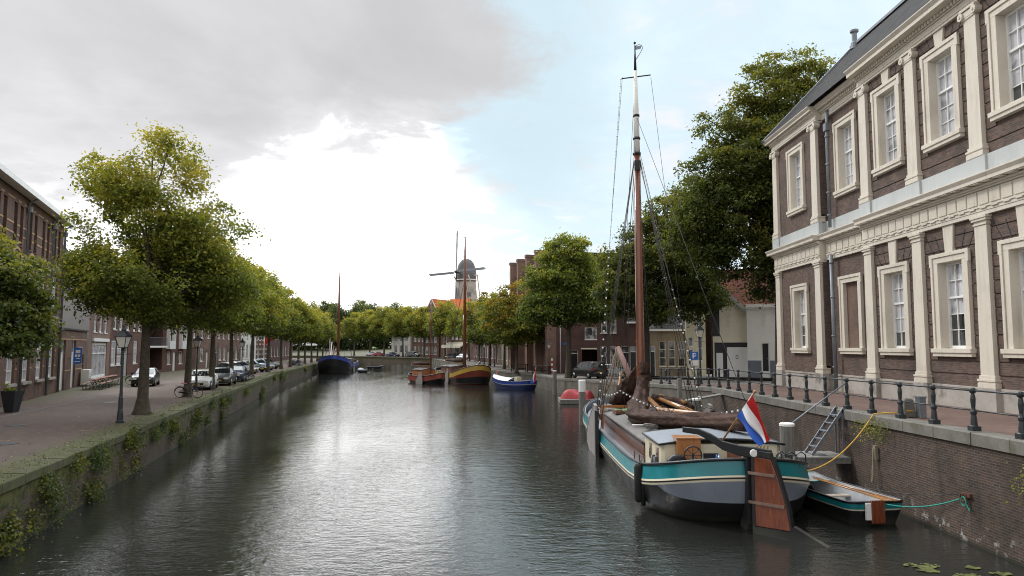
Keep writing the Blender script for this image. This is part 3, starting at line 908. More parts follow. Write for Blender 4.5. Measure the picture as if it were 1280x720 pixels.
# dark park trees that close the view
pk = []
for k in range(3):
    tr = tree('tall dark park tree closing the view beyond the far quay', (0, 0, 0), [(0, 0, 8, 6.0, 6.0, 4.6), (2.2, 0, 13, 4.2, 4.2, 3.6), (-2.5, .5, 12, 4.2, 4.2, 3.8), (0, 0, 16.5, 3.2, 3.2, 2.6)], .4, 'dark', 300, 60, 1.7, .6, 70 + k, 4.0, 10, group='park trees beyond the far quay', gap=.5, flat=.7)
    pk.append(tr)
PKT = [(-102, 330, 1.0), (-93, 318, .95), (-86, 333, 1.1), (-78, 322, 1.0), (-70, 330, 1.12), (-62, 318, 1.0), (-54, 330, 1.05), (-45, 322, .95), (-37, 332, 1.0), (-112, 322, 1.05), (-124, 330, 1.1), (-28, 325, .9), (-18, 330, .95), (-136, 322, 1.0)]
for i, (x, y, sc) in enumerate(PKT):
    tr = pk[i] if i < 3 else copy_tree(pk[i % 3])
    tr.location = (x, y, 5.2); tr.scale = (sc, sc, sc); tr.rotation_euler.z = i * 1.3
for i, (x, y, z, sc, lb) in enumerate([(-23.5, 236, 12, .55, 'dark bushy treetop left of the windmill tower above the orange roofs'), (-9.0, 226, 8, .78, 'dark tree right of the windmill tower, standing above the quay trees'), (-4.5, 222, 8, .68, 'second dark tree right of the windmill tower, half behind the reddish tree')]):
    tr = copy_tree(pk[i]); tr.location = (x, y, 1.8); tr.scale = (sc, sc, sc * (1.3 if i == 0 else 1.15)); tr['label'] = lb; tr['group'] = 'trees around the windmill'

far_wood = T('far_wood', 'dark mass of undergrowth and trunks below the far park trees', 'wood', (-60, 321, 5.0))
fw, _cl = build_crown(far_wood, [(x, 0, 3.0, 9, 3, 4.6) for x in range(-170, 150, 8)], 1900, 30, 2.4, 1.5, 'dark', 99, shell=.05, gap=.9, name='undergrowth')
fw['kind'] = 'stuff'

# plants rooted in the left quay wall
def wall_plant(label, y, z, sx, sz, pal, seed, n=420, ls=.11, xf=QLx, sgn=1, grp='plants growing out of the left quay wall', droop=.5):
    t_ = T('wall_plant', label, 'plant', (xf(y), y, z), 0, grp)
    rng = np.random.default_rng(seed)
    nb = max(int(sx * sz * 9), 5)
    P = []; Nn = []; S = []; K = []
    dk, md, lt = [np.array(c) for c in PAL[pal]]
    for b in range(nb):
        cy = rng.normal() * sx * .42; cz = rng.normal() * sz * .4 + .04
        k = max(n // nb, 8)
        rad = rng.uniform(.12, .26)
        q = rng.normal(size=(k, 3)) * rad
        pos = np.stack([.02 + np.abs(q[:, 0]) * .9 * sgn, cy + q[:, 1], cz + q[:, 2] - np.abs(q[:, 0]) * droop], 1)
        slope = (xf(y + 1) - xf(y - 1)) / 2
        pos[:, 0] += pos[:, 1] * slope
        tcol = np.clip(rng.uniform(.2, .8) + rng.normal(size=(k, 1)) * .2, 0, 1)
        K.append(np.where(tcol < .5, dk + (md - dk) * tcol * 2, md + (lt - md) * (tcol - .5) * 2))
        P.append(pos); Nn.append(rng.normal(size=(k, 3)) + np.array((.8 * sgn, -.2, .6))); S.append(ls * rng.uniform(.5, 1.4, k))
    leaf_mesh('foliage', np.concatenate(P), np.concatenate(Nn), np.concatenate(S), np.concatenate(K), t_, rng)
    return t_
for a in [('bushy green plant at the waterline, nearest the lower left corner', 17.8, .55, .75, .5, 'green', 1, 1500, .12), ('brownish creeper hanging from the coping in a wide mat near the left corner', 20.2, 1.1, 1.0, .55, 'mixed', 2, 1500, .10),
          ('low creeper trailing to the water below the wide mat', 20.9, .45, .7, .35, 'mixed', 3, 700, .10), ('thin fern-like plant on the bare dark bricks', 24.6, 1.25, .6, .35, 'green', 4, 500, .10), ('bright green bush on the coping, biggest of the wall plants', 28.0, 1.55, 1.2, .34, 'green', 5, 1500, .13),
          ('yellowish moss plant at the waterline below the bright bush', 27.0, .5, .5, .3, 'lime', 6, 500, .09), ('leafy creeper hanging in the wall before the bicycle', 35.2, 1.1, 1.6, .45, 'lime', 7, 1300, .13), ('long green creeper hanging below the bicycle and its tree', 41.2, 1.0, 2.0, .4, 'green', 8, 1300, .14),
          ('low weeds hanging from the coping beside the white car', 50.0, 1.25, 2.2, .3, 'lime', 9, 900, .15), ('light green tuft at the waterline by the parked bicycles', 73.0, .55, .9, .4, 'green', 10, 500, .2), ('weeds on the wall by the cars parked nose to the canal', 92, 1.1, 4, .3, 'lime', 11, 700, .22),
          ('low moss plant creeping on the wall right beside the lamp post', 31.4, 1.2, 1.2, .35, 'mixed', 12, 900, .11), ('dense bush on the coping just before the blue barge', 119, 1.5, 3, .5, 'lime', 13, 900, .26)]:
    wall_plant(a[0], a[1], a[2], a[3] * .8, a[4] * .6, {'lime': 'elm', 'mixed': 'dark', 'green': 'elm'}.get(a[5], a[5]), a[6], int(a[7] * .5), a[8] * .72)
rq = random.Random(21)
for k in range(22):
    yy = 18.5 + 74 * rq.random() ** 1.4
    wall_plant('small tuft of moss and weeds clinging to the left quay wall', yy, rq.choice([.25, .5, 1.2, 1.45]), rq.uniform(.4, 1.3), rq.uniform(.08, .2), rq.choice(['dark', 'elm']), 200 + k, 260, .06 * (1 + yy / 70), grp='tufts of moss on the left quay wall')
wall_plant('small weeds rooted under the coping of the mansion quay at the right edge', 16.1, 2.2, .5, .5, 'lime', 14, 420, .07, lambda y: 11.65, -1, 'plants growing out of the right quay wall')
wall_plant('thin grass tufts under the coping beside the ladder', 23.4, 2.42, 1.2, .06, 'lime', 15, 420, .06, lambda y: 11.58, -1, 'plants growing out of the right quay wall')
# grassy edge of the left quay
gt = MB()
rn = random.Random(9)
for i in range(2600):
    y = 17 + 78 * rn.random() ** 1.7; x = QLx(y) - .05 - abs(rn.gauss(0, .7)); h = rn.uniform(.008, .03) * (1 + y / 90); a = rn.uniform(0, 6.28); wd = .012 * (1 + y / 40)
    d = (math.cos(a) * wd, math.sin(a) * wd)
    gt.add([(x - d[0], y - d[1], ZL - .01), (x + d[0], y + d[1], ZL - .01), (x + rn.uniform(-.05, .05), y + rn.uniform(-.05, .05), ZL + h)], [(0, 1, 2)])
fl_ = MB(); rn = random.Random(17)
for i in range(600):
    y = 17 + 60 * rn.random(); x = QLx(y) - .3 - 9 * rn.random() ** 1.6; a = rn.uniform(0, 6.28); q = rn.uniform(.03, .07)
    fl_.add([(x + q * math.cos(a), y + q * math.sin(a), ZL + .004), (x - q * .6 * math.sin(a), y + q * .6 * math.cos(a), ZL + .012), (x - q * math.cos(a), y - q * math.sin(a), ZL + .005), (x + q * .6 * math.sin(a), y - q * .6 * math.cos(a), ZL + .014)], [(0, 1, 2, 3)])
fo = fl_.build('fallen_leaves', plain('dry_leaf', (.40, .28, .10), .5, 2, .9), fix=False); fo['kind'] = 'stuff'
go = gt.build('grass', plain('short_grass', (.13, .14, .045), .4, 3, .9), fix=False); go['kind'] = 'stuff'

# ------------------------------------------------------------------ the mansion on the right
def mansion():
    root = T('mansion', 'large brown brick mansion with cream pilasters and tall sash windows on the right', 'building', (16.6, 27, 2.7))
    B = lambda nm, mat, m, par=root, **k: m.build(nm, mat, par, local=False, **k)
    Y0, Y1 = 4.0, 44.8
    secs = [(38.2, Y1, 16.6, False), (33.45, 38.2, 16.93, False), (Y0, 33.45, 16.6, True)]
    def xw(y):
        for a, b, x, _ in secs:
            if a <= y <= b:
                return x
        return 16.6
    wins = [41.3, 35.75] + [31.05, 27.03, 23.0, 18.98, 14.95, 10.93, 6.9]
    OW, OH = 1.52, 3.28   # clear opening
    lowz, upz = 4.92, 12.98
    br = MB()
    for a, b, x, rust in secs:
        # rear slab in pieces around the openings
        for z0, z1, wz in ((3.55, 9.62, lowz), (11.62, 17.25, upz)):
            ys = sorted([w_ for w_ in wins if a < w_ < b])
            cuts = [a]
            for w_ in ys:
                cuts += [w_ - OW / 2 - .03, w_ + OW / 2 + .03]
            cuts.append(b)
            for i in range(0, len(cuts), 2):
                br.box(x + (.03 if rust else 0), x + .5, cuts[i], cuts[i + 1], z0, z1)
            for w_ in ys:
                br.box(x + (.03 if rust else 0), x + .5, w_ - OW / 2 - .03, w_ + OW / 2 + .03, z0, wz - .03)
                br.box(x + (.03 if rust else 0), x + .5, w_ - OW / 2 - .03, w_ + OW / 2 + .03, wz + OH + .03, z1)
            if rust:
                # rusticated courses, each a proud band with a joint between
                ch = .46
                nz = int((z1 - z0) / ch)
                ch = (z1 - z0) / nz
                for k in range(nz):
                    c0 = z0 + k * ch; c1 = c0 + ch - .045
                    op = []
                    for w_ in ys:
                        hw = OW / 2 + .38 if (c1 > wz - .36 and c0 < wz + OH + .36) else 0
                        if hw:
                            op += [w_ - hw, w_ + hw]
                    cc = [a] + op + [b]
                    for i in range(0, len(cc), 2):
                        br.box(x - .012, x + .03, cc[i], cc[i + 1], c0, c1)
    br.box(16.62, 29, Y1 - .02, Y1 + .3, 2.6, 17.6)
    br.prism([(16.6, 17.6), (22, 23.9), (28, 17.6)], 'y', Y1, Y1 + .28)
    br.box(28.6, 29, Y0, Y1, 2.6, 17.6)
    B('brick_wall', M['brick_mansion'], br)
    # plinth
    pl_ = MB()
    pil = [44.42, 38.62, 33.1, 29.07, 25.04, 21.0, 16.97, 12.94, 8.9]
    for a, b, x, _ in secs:
        pl_.box(x - .05, x + .4, a, b, 2.3, 3.47)
        pl_.box(x - .085, x + .4, a, b, 3.47, 3.56)
    for y in pil:
        x = 16.6
        pl_.box(x - .24, x + .1, y - .49, y + .49, 2.3, 3.565)
    B('plinth', M['plinth'], pl_, bevel=.012)
    # pilasters, one part each
    for y in pil:
        x = 16.6
        for z0, z1, ionic in ((3.565, 9.58, False), (11.66, 17.2, True)):
            m = MB()
            f = x - .17
            m.box(f - .06, x + .2, y - .47, y + .47, z0, z0 + .16)
            m.box(f - .045, x + .2, y - .45, y + .45, z0 + .16, z0 + .22)
            m.box(f - .07, x + .2, y - .48, y + .48, z0 + .22, z0 + .30)
            m.box(f - .025, x + .2, y - .42, y + .42, z0 + .30, z0 + .42)
            n0 = z0 + .42; n1 = z1 - (.42 if ionic else .34)
            # shaft with slight taper
            m.add([(f, y - .365, n0), (f, y + .365, n0), (f + .015, y + .325, n1), (f + .015, y - .325, n1), (x + .2, y - .365, n0), (x + .2, y + .365, n0), (x + .2, y + .325, n1), (x + .2, y - .325, n1)],
                  [(0, 1, 2, 3), (0, 3, 7, 4), (1, 5, 6, 2)])
            if not ionic:
                m.box(f - .02, x + .2, y - .36, y + .36, n1, n1 + .06)
                m.box(f + .01, x + .2, y - .335, y + .335, n1 + .06, n1 + .15)
                m.box(f - .05, x + .2, y - .40, y + .40, n1 + .15, n1 + .24)
                m.box(f - .08, x + .2, y - .44, y + .44, n1 + .24, n1 + .34)
            else:
                m.box(f - .02, x + .2, y - .345, y + .345, n1, n1 + .07)
                m.box(f - .03, x + .2, y - .36, y + .36, n1 + .07, n1 + .30)
                for s in (-1, 1):
                    vs = []
                    for xx in (f - .10, x + .05):
                        for k in range(12):
                            a_ = 2 * PI * k / 12
                            vs.append((xx, y + s * .37 + .15 * math.cos(a_), n1 + .17 + .15 * math.sin(a_)))
                    fs = [tuple(range(12)), tuple(range(12, 24))] + [(k, (k + 1) % 12, 12 + (k + 1) % 12, 12 + k) for k in range(12)]
                    m.add(vs, fs)
                    m.add([(f - .13, y + s * .37 + .05 * math.cos(2 * PI * k / 8), n1 + .17 + .05 * math.sin(2 * PI * k / 8)) for k in range(8)] + [(f - .09, y + s * .37 + .06 * math.cos(2 * PI * k / 8), n1 + .17 + .06 * math.sin(2 * PI * k / 8)) for k in range(8)],
                          [tuple(range(8))] + [(k, (k + 1) % 8, 8 + (k + 1) % 8, 8 + k) for k in range(8)])
                m.box(f - .08, x + .2, y - .43, y + .43, n1 + .32, n1 + .42)
            B('pilaster', M['cream'], m, bevel=.008)
    # entablatures
    segs = [(38.2, Y1 + .02, 16.45), (33.5, 38.2, 16.78), (Y0, 33.5, 16.45)]
    m = MB(); pn = MB(); band = MB(); den = MB()
    for i, (a, b, x) in enumerate(segs):
        e = .0
        yb = b + (.0 if i else 0)
        far = .42 if i == 0 else 0.0   # return of the cornice round the far corner
        m.box(x, x + .6, a, yb, 9.58, 9.72); m.box(x - .02, x + .6, a, yb, 9.72, 9.84); m.box(x - .055, x + .6, a, yb, 9.84, 9.90)
        m.box(x + .0, x + .6, a, yb, 9.90, 10.46)
        m.box(x - .07, x + .6, a, yb + far * .2, 10.46, 10.53)
        m.box(x - .14, x + .6, a, yb + far * .4, 10.53, 10.62)
        m.box(x - .36, x + .6, a - (.0), yb + far * .9, 10.66, 10.78)
        m.prism([(x - .36, 10.78), (x - .44, 10.90), (x - .44, 10.94), (x + .6, 10.99), (x + .6, 10.78)], 'y', a, yb + far)
        # frieze panels and their drops
        n = int((b - a) / .60); st = (b - a) / n
        for k in range(n):
            y = a + (k + .5) * st
            m.box(x - .035, x + .02, y - st * .43, y + st * .43, 9.95, 10.42)
            m.box(x - .066, x - .0, y - .16, y + .16, 9.80, 9.838)
            m.box(x - .33, x - .1, y - .2, y + .2, 10.622, 10.658)
        # upper base band
        band.box(x + .02, x + .6, a, yb, 10.985, 11.66)
        # upper entablature
        m.box(x, x + .6, a, yb, 17.2, 17.30); m.box(x - .025, x + .6, a, yb, 17.30, 17.38)
        m.box(x + .01, x + .6, a, yb, 17.38, 17.56)
        m.box(x - .06, x + .6, a, yb + far * .2, 17.56, 17.61)
        m.box(x - .04, x + .6, a, yb + far * .2, 17.61, 17.75)
        n = int((b - a) / .21); st = (b - a) / n
        for k in range(n):
            y = a + (k + .5) * st
            den.box(x - .15, x - .04, y - .06, y + .06, 17.615, 17.745)
        q = .18 if i == 2 else 0; zq = .06 if i == 2 else 0
        m.box(x - .30 - q, x + .6, a, yb + far * .8, 17.75, 17.84 + zq)
        m.prism([(x - .30 - q, 17.84 + zq), (x - .42 - q, 17.97 + zq), (x - .42 - q, 18.01 + zq), (x + .6, 18.03 + zq), (x + .6, 17.84 + zq)], 'y', a, yb + far)
    for y in pil:
        band.box(16.39, 16.6, y - .52, y + .52, 10.987, 11.664)
    B('entablature', M['cream'], m, bevel=.006)
    B('dentils', M['cream'], den)['kind'] = 'stuff'
    B('base_band', M['grey_paint'], band, bevel=.008)
    # windows
    for w_ in wins:
        for up in (0, 1):
            x = xw(w_)
            z0 = upz if up else lowz
            z1 = z0 + OH
            y0, y1 = w_ - OW / 2, w_ + OW / 2
            m = MB()
            aw = .40
            f = x - .10
            m.box(f, x + .3, y0 - aw, y0, z0, z1); m.box(f, x + .3, y1, y1 + aw, z0, z1)
            m.box(f - .005, x + .3, y0 - aw, y1 + aw, z1, z1 + .34)
            # stepped outer moulding and ears
            m.box(f - .045, f - .002, y0 - aw, y0 - aw + .13, z0, z1 + .34); m.box(f - .045, f - .002, y1 + aw - .13, y1 + aw, z0, z1 + .34)
            m.box(f - .05, f - .007, y0 - aw - .06, y1 + aw + .06, z1 + .22, z1 + .36)
            m.box(f - .05, f + .06, y0 - aw - .06, y0 - aw + .12, z1 - .12, z1 + .22); m.box(f - .05, f + .06, y1 + aw - .12, y1 + aw + .06, z1 - .12, z1 + .22)
            m.box(f - .13, x + .3, y0 - aw - .07, y1 + aw + .07, z0 - .16, z0)
            m.box(f - .08, x + .3, y0 - aw - .03, y1 + aw + .03, z0 - .30, z0 - .16)
            wn = B('window', M['cream'], m, bevel=.008)
            if not up and abs(w_ - 35.75) < .01:
                mm = MB().box(x + .09, x + .2, y0, y1, z0, z1)
                B('brick_infill', M['brick_blind'], mm, wn)
                continue
            s = x + .30
            sm = MB()
            t_ = .075
            sm.box(s - .06, s + .08, y0, y0 + t_, z0, z1); sm.box(s - .06, s + .08, y1 - t_, y1, z0, z1)
            sm.box(s - .06, s + .08, y0 + t_, y1 - t_, z0, z0 + .11); sm.box(s - .06, s + .08, y0 + t_, y1 - t_, z1 - .09, z1)
            ia, ib = y0 + t_, y1 - t_
            za, zb = z0 + .11, z1 - .09
            zr = za + (zb - za) * .595
            sm.box(s - .075, s + .05, ia, ib, zr - .04, zr + .04)
            for k in (1, 2):
                yy = lerp(ia, ib, k / 3)
                sm.box(s - .03, s + .02, yy - .016, yy + .016, za, zr - .04); sm.box(s - .055, s + .0, yy - .016, yy + .016, zr + .04, zb)
            for k in (1, 2):
                zz = lerp(za, zr - .04, k / 3); sm.box(s - .028, s + .018, ia, ib, zz - .015, zz + .015)
            zz = lerp(zr + .04, zb, .5); sm.box(s - .053, s - .002, ia, ib, zz - .015, zz + .015)
            B('sash', M['white'], sm, wn)
            # panes: curtain or blind behind most, dark room at the bottom of the ground floor ones
            cutz = z0 if up else lerp(za, zr, .66 if w_ != 31.05 else .34)
            if up and w_ in (23.0,):
                cutz = lerp(za, zr, .33)
            pm = MB().quad((s + .025, y0, cutz), (s + .025, y1, cutz), (s + .025, y1, z1), (s + .025, y0, z1))
            B('pane', M['pane_curtain'], pm, wn)
            if cutz > z0:
                pm = MB().quad((s + .026, y0, z0), (s + .026, y1, z0), (s + .026, y1, cutz), (s + .026, y0, cutz))
                B('pane', M['pane_dark'], pm, wn)
            if w_ < 33.45:
                # keystone
                kz0, kz1 = z1 + .36, (9.58 if not up else 17.2)
                km = MB().prism([(w_ - .24, kz0), (w_ + .24, kz0), (w_ + .33, kz1), (w_ - .33, kz1)], 'x', x - .09, x + .1)
                B('keystone', M['cream'], km, bevel=.006)
                # slanted joints of the brick arch beside the keystone
                jm = MB()
                for sgn in (-1, 1):
                    for k in (1, 2):
                        p = (x - .014, w_ + sgn * (.24 + .42 * k), kz0 + .02); q = (x - .014, w_ + sgn * (.33 + .60 * k), kz0 + .72)
                        jm.bar(p, q, .02, .03)
                B('arch_joints', M['black'], jm)
    # drain pipe
    d = MB()
    d.tube([(16.72, 37.35, 17.5), (16.70, 37.35, 16.6), (16.62, 37.25, 16.2), (16.62, 37.25, 11.2)], .085, 10)
    d.tube([(16.62, 37.25, 9.75), (16.62, 37.2, 2.75)], .10, 10)
    d.box(16.50, 16.74, 37.09, 37.41, 16.35, 16.75)
    for z in (16.0, 14.5, 13.0, 11.8, 9.3, 7.5, 5.5, 3.9):
        d.tube([(16.62, 37.24, z), (16.62, 37.24, z + .08)], .125, 10)
    B('drain_pipe', M['lead'], d)
    # roof
    rf = MB()
    rf.quad((16.05, Y0, 17.99), (16.05, Y1 + .1, 17.99), (22, Y1 + .1, 24.2), (22, Y0, 24.2))
    rf.quad((28.6, Y0, 17.6), (28.6, Y1 + .1, 17.6), (22, Y1 + .1, 24.2), (22, Y0, 24.2))
    ro = B('roof', M['tiles_dark'], rf)
    v = MB()
    v.bar((16.0, Y1 + .22, 17.98), (22, Y1 + .22, 24.26), .34, .16)
    v.bar((22, Y0, 24.25), (22, Y1 + .35, 24.25), .34, .16)
    B('lead_flashing', M['lead'], v, ro)
    c = MB().lathe([(.26, 0), (.23, .4), (.16, .5), (.16, 1.0), (.26, 1.1), (.26, 1.22), (.15, 1.27)], 14, (21.85, Y1 - .3, 23.9))
    B('chimney', M['lead'], c, ro)
    return root
mansion()

# ------------------------------------------------------------------ ordinary houses
def wallgrid(m, L, H, ops, depth, z0=0.0, y=0.0):
    """front wall on y=0 facing -y with rectangular holes and their reveals"""
    us = sorted(set([0, L] + [o[0] for o in ops] + [o[1] for o in ops]))
    vs = sorted(set([z0, H] + [o[2] for o in ops] + [o[3] for o in ops]))
    for i in range(len(us) - 1):
        for j in range(len(vs) - 1):
            cu = (us[i] + us[i + 1]) / 2; cv = (vs[j] + vs[j + 1]) / 2
            if any(o[0] < cu < o[1] and o[2] < cv < o[3] for o in ops):
                continue
            m.quad((us[i], y, vs[j]), (us[i + 1], y, vs[j]), (us[i + 1], y, vs[j + 1]), (us[i], y, vs[j + 1]))
    for o in ops:
        a, b, c, d = o[:4]
        e = y + depth
        m.quad((a, y, c), (a, e, c), (a, e, d), (a, y, d)); m.quad((b, e, c), (b, y, c), (b, y, d), (b, e, d))
        m.quad((a, y, d), (a, e, d), (b, e, d), (b, y, d)); m.quad((a, e, c), (a, y, c), (b, y, c), (b, e, c))

def window(root, a, b, c, d, depth=.14, cols=2, rows=2, frame='white', pane='pane_mix', fw=.09, sill=True, name='window', y=0.0, transom=None):
    m = MB()
    e0, e1 = y + depth - .06, y + depth + .03
    m.box(a, a + fw, e0, e1, c, d); m.box(b - fw, b, e0, e1, c, d)
    m.box(a + fw, b - fw, e0, e1, c, c + fw); m.box(a + fw, b - fw, e0, e1, d - fw, d)
    for k in range(1, cols):
        u = lerp(a, b, k / cols); m.box(u - .025, u + .025, e0 + .01, e1 - .01, c + fw, d - fw)
    for k in range(1, rows):
        v = lerp(c, d, k / rows); m.box(a + fw, b - fw, e0 + .012, e1 - .012, v - .03, v + .03)
    if transom:
        m.box(a + fw, b - fw, e0 - .01, e1 + .002, transom - .05, transom + .05)
    if sill:
        m.box(a - .06, b + .06, y - .05, y + depth - .06, c - .09, c - .003)
    w_ = m.build(name, M[frame], root)
    MB().quad((a, y + depth, c), (b, y + depth, c), (b, y + depth, d), (a, y + depth, d)).build('pane', M[pane], w_)
    return w_

def door(root, a, b, c, d, depth=.16, mat='black', frame='white', light=.0, name='door', y=0.0):
    m = MB()
    e = y + depth
    m.box(a + .07, b - .07, e - .03, e + .03, c, d - light - .07)
    k = (b - a - .14)
    for q in (.12, .55):
        z0 = lerp(c, d - light, q); z1 = lerp(c, d - light, q + .36)
        m.box(a + .07 + k * .18, b - .07 - k * .18, e - .045, e - .03, z0, z1)
    dr = m.build(name, M[mat], root)
    f = MB()
    f.box(a, a + .07, e - .06, e + .04, c, d); f.box(b - .07, b, e - .06, e + .04, c, d); f.box(a + .07, b - .07, e - .06, e + .04, d - .07, d)
    if light:
        f.box(a + .07, b - .07, e - .06, e + .04, d - light - .07, d - light)
    f.build('frame', M[frame], dr)
    if light:
        MB().quad((a, e + .01, d - light), (b, e + .01, d - light), (b, e + .01, d), (a, e + .01, d)).build('pane', M['pane_dark'], dr)
    hb = MB().ball((b - .16, e - .075, c + 1.05), .035, 6)
    hb.build('handle', M['chrome'], dr)
    return dr

def frame_at(p0, p1, z0):
    d = Vector((p1[0] - p0[0], p1[1] - p0[1], 0))
    return (p0[0], p0[1], z0), math.atan2(d.y, d.x), d.length

def house(name, label, p0, p1, z0, H, wall, wins=(), doors=(), roof='gable', rise=3.0, roofmat='tiles_dark', depth=9.0, cat='house', group=None, side=None, gutter='white', chimneys=(), extra_ops=(), overhang=.25, rooffront=False):
    loc, rz, L = frame_at(p0, p1, z0)
    root = T(name, label, cat, loc, rz, group)
    ops = [w_[:4] for w_ in wins] + [d[:4] for d in doors] + list(extra_ops)
    m = MB()
    wallgrid(m, L, H, ops, .2)
    sm = MB() if side else m
    sm.quad((0, depth, 0), (0, 0, 0), (0, 0, H), (0, depth, H))
    m.quad((L, 0, 0), (L, depth, 0), (L, depth, H), (L, 0, H)); m.quad((L, depth, 0), (0, depth, 0), (0, depth, H), (L, depth, H))
    if roof == 'front':   # gable end faces the street
        m.add([(0, 0, H), (L, 0, H), (L / 2, 0, H + rise)], [(0, 1, 2)]); m.add([(0, depth, H), (L, depth, H), (L / 2, depth, H + rise)], [(0, 1, 2)])
    if roof == 'gable':
        sm.add([(0, 0, H), (0, depth, H), (0, depth / 2, H + rise)], [(0, 1, 2)]); m.add([(L, 0, H), (L, depth, H), (L, depth / 2, H + rise)], [(0, 1, 2)])
    m.build('wall', M[wall], root, fix=False)
    if side:
        sm.build('side_wall', M[side], root, fix=False)
    r = MB(); gm = MB()
    if roof == 'gable':
        o = overhang
        dz = o * rise / (depth / 2)
        r.prism([(-o, H - dz + .02), (depth / 2, H + rise + .02), (depth + o, H - dz + .02), (depth + o, H - dz + .14), (depth / 2, H + rise + .16), (-o, H - dz + .14)], 'x', -.1, L + .1)
        gm.box(-.1, L + .1, -o - .14, -o + .0, H - dz - .08, H - dz + .10)
        gm.box(-.02, L + .02, -o, -.01, H - dz - .02, H - dz + .018)
    elif roof == 'front':
        o = .18
        dz = o * rise / (L / 2)
        r.prism([(-o, H - dz + .02), (L / 2, H + rise + .02), (L + o, H - dz + .02), (L + o, H - dz + .14), (L / 2, H + rise + .16), (-o, H - dz + .14)], 'y', .06, depth)
        gm.bar((-o, .0, H - dz + .06), (L / 2, .0, H + rise + .08), .16, .2); gm.bar((L + o, .0, H - dz + .06), (L / 2, .0, H + rise + .08), .16, .2)
    else:
        r.box(.0, L, .0, depth, H - .05, H + .06)
        gm.box(-.06, L + .06, -.30, .12, H - .02, H + .26)
        gm.box(-.03, L + .03, -.16, -.005, H - .16, H - .02)
    ro = r.build('roof', M[roofmat], root)
    for (u, v, hh) in chimneys:
        cz = H + rise * (1 - abs(v - depth / 2) / (depth / 2)) if roof == 'gable' else H
        c = MB(); c.box(u - .4, u + .4, v - .3, v + .3, cz - .4, cz + hh); c.box(u - .46, u + .46, v - .36, v + .36, cz + hh, cz + hh + .1)
        for q in (-.2, .2):
            c.lathe([(.11, 0), (.09, .35)], 8, (u + q, v, cz + hh + .1))
        c.build('chimney', M[wall], ro)
    gm.build('gutter', M[gutter], root)
    for w_ in wins:
        kw = w_[4] if len(w_) > 4 else {}
        window(root, *w_[:4], **kw)
    for d in doors:
        kw = d[4] if len(d) > 4 else {}
        door(root, *d[:4], **kw)
    return root, L

def rowwin(L, n, v0, v1, wd, m0=.6, m1=.6, **kw):
    st = (L - m0 - m1) / n
    return [(m0 + st * (k + .5) - wd / 2, m0 + st * (k + .5) + wd / 2, v0, v1, kw) for k in range(n)]

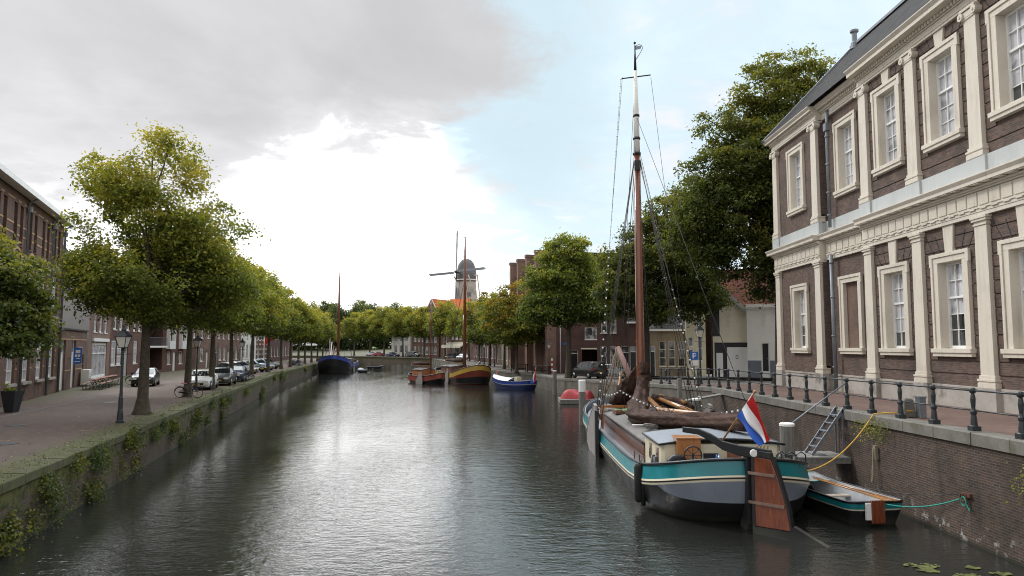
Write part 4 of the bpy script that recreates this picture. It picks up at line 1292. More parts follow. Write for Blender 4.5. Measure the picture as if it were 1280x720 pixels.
# school-like brick building at the left edge
def school():
    p1 = (-32.4, 51.6); d = Vector((-.394, 1, 0)).normalized()
    n = 9; pitch = 3.32
    Ltot = n * pitch + .7
    p0 = (p1[0] - d.x * Ltot, p1[1] - d.y * Ltot)
    loc, rz, L = frame_at(p0, p1, ZL)
    root = T('school_building', 'long brown brick building with buff bands and tall white windows at the left edge', 'building', loc, rz)
    H = 11.9
    ops = []; ar = []
    for k in range(n):
        c = L - .75 - pitch * (k + .5) + .35
        ar.append(c)
        ops += [(c - .85, c + .85, 1.15, 4.0), (c - .85, c + .85, 5.3, 8.3), (c - .98, c - .28, 9.0, 11.3), (c + .28, c + .98, 9.0, 11.3)]
    m = MB(); wallgrid(m, L, H, ops, .25)
    m.quad((L, 0, 0), (L, 14, 0), (L, 14, H), (L, 0, H)); m.quad((0, 14, 0), (0, 0, 0), (0, 0, H), (0, 14, H)); m.quad((L, 14, 0), (0, 14, 0), (0, 14, H), (L, 14, H))
    m.build('wall', M['brick_school'], root, fix=False)
    b = MB()
    for z in (9.5, 10.05, 11.4):
        prev = 0
        for c in sorted(ar):
            b.box(prev, c - .98, -.02, .0, z, z + .09); b.box(c - .28, c + .28, -.02, .0, z, z + .09); prev = c + .98
        b.box(prev, L, -.02, 0, z, z + .09)
    for c in ar:
        for z in (4.0, 8.3):
            rr_ = .98
            pts = [(c + rr_ * math.cos(a), -.012, z - .25 + rr_ * math.sin(a) * .8) for a in [PI * (i + .2) / 10.4 for i in range(11)]]
            for i in range(10):
                b.bar(pts[i], pts[i + 1], .05, .16)
        for zz in (1.9, 2.9, 6.1, 7.2):
            b.box(c + .87, c + 1.25, -.02, 0, zz, zz + .09); b.box(c - 1.25, c - .87, -.02, 0, zz, zz + .09)
    b.build('stone_bands', M['brick_buff'], root)
    for c in ar:
        for z0, z1 in ((1.15, 4.0), (5.3, 8.3)):
            wn = window(root, c - .85, c + .85, z0, z1, depth=.2, cols=2, rows=4, pane='pane_curtain', fw=.13, transom=z0 + (z1 - z0) * .68)
            s = MB().box(c - .98, c + .98, -.14, .13, z0 - .16, z0 - .002); s.build('sill', M['plinth'], wn)
            # arched infill at the top corners
            f = MB()
            for sg in (-1, 1):
                f.prism([(c + sg * .85, z1), (c + sg * .85, z1 - .65), (c + sg * .74, z1 - .32), (c + sg * .5, z1 - .1), (c + sg * .1, z1)][::sg], 'y', .03, .12)
            f.build('arch_corner', M['brick_school'], wn)
        for s in (-1, 1):
            window(root, c + s * .63 - .35, c + s * .63 + .35, 9.0, 11.3, depth=.2, cols=1, rows=3, frame='brick_purple', pane='pane_dark', fw=.07)
    g_ = MB(); g_.box(-.2, L + .25, -.55, -.02, H + .05, H + .16); g_.box(-.2, L + .3, -.65, -.52, H + .0, H + .30)
    g_.build('gutter', M['white'], root)
    r = MB(); r.box(-.1, L + .2, -.52, 14, H + .165, H + .36); r.build('roof', M['lead'], root)
    for u in (L - .12, L - 3.72, L - 10.35):
        p = MB(); p.tube([(u, -.11, .02), (u, -.11, H - .2), (u, -.5, H + .02)], .075, 8)
        p.lathe([(.14, 0), (.17, .3)], 8, (u, -.13, H - .75))
        p.build('drain_pipe', M['lead'], root)
    v = MB()
    for c in ar:
        v.box(c - .1, c + .1, -.005, .02, .45, .75)
    v.build('vents', M['black'], root)
    # low brick annex continuing the facade
    q0 = (p1[0] + d.x * .05, p1[1] + d.y * .05); q1 = (q0[0] + d.x * 11.0, q0[1] + d.y * 11.0)
    loc, rz, L2 = frame_at(q0, q1, ZL)
    an = T('brick_annex', 'low flat-roofed brick annex with two narrow white arched doors and a blue banner', 'building', loc, rz)
    ops = [(.9, 2.5, 0, 3.7), (4.8, 6.4, 0, 3.7), (9.3, 9.9, 1.1, 2.6)]
    m = MB(); wallgrid(m, L2, 4.5, ops, .25)
    m.quad((L2, 0, 0), (L2, 8, 0), (L2, 8, 4.5), (L2, 0, 4.5)); m.quad((L2, 8, 0), (0, 8, 0), (0, 8, 4.5), (L2, 8, 4.5))
    m.build('wall', M['brick_school'], an, fix=False)
    MB().box(0, L2, 0, 8, 4.4, 4.48).build('roof', M['asphalt_roof'], an)
    MB().box(-.0, L2 + .08, -.1, .1, 4.5, 4.62).build('wall_cap', M['black_metal'], an)
    b = MB(); b.box(0, L2, -.02, 0, 3.75, 3.83)
    for (a, c) in ((.0, .9), (2.5, 4.8), (6.4, 9.3)):
        b.box(a, c, -.02, 0, 1.4, 1.48)
    b.build('stone_bands', M['brick_buff'], an)
    for a, c in ((.9, 2.5), (4.8, 6.4)):
        door(an, a, c, .02, 3.7, .2, 'white', 'white', .9)
    window(an, 9.3, 9.9, 1.1, 2.6, cols=1, rows=1, frame='black', pane='pane_dark')
    return d, q1, an
dS, qS, annex = school()

# banner on the annex
loc_b = annex.matrix_basis @ Vector((5.2, 0, 0))
bn = T('banner', 'blue banner with white blocks hanging out beside the annex door', 'banner', tuple(Vector((loc_b.x, loc_b.y, ZL + 1.9))), annex.rotation_euler.z)
m = MB(); m.box(-.012, .012, -.62, -.06, 0, 1.25); m.build('cloth', M['sign_blue'], bn)
m = MB(); m.tube([(0, 0, 1.28), (0, -.68, 1.28)], .018, 6); m.tube([(0, 0, -.02), (0, -.68, -.02)], .018, 6); m.build('rod', M['chrome'], bn)
m = MB()
for s in (-1, 1):
    for (a, b, c, d_) in ((-.52, -.2, .82, 1.08), (-.52, -.36, .52, .72), (-.32, -.16, .52, .72), (-.54, -.24, .38, .43), (-.54, -.16, .14, .2)):
        m.box(s * .013, s * .0165, a, b, c, d_)
m.build('print', M['white'], bn)
pl2 = annex.matrix_basis @ Vector((8.6, -.45, 0))
ac = T('cabinet', 'white metal cabinet standing by the annex wall before the brown tables', 'cabinet', (pl2.x, pl2.y, ZL), annex.rotation_euler.z)
MB().box(-.55, .55, -.3, .3, .08, 1.35).build('housing', M['white_wall'], ac, bevel=.03)
m = MB(); [m.box(-.5, .5, -.315, -.302, z, z + .03) for z in (.3, .45, .6, .75, .9, 1.05)]; m.box(-.5, .5, -.25, .25, 0, .08); m.build('grille', M['grey_metal'], ac)

# houses of the left row
PTS = [(-36.6, 62.4), (-40.6, 72.9), (-44.0, 86.0), (-45.6, 101.0), (-48.8, 130.0), (-52.6, 160.0), (-56.5, 186.0)]
FR = dict(frame='white', pane='pane_mix')
Lc = math.dist(PTS[0], PTS[1])
hC, _ = house('town_house', 'narrow pink brick house with a tall white shop window and grey rendered side wall', PTS[0], PTS[1], ZL, 6.95, 'brick_pink',
      wins=[(u, u + 1.5, 4.55, 6.35, dict(cols=1, rows=2, frame='white', pane='pane_curtain', fw=.16)) for u in (2.2, 5.0, 7.8)] + [(1.8, 9.6, .35, 3.6, dict(cols=4, rows=1, transom=2.6, frame='white', pane='pane_curtain', fw=.22))],
      roof='gable', rise=2.0, roofmat='tiles_grey', depth=5.5, side='grey_wall')
m = MB(); m.tube([(-.12, 3.0, 2.5), (-.12, 3.0, 6.9)], .09, 8); m.build('drain_pipe', M['lead'], hC)
m = MB(); m.box(1.6, 9.8, -.18, -.02, 3.7, 4.0); m.build('cornice', M['white'], hC)
house('apartment_block', 'tall buff brick block with a big grey tiled roof rising behind the pink brick house', (-47.6, 66.0), (-46.0, 78.0), ZL, 10.6, 'brick_beige', roof='gable', rise=4.9, roofmat='tiles_grey', depth=9, cat='building', chimneys=((7, 4, .6),))
house('town_house', 'red brick house with paired white windows beside the narrow pink house', PTS[1], PTS[2], ZL, 8.4, 'brick_red',
      wins=[(u, u + 1.3, 5.0, 7.3, dict(cols=1, rows=2, fw=.16)) for u in (1.0, 3.3, 6.1, 8.9, 11.2)] + [(u, u + 1.8, 1.3, 3.9, dict(cols=2, rows=3, pane='pane_curtain', fw=.18)) for u in (.6, 2.7, 9.4)], doors=[(5.6, 7.0, 0, 3.2, dict(mat='grey_wall', light=.7))], rise=3.6, roofmat='tiles_dark')

def balcony_flats():
    p0, p1 = PTS[2], PTS[3]
    loc, rz, L = frame_at(p0, p1, ZL)
    ops = [(.9, 6.4, .3, 3.0), (.9, 6.4, 3.3, 6.4), (.9, 6.4, 6.7, 9.2)]
    wins = [(u, u + 1.3, z, z + 1.7, dict(cols=1, rows=1, fw=.14)) for z in (4.0, 7.0) for u in (8.0, 12.6)] + [(8.1, 9.3, .9, 2.6, dict(cols=2, rows=1)), (12.4, 13.8, .9, 2.6, dict(cols=2, rows=1))]
    root, L = house('apartment_block', 'brick flats with recessed balconies and white bay panels behind the parked cars', p0, p1, ZL, 10.2, 'brick_red', wins=wins, doors=[(10.2, 11.3, 0, 2.5, dict(mat='white'))], extra_ops=ops, rise=3.0, cat='building')
    m = MB()
    for a, b, c, d in ops:
        e = 2.0
        m.quad((a, .2, c), (a, e, c), (a, e, d), (a, .2, d)); m.quad((b, e, c), (b, .2, c), (b, .2, d), (b, e, d)); m.quad((a, e, c), (b, e, c), (b, e, d), (a, e, d)); m.quad((a, .2, d), (a, e, d), (b, e, d), (b, .2, d)); m.quad((a, .2, c), (b, .2, c), (b, e, c), (a, e, c))
    m.build('recess', M['brick_purple'], root)
    for z in (3.1, 6.5):
        s = MB(); s.box(.7, 6.6, -.55, .18, z, z + .22)
        sl_ = s.build('balcony', M['white_wall'], root)
        r_ = MB(); r_.box(.75, 6.55, -.52, -.48, z + 1.2, z + 1.26)
        for k in range(25):
            u = .78 + k * .24; r_.box(u - .012, u + .012, -.51, -.49, z + .22, z + 1.2)
        r_.build('railing', M['grey_metal'], sl_)
    for z in (2.9, 6.0):
        for u in (7.6, 12.2):
            b = MB()
            b.box(u, u + 2.1, -.5, -.006, z, z + 1.05); b.box(u, u + .12, -.5, -.006, z + 1.05, z + 2.95); b.box(u + 1.98, u + 2.1, -.5, -.006, z + 1.05, z + 2.95); b.box(u, u + 2.1, -.55, -.006, z + 2.95, z + 3.08)
            b.build('bay_panel', M['white'], root)
balcony_flats()
LF = math.dist(PTS[3], PTS[4])
house('terrace_house', 'long brown-pink terrace with white framed doors and a dark red garage door behind the trees', PTS[3], PTS[4], ZL, 7.6, 'brick_pink',
      wins=[(u, u + 1.5, 1.0, 3.1, dict(cols=2, rows=1, fw=.14)) for u in (6.3, 11.2, 15.8, 18.3, 23.3, 25.6)] + [(u, u + 1.0, 4.5, 6.3, dict(cols=1, rows=2, fw=.13)) for u in (.8, 3.0, 6.6, 9.6, 12.2, 15.2, 17.8, 20.8, 23.8, 26.6)],
      doors=[(1.3, 5.0, 0, 3.2, dict(mat='brick_red', frame='white')), (9.2, 10.3, 0, 2.7, dict(mat='white', light=.4)), (13.9, 15.0, 0, 2.7, dict(mat='black', light=.4)), (20.9, 22.0, 0, 2.7, dict(mat='white', light=.4)), (27.3, 28.5, 0, 2.7, dict(mat='black', light=.4))], rise=3.4, roofmat='tiles_red', chimneys=((9, 4.5, .8), (20, 4.5, .8)))
pA = PTS[4]; pB = PTS[5]
def along(t):
    return (lerp(pA[0], pB[0], t), lerp(pA[1], pB[1], t))
house('white_house', 'white house with tall narrow windows between brick terraces, far on the left quay', along(0.01), along(.40), ZL, 8.2, 'white_wall', wins=rowwin(11.8, 4, 1.0, 3.6, 1.4, cols=2, rows=2, pane='pane_dark') + rowwin(11.8, 4, 4.8, 7.2, 1.4, cols=2, rows=2, pane='pane_dark'), rise=3)
hH, LH = house('gabled_house', 'red brick gabled house with white stone stripes next to the red flag', along(.41), along(.72), ZL, 8.0, 'brick_red', wins=[(1, 2.6, .9, 3.2, dict(cols=2, rows=2)), (6.4, 8.2, .9, 3.2, dict(cols=2, rows=2)), (1, 2.6, 4.6, 6.8, dict(cols=2, rows=2)), (3.9, 5.5, 4.6, 6.8, dict(cols=2, rows=2)), (6.4, 8.2, 4.6, 6.8, dict(cols=2, rows=2))], doors=[(4, 5.3, 0, 3.2, dict(light=.6))], roof='front', rise=4)
m = MB()
for z in (.6, 1.6, 2.6, 3.6, 4.3, 5.2, 6.1, 7.1):
    for a, b in ((0, .95), (2.65, 3.85), (5.55, 6.35), (8.25, LH)):
        m.box(a, b, -.025, 0, z, z + .2)
m.build('stone_bands', M['white_wall'], hH)
house('town_house', 'grey-brown house at the far end of the left row, past the striped gabled house', along(.73), PTS[6], ZL, 8.5, 'brick_purple', wins=rowwin(34, 9, 1.0, 3.2, 1.3, cols=2, rows=2) + rowwin(34, 9, 4.8, 7.0, 1.3, cols=2, rows=2), rise=3.2)

# right side, from the mansion towards the far end
P = lambda x, y: (x, y)
# plain white house beside the trunk
hw, Lw = house('white_house', 'plain white house with a dark door and blue-grey skirting beside the thick tree trunk', (20.2, 62.0), (29.5, 59.0), 2.35, 6.0, 'white_wall', doors=[(1.15, 1.75, .55, 2.95, dict(mat='black', frame='white_wall'))], roof='flat', roofmat='asphalt_roof', gutter='white_wall')
m = MB(); m.box(.0, 1.1, -.03, -.0, 0, 1.45); m.box(1.8, Lw, -.03, 0, 0, 1.45); m.build('skirting', M['blue_grey_wall'], hw)
# cream garage house with gable
def garage_house():
    loc, rz, L = frame_at((17.55, 63.2), (20.55, 62.4), 2.33)
    root = T('garage_house', 'cream gabled house with a black garage front and white doors', 'house', loc, rz)
    H = 8.4
    ops = [(.15, 2.95, 0, 3.0), (.05, .6, 4.0, 6.3)]
    m = MB(); wallgrid(m, L, 5.2, [(.15, 2.95, 0, 3.0)], .25)
    # lopsided gable: tall on the left, sloping down to the right
    m.add([(.6, 0, 5.2), (L, 0, 5.2), (.6, 0, H)], [(0, 1, 2)]) if False else m.add([(0, 0, 5.2), (L, 0, 5.2), (L, 0, 5.3), (.5, 0, H - .1), (0, 0, H + .2)], [(0, 1, 2, 3, 4)])
    m.quad((0, 9, 0), (0, 0, 0), (0, 0, H), (0, 9, H)); m.quad((L, 0, 0), (L, 9, 0), (L, 9, 5.2), (L, 0, 5.2))
    m.build('wall', M['cream_wall'], root, fix=False)
    r = MB(); r.prism([(-.2, H + .35), (L + .35, 5.05), (L + .35, 5.2), (-.2, H + .52)], 'y', -.16, 9); r.build('roof', M['tiles_red'], root)
    b = MB(); b.bar((-.2, -.2, H + .42), (L + .4, -.2, 5.08), .1, .3); b.build('barge_board', M['grey_paint'], root)
    MB().box(.15, 2.95, .1, .2, 0, 3.0).build('garage_front', M['black'], root)
    d1 = MB(); d1.box(1.2, 2.9, .04, .098, .02, 2.6); [d1.box(1.2 + k * .34, 1.21 + k * .34, .032, .04, .05, 2.55) for k in range(1, 5)]
    gd = d1.build('garage_door', M['white'], root)
    z = MB()
    pts = [(2.02 + .09 * math.cos(2 * PI * k / 16), .028, 1.75 + .16 * math.sin(2 * PI * k / 16)) for k in range(17)]
    z.tube(pts, .022, 5); z.build('number_zero', M['black'], gd)
    d2 = MB().box(.3, .85, .04, .098, .02, 2.1); d2.build('door', M['white'], root)
    t_ = MB(); t_.box(-.0, L, -.08, -.004, 3.02, 3.26)
    [t_.box(.1 + k * .3, .2 + k * .3, -.1, -.08, 3.05, 3.2) for k in range(10)]
    t_.build('lintel', M['cream_wall'], root)
    w_ = MB(); w_.box(.03, .62, -.03, -.003, 3.55, 6.3); w_.build('shutter', M['black'], root)
    p = MB(); p.tube([(-.05, -.09, 0), (-.05, -.09, 7.4)], .07, 8); p.tube([(L + .02, -.09, 0), (L + .02, -.09, 4.6)], .07, 8); p.build('drain_pipe', M['black'], root)
garage_house()
house('red_roof_house', 'house behind the white one, of which only the red tiled roof shows', (19.5, 73.0), (30.5, 70.5), 2.2, 6.3, 'brick_red', roof='gable', rise=4.6, roofmat='tiles_red', depth=10)
house('town_house', 'narrow cream house with dark sash windows between the garage house and the parking sign', (15.9, 66.0), (17.6, 65.6), 2.28, 6.9, 'cream_wall', wins=[(.15, .65, 2.7, 3.6, dict(cols=1, rows=1, pane='pane_dark')), (.15, .65, 1.0, 2.5, dict(cols=1, rows=2, pane='pane_dark')), (1.0, 1.5, 1.4, 3.7, dict(cols=1, rows=2, pane='pane_dark')), (.9, 1.5, 4.4, 6.2, dict(cols=1, rows=2, pane='pane_dark'))], rise=2.2, roof='gable')
hb, Lb = house('town_house', 'beige brick cottage with three tall dark windows and a grey dormer behind the parking sign', (13.3, 70.2), (16.9, 69.2), 2.15, 4.55, 'brick_beige', wins=[(u, u + .62, .95, 3.35, dict(cols=1, rows=3, frame='cream_wall', pane='pane_dark', fw=.05)) for u in (1.0, 1.85, 2.75)], doors=[(.05, .6, 0, 2.9, dict(mat='black', light=.5))], rise=2.6, roof='gable', roofmat='tiles_grey')
m = MB(); m.box(.5, 1.9, .4, 2.0, 4.5, 6.1); m.build('dormer', M['lead'], hb)
house('town_house', 'dark-doored narrow house behind the mast, left of the beige cottage', (11.7, 72.6), (13.2, 72.2), 2.1, 5.4, 'brick_purple', wins=[(.75, 1.35, 3.4, 4.8, dict(cols=1, rows=2))], doors=[(.1, .8, 0, 2.9, dict(light=.5)), (.9, 1.45, 0, 2.9, dict(mat='white', light=.5))], rise=2.2)
house('brick_terrace', 'red brick terrace with white window frames seen between the net and the mast', (9.9, 84.0), (15.6, 80.0), 1.75, 7.4, 'brick_purple', wins=[(.4, 1.2, 1.0, 3.3, dict(cols=1, rows=2)), (1.6, 2.4, 1.0, 3.3, dict(cols=1, rows=2)), (4.8, 5.6, 1.0, 3.3, dict(cols=1, rows=2)), (.5, 1.3, 4.8, 6.6, dict(cols=1, rows=2)), (1.7, 2.5, 4.8, 6.6, dict(cols=1, rows=2)), (4.2, 5.0, 4.8, 6.6, dict(cols=1, rows=2))], doors=[(3.0, 4.0, 0, 3.3, dict(mat='black', light=.7))], rise=3.0, chimneys=((4, 4.5, .8),))

def fin_block():
    # modern brick block with tall piers along the quay and a plain end towards the square
    loc, rz, L = frame_at((5.3, 93.0), (12.2, 94.6), 1.6)
    root = T('brick_block', 'big modern dark red brick block with tall projecting piers along its quay side', 'building', loc, rz)
    H = 14.0; D = 21.0
    ops = [(2.05, 3.4, 0, 2.95), (3.9, 7.2, 0, 3.0), (4.3, 6.6, 4.3, 5.9), (4.3, 6.6, 7.2, 8.8)]
    m = MB(); wallgrid(m, L, H, ops, .25)
    a, b, c, d = ops[1]
    m.quad((a, .2, c), (a, 5, c), (a, 5, d), (a, .2, d)); m.quad((a, 5, c), (b, 5, c), (b, 5, d), (a, 5, d)); m.quad((a, .2, d), (a, 5, d), (b, 5, d), (b, .2, d))
    m.quad((L, 0, 0), (L, D, 0), (L, D, H), (L, 0, H)); m.quad((L, D, 0), (0, D, 0), (0, D, H), (L, D, H))
    m.build('wall', M['brick_purple'], root, fix=False)
    door(root, 2.05, 3.4, .02, 2.95, .2, 'black', 'cream_wall', .45)
    window(root, 4.3, 6.6, 4.3, 5.9, cols=2, rows=1, pane='pane_mix'); window(root, 4.3, 6.6, 7.2, 8.8, cols=2, rows=1, pane='pane_mix')
    s = MB(); s.box(3.75, 7.2, -.08, -.004, 3.02, 3.2); s.build('lintel', M['cream_wall'], root)
    # quay side in its own local frame: along +y of the root on x=0 facing -x
    q = MB()
    ops2 = []
    nb = 4
    bay = D / nb
    for k in range(nb):
        for z in (.9, 3.9, 6.9, 9.9, 12.4):
            ops2.append((k * bay + 1.3, k * bay + 2.3, z, z + 1.9)); ops2.append((k * bay + 2.9, k * bay + 3.9, z, z + 1.9))
    tmp = MB(); wallgrid(tmp, D, H + .6, ops2, .2)
    q.add([(y, u, z) for (u, y, z) in tmp.v], [f for f in tmp.f])
    q.build('quay_front', M['brick_pink'], root, fix=False)
    for (u0, u1, z0, z1) in ops2:
        f = MB()
        f.box(.1, .18, u0, u0 + .1, z0, z1); f.box(.1, .18, u1 - .1, u1, z0, z1); f.box(.1, .18, u0, u1, z0, z0 + .1); f.box(.1, .18, u0, u1, z1 - .1, z1)
        wn = f.build('window', M['white'], root)
        MB().quad((.17, u0, z0), (.17, u1, z0), (.17, u1, z1), (.17, u0, z1)).build('pane', M['pane_mix'], wn)
    for k in range(nb + 1):
        p = MB(); y = min(k * bay, D - .4)
        p.box(-.85, .4, y - .02, y + .85, 0, 16.2 if k else 16.4)
        p.box(-.95, .4, y - .06, y + .9, 16.2 if k else 16.4, 16.6)
        p.build('pier', M['brick_pink'], root)
    r = MB(); r.prism([(2.0, H), (3.6, H + 2.3), (L + 4, H + 2.3), (L + 5, H)], 'y', 4, D); r.box(0, L, 0, D, H - .1, H)
    r.build('roof', M['tiles_dark'], root)
    MB().box(-.02, L + .05, -.08, .15, H, H + .18).build('wall_cap', M['lead'], root)
    d_ = MB().tube([(.95, -.1, 0), (.95, -.1, H)], .08, 8); d_.build('drain_pipe', M['white'], root)
    n_ = MB().box(1.3, 1.75, -.03, -.004, 3.6, 3.85); n_.build('street_name_plate', M['sign_blue'], root)
fin_block()

for (p0, p1, Hh, wall, lb, nw, roof_) in [((1.0, 116), (-.6, 129), 9.0, 'brick_pink', 'brown brick quay house with white door cases just past the modern block', 5, 'tiles_dark'), ((-.7, 129.5), (-3.0, 148), 8.2, 'brick_beige', 'pale quay house with a row of white windows behind the lamp post', 7, 'tiles_red'), ((-3.2, 148.5), (-9.5, 178), 8.8, 'brick_purple', 'dark brick quay house between the lamps and the cafe awning', 10, 'tiles_dark')]:
    # the facade faces the canal (towards -x): walk it from far to near
    Lq = math.dist(p0, p1)
    house('quay_house', lb, p1, p0, 1.6, Hh, wall, wins=rowwin(Lq, nw, .9, 3.4, 1.2, cols=2, rows=2, pane='pane_curtain') + rowwin(Lq, nw, 4.6, 6.8, 1.2, cols=2, rows=2), rise=3.2, roofmat=roof_)
# cafe with awning
hc, Lc2 = house('cafe', 'brick cafe with a wide cream awning on the far right quay', (-17.2, 198), (-11.5, 190), 1.6, 10, 'brick_pink', wins=rowwin(9.8, 3, .6, 3.0, 2.2, cols=2, rows=1, pane='pane_dark') + rowwin(9.8, 4, 5.2, 7.5, 1.3), rise=4, roofmat='tiles_orange')
m = MB(); m.prism([(-2.6, 3.0), (-2.6, 3.6), (0, 4.6), (0, 4.5)], 'x', .2, Lc2 - .2); m.build('awning', M['cream_wall'], hc)
# orange roofed houses
for (p0, p1, lb, ex) in [((-26.6, 216), (-21.6, 213.4), 'left orange-roofed house with a pointed brick gable below the windmill', 0), ((-21.0, 212.5), (-14.8, 209.5), 'right orange-roofed house with a dormer below the windmill', 1)]:
    Lh = math.dist(p0, p1)
    hr, _ = house('orange_roof_house', lb, p0, p1, 1.7, 12.6, 'brick_pink', wins=rowwin(Lh, 3, .9, 3.2, 1.0) + rowwin(Lh, 3, 4.4, 6.6, 1.0) + rowwin(Lh, 3, 8.4, 10.6, 1.0) + [(Lh / 2 - .5, Lh / 2 + .5, 12.7 - .35, 12.6, {})][:0], roof='front' if not ex else 'gable', rise=4.8, roofmat='tiles_orange', depth=11)
    if ex:
        m = MB(); m.box(1.6, 3.6, .6, 3.5, 12.8, 15.2); m.box(1.4, 3.8, .5, 3.6, 15.2, 15.4); m.build('dormer', M['white'], hr)
        m = MB(); m.box(1.9, 3.3, .57, .6, 13.3, 14.8); m.build('dormer_pane', M['pane_dark'], hr)
house('white_house', 'small white house with a dark base among the trees on the far quay', (-40.0, 240), (-33.2, 236), 1.75, 8.5, 'white_wall', wins=rowwin(7.9, 3, 1.2, 3.6, 1.2, cols=2, rows=2, pane='pane_dark') + rowwin(7.9, 3, 5, 7.2, 1.2, cols=2, rows=2, pane='pane_dark'), rise=3, gutter='grey_paint')
house('brick_terrace', 'brown brick terrace with white windows left of the cafe on the far quay', (-32.6, 236), (-23.4, 226), 1.7, 8.5, 'brick_pink', wins=rowwin(13.6, 6, .9, 3.3, 1.2) + rowwin(13.6, 6, 4.8, 7.0, 1.2), rise=3.2, roofmat='tiles_orange')

# ------------------------------------------------------------------ cars
CARK = {
    'hatch': dict(L=4.1, W=1.74, st=[(2.05, .62, .30, .58, 0), (1.98, .80, .22, .70, 0), (1.75, .85, .20, .80, 0), (1.0, .87, .20, .95, 0), (.85, .87, .20, .97, 0), (.15, .87, .2, .97, 1.40), (-.3, .87, .2, .98, 1.47), (-1.1, .87, .2, 1.0, 1.44), (-1.6, .86, .22, 1.02, 1.32), (-1.95, .82, .26, 1.0, 1.03), (-2.05, .74, .34, .85, 0)]),
    'sedan': dict(L=4.7, W=1.82, st=[(2.35, .62, .30, .56, 0), (2.25, .84, .22, .68, 0), (2.0, .89, .20, .78, 0), (1.05, .91, .20, .92, 0), (.9, .91, .2, .94, 0), (.1, .91, .2, .95, 1.38), (-.35, .91, .2, .96, 1.45), (-.95, .91, .2, .97, 1.40), (-1.55, .90, .2, .99, 1.04), (-1.7, .90, .22, .99, 0), (-2.2, .86, .26, .96, 0), (-2.35, .76, .36, .8, 0)]),
    'van': dict(L=4.6, W=1.86, st=[(2.3, .66, .32, .66, 0), (2.22, .86, .24, .82, 0), (1.95, .92, .22, .95, 0), (1.45, .93, .22, 1.06, 0), (1.35, .93, .22, 1.08, 0), (.55, .93, .22, 1.1, 1.66), (.0, .93, .22, 1.1, 1.74), (-1.4, .93, .22, 1.12, 1.74), (-2.0, .92, .24, 1.12, 1.66), (-2.22, .9, .28, 1.1, 1.12), (-2.3, .84, .36, .95, 0)]),
}
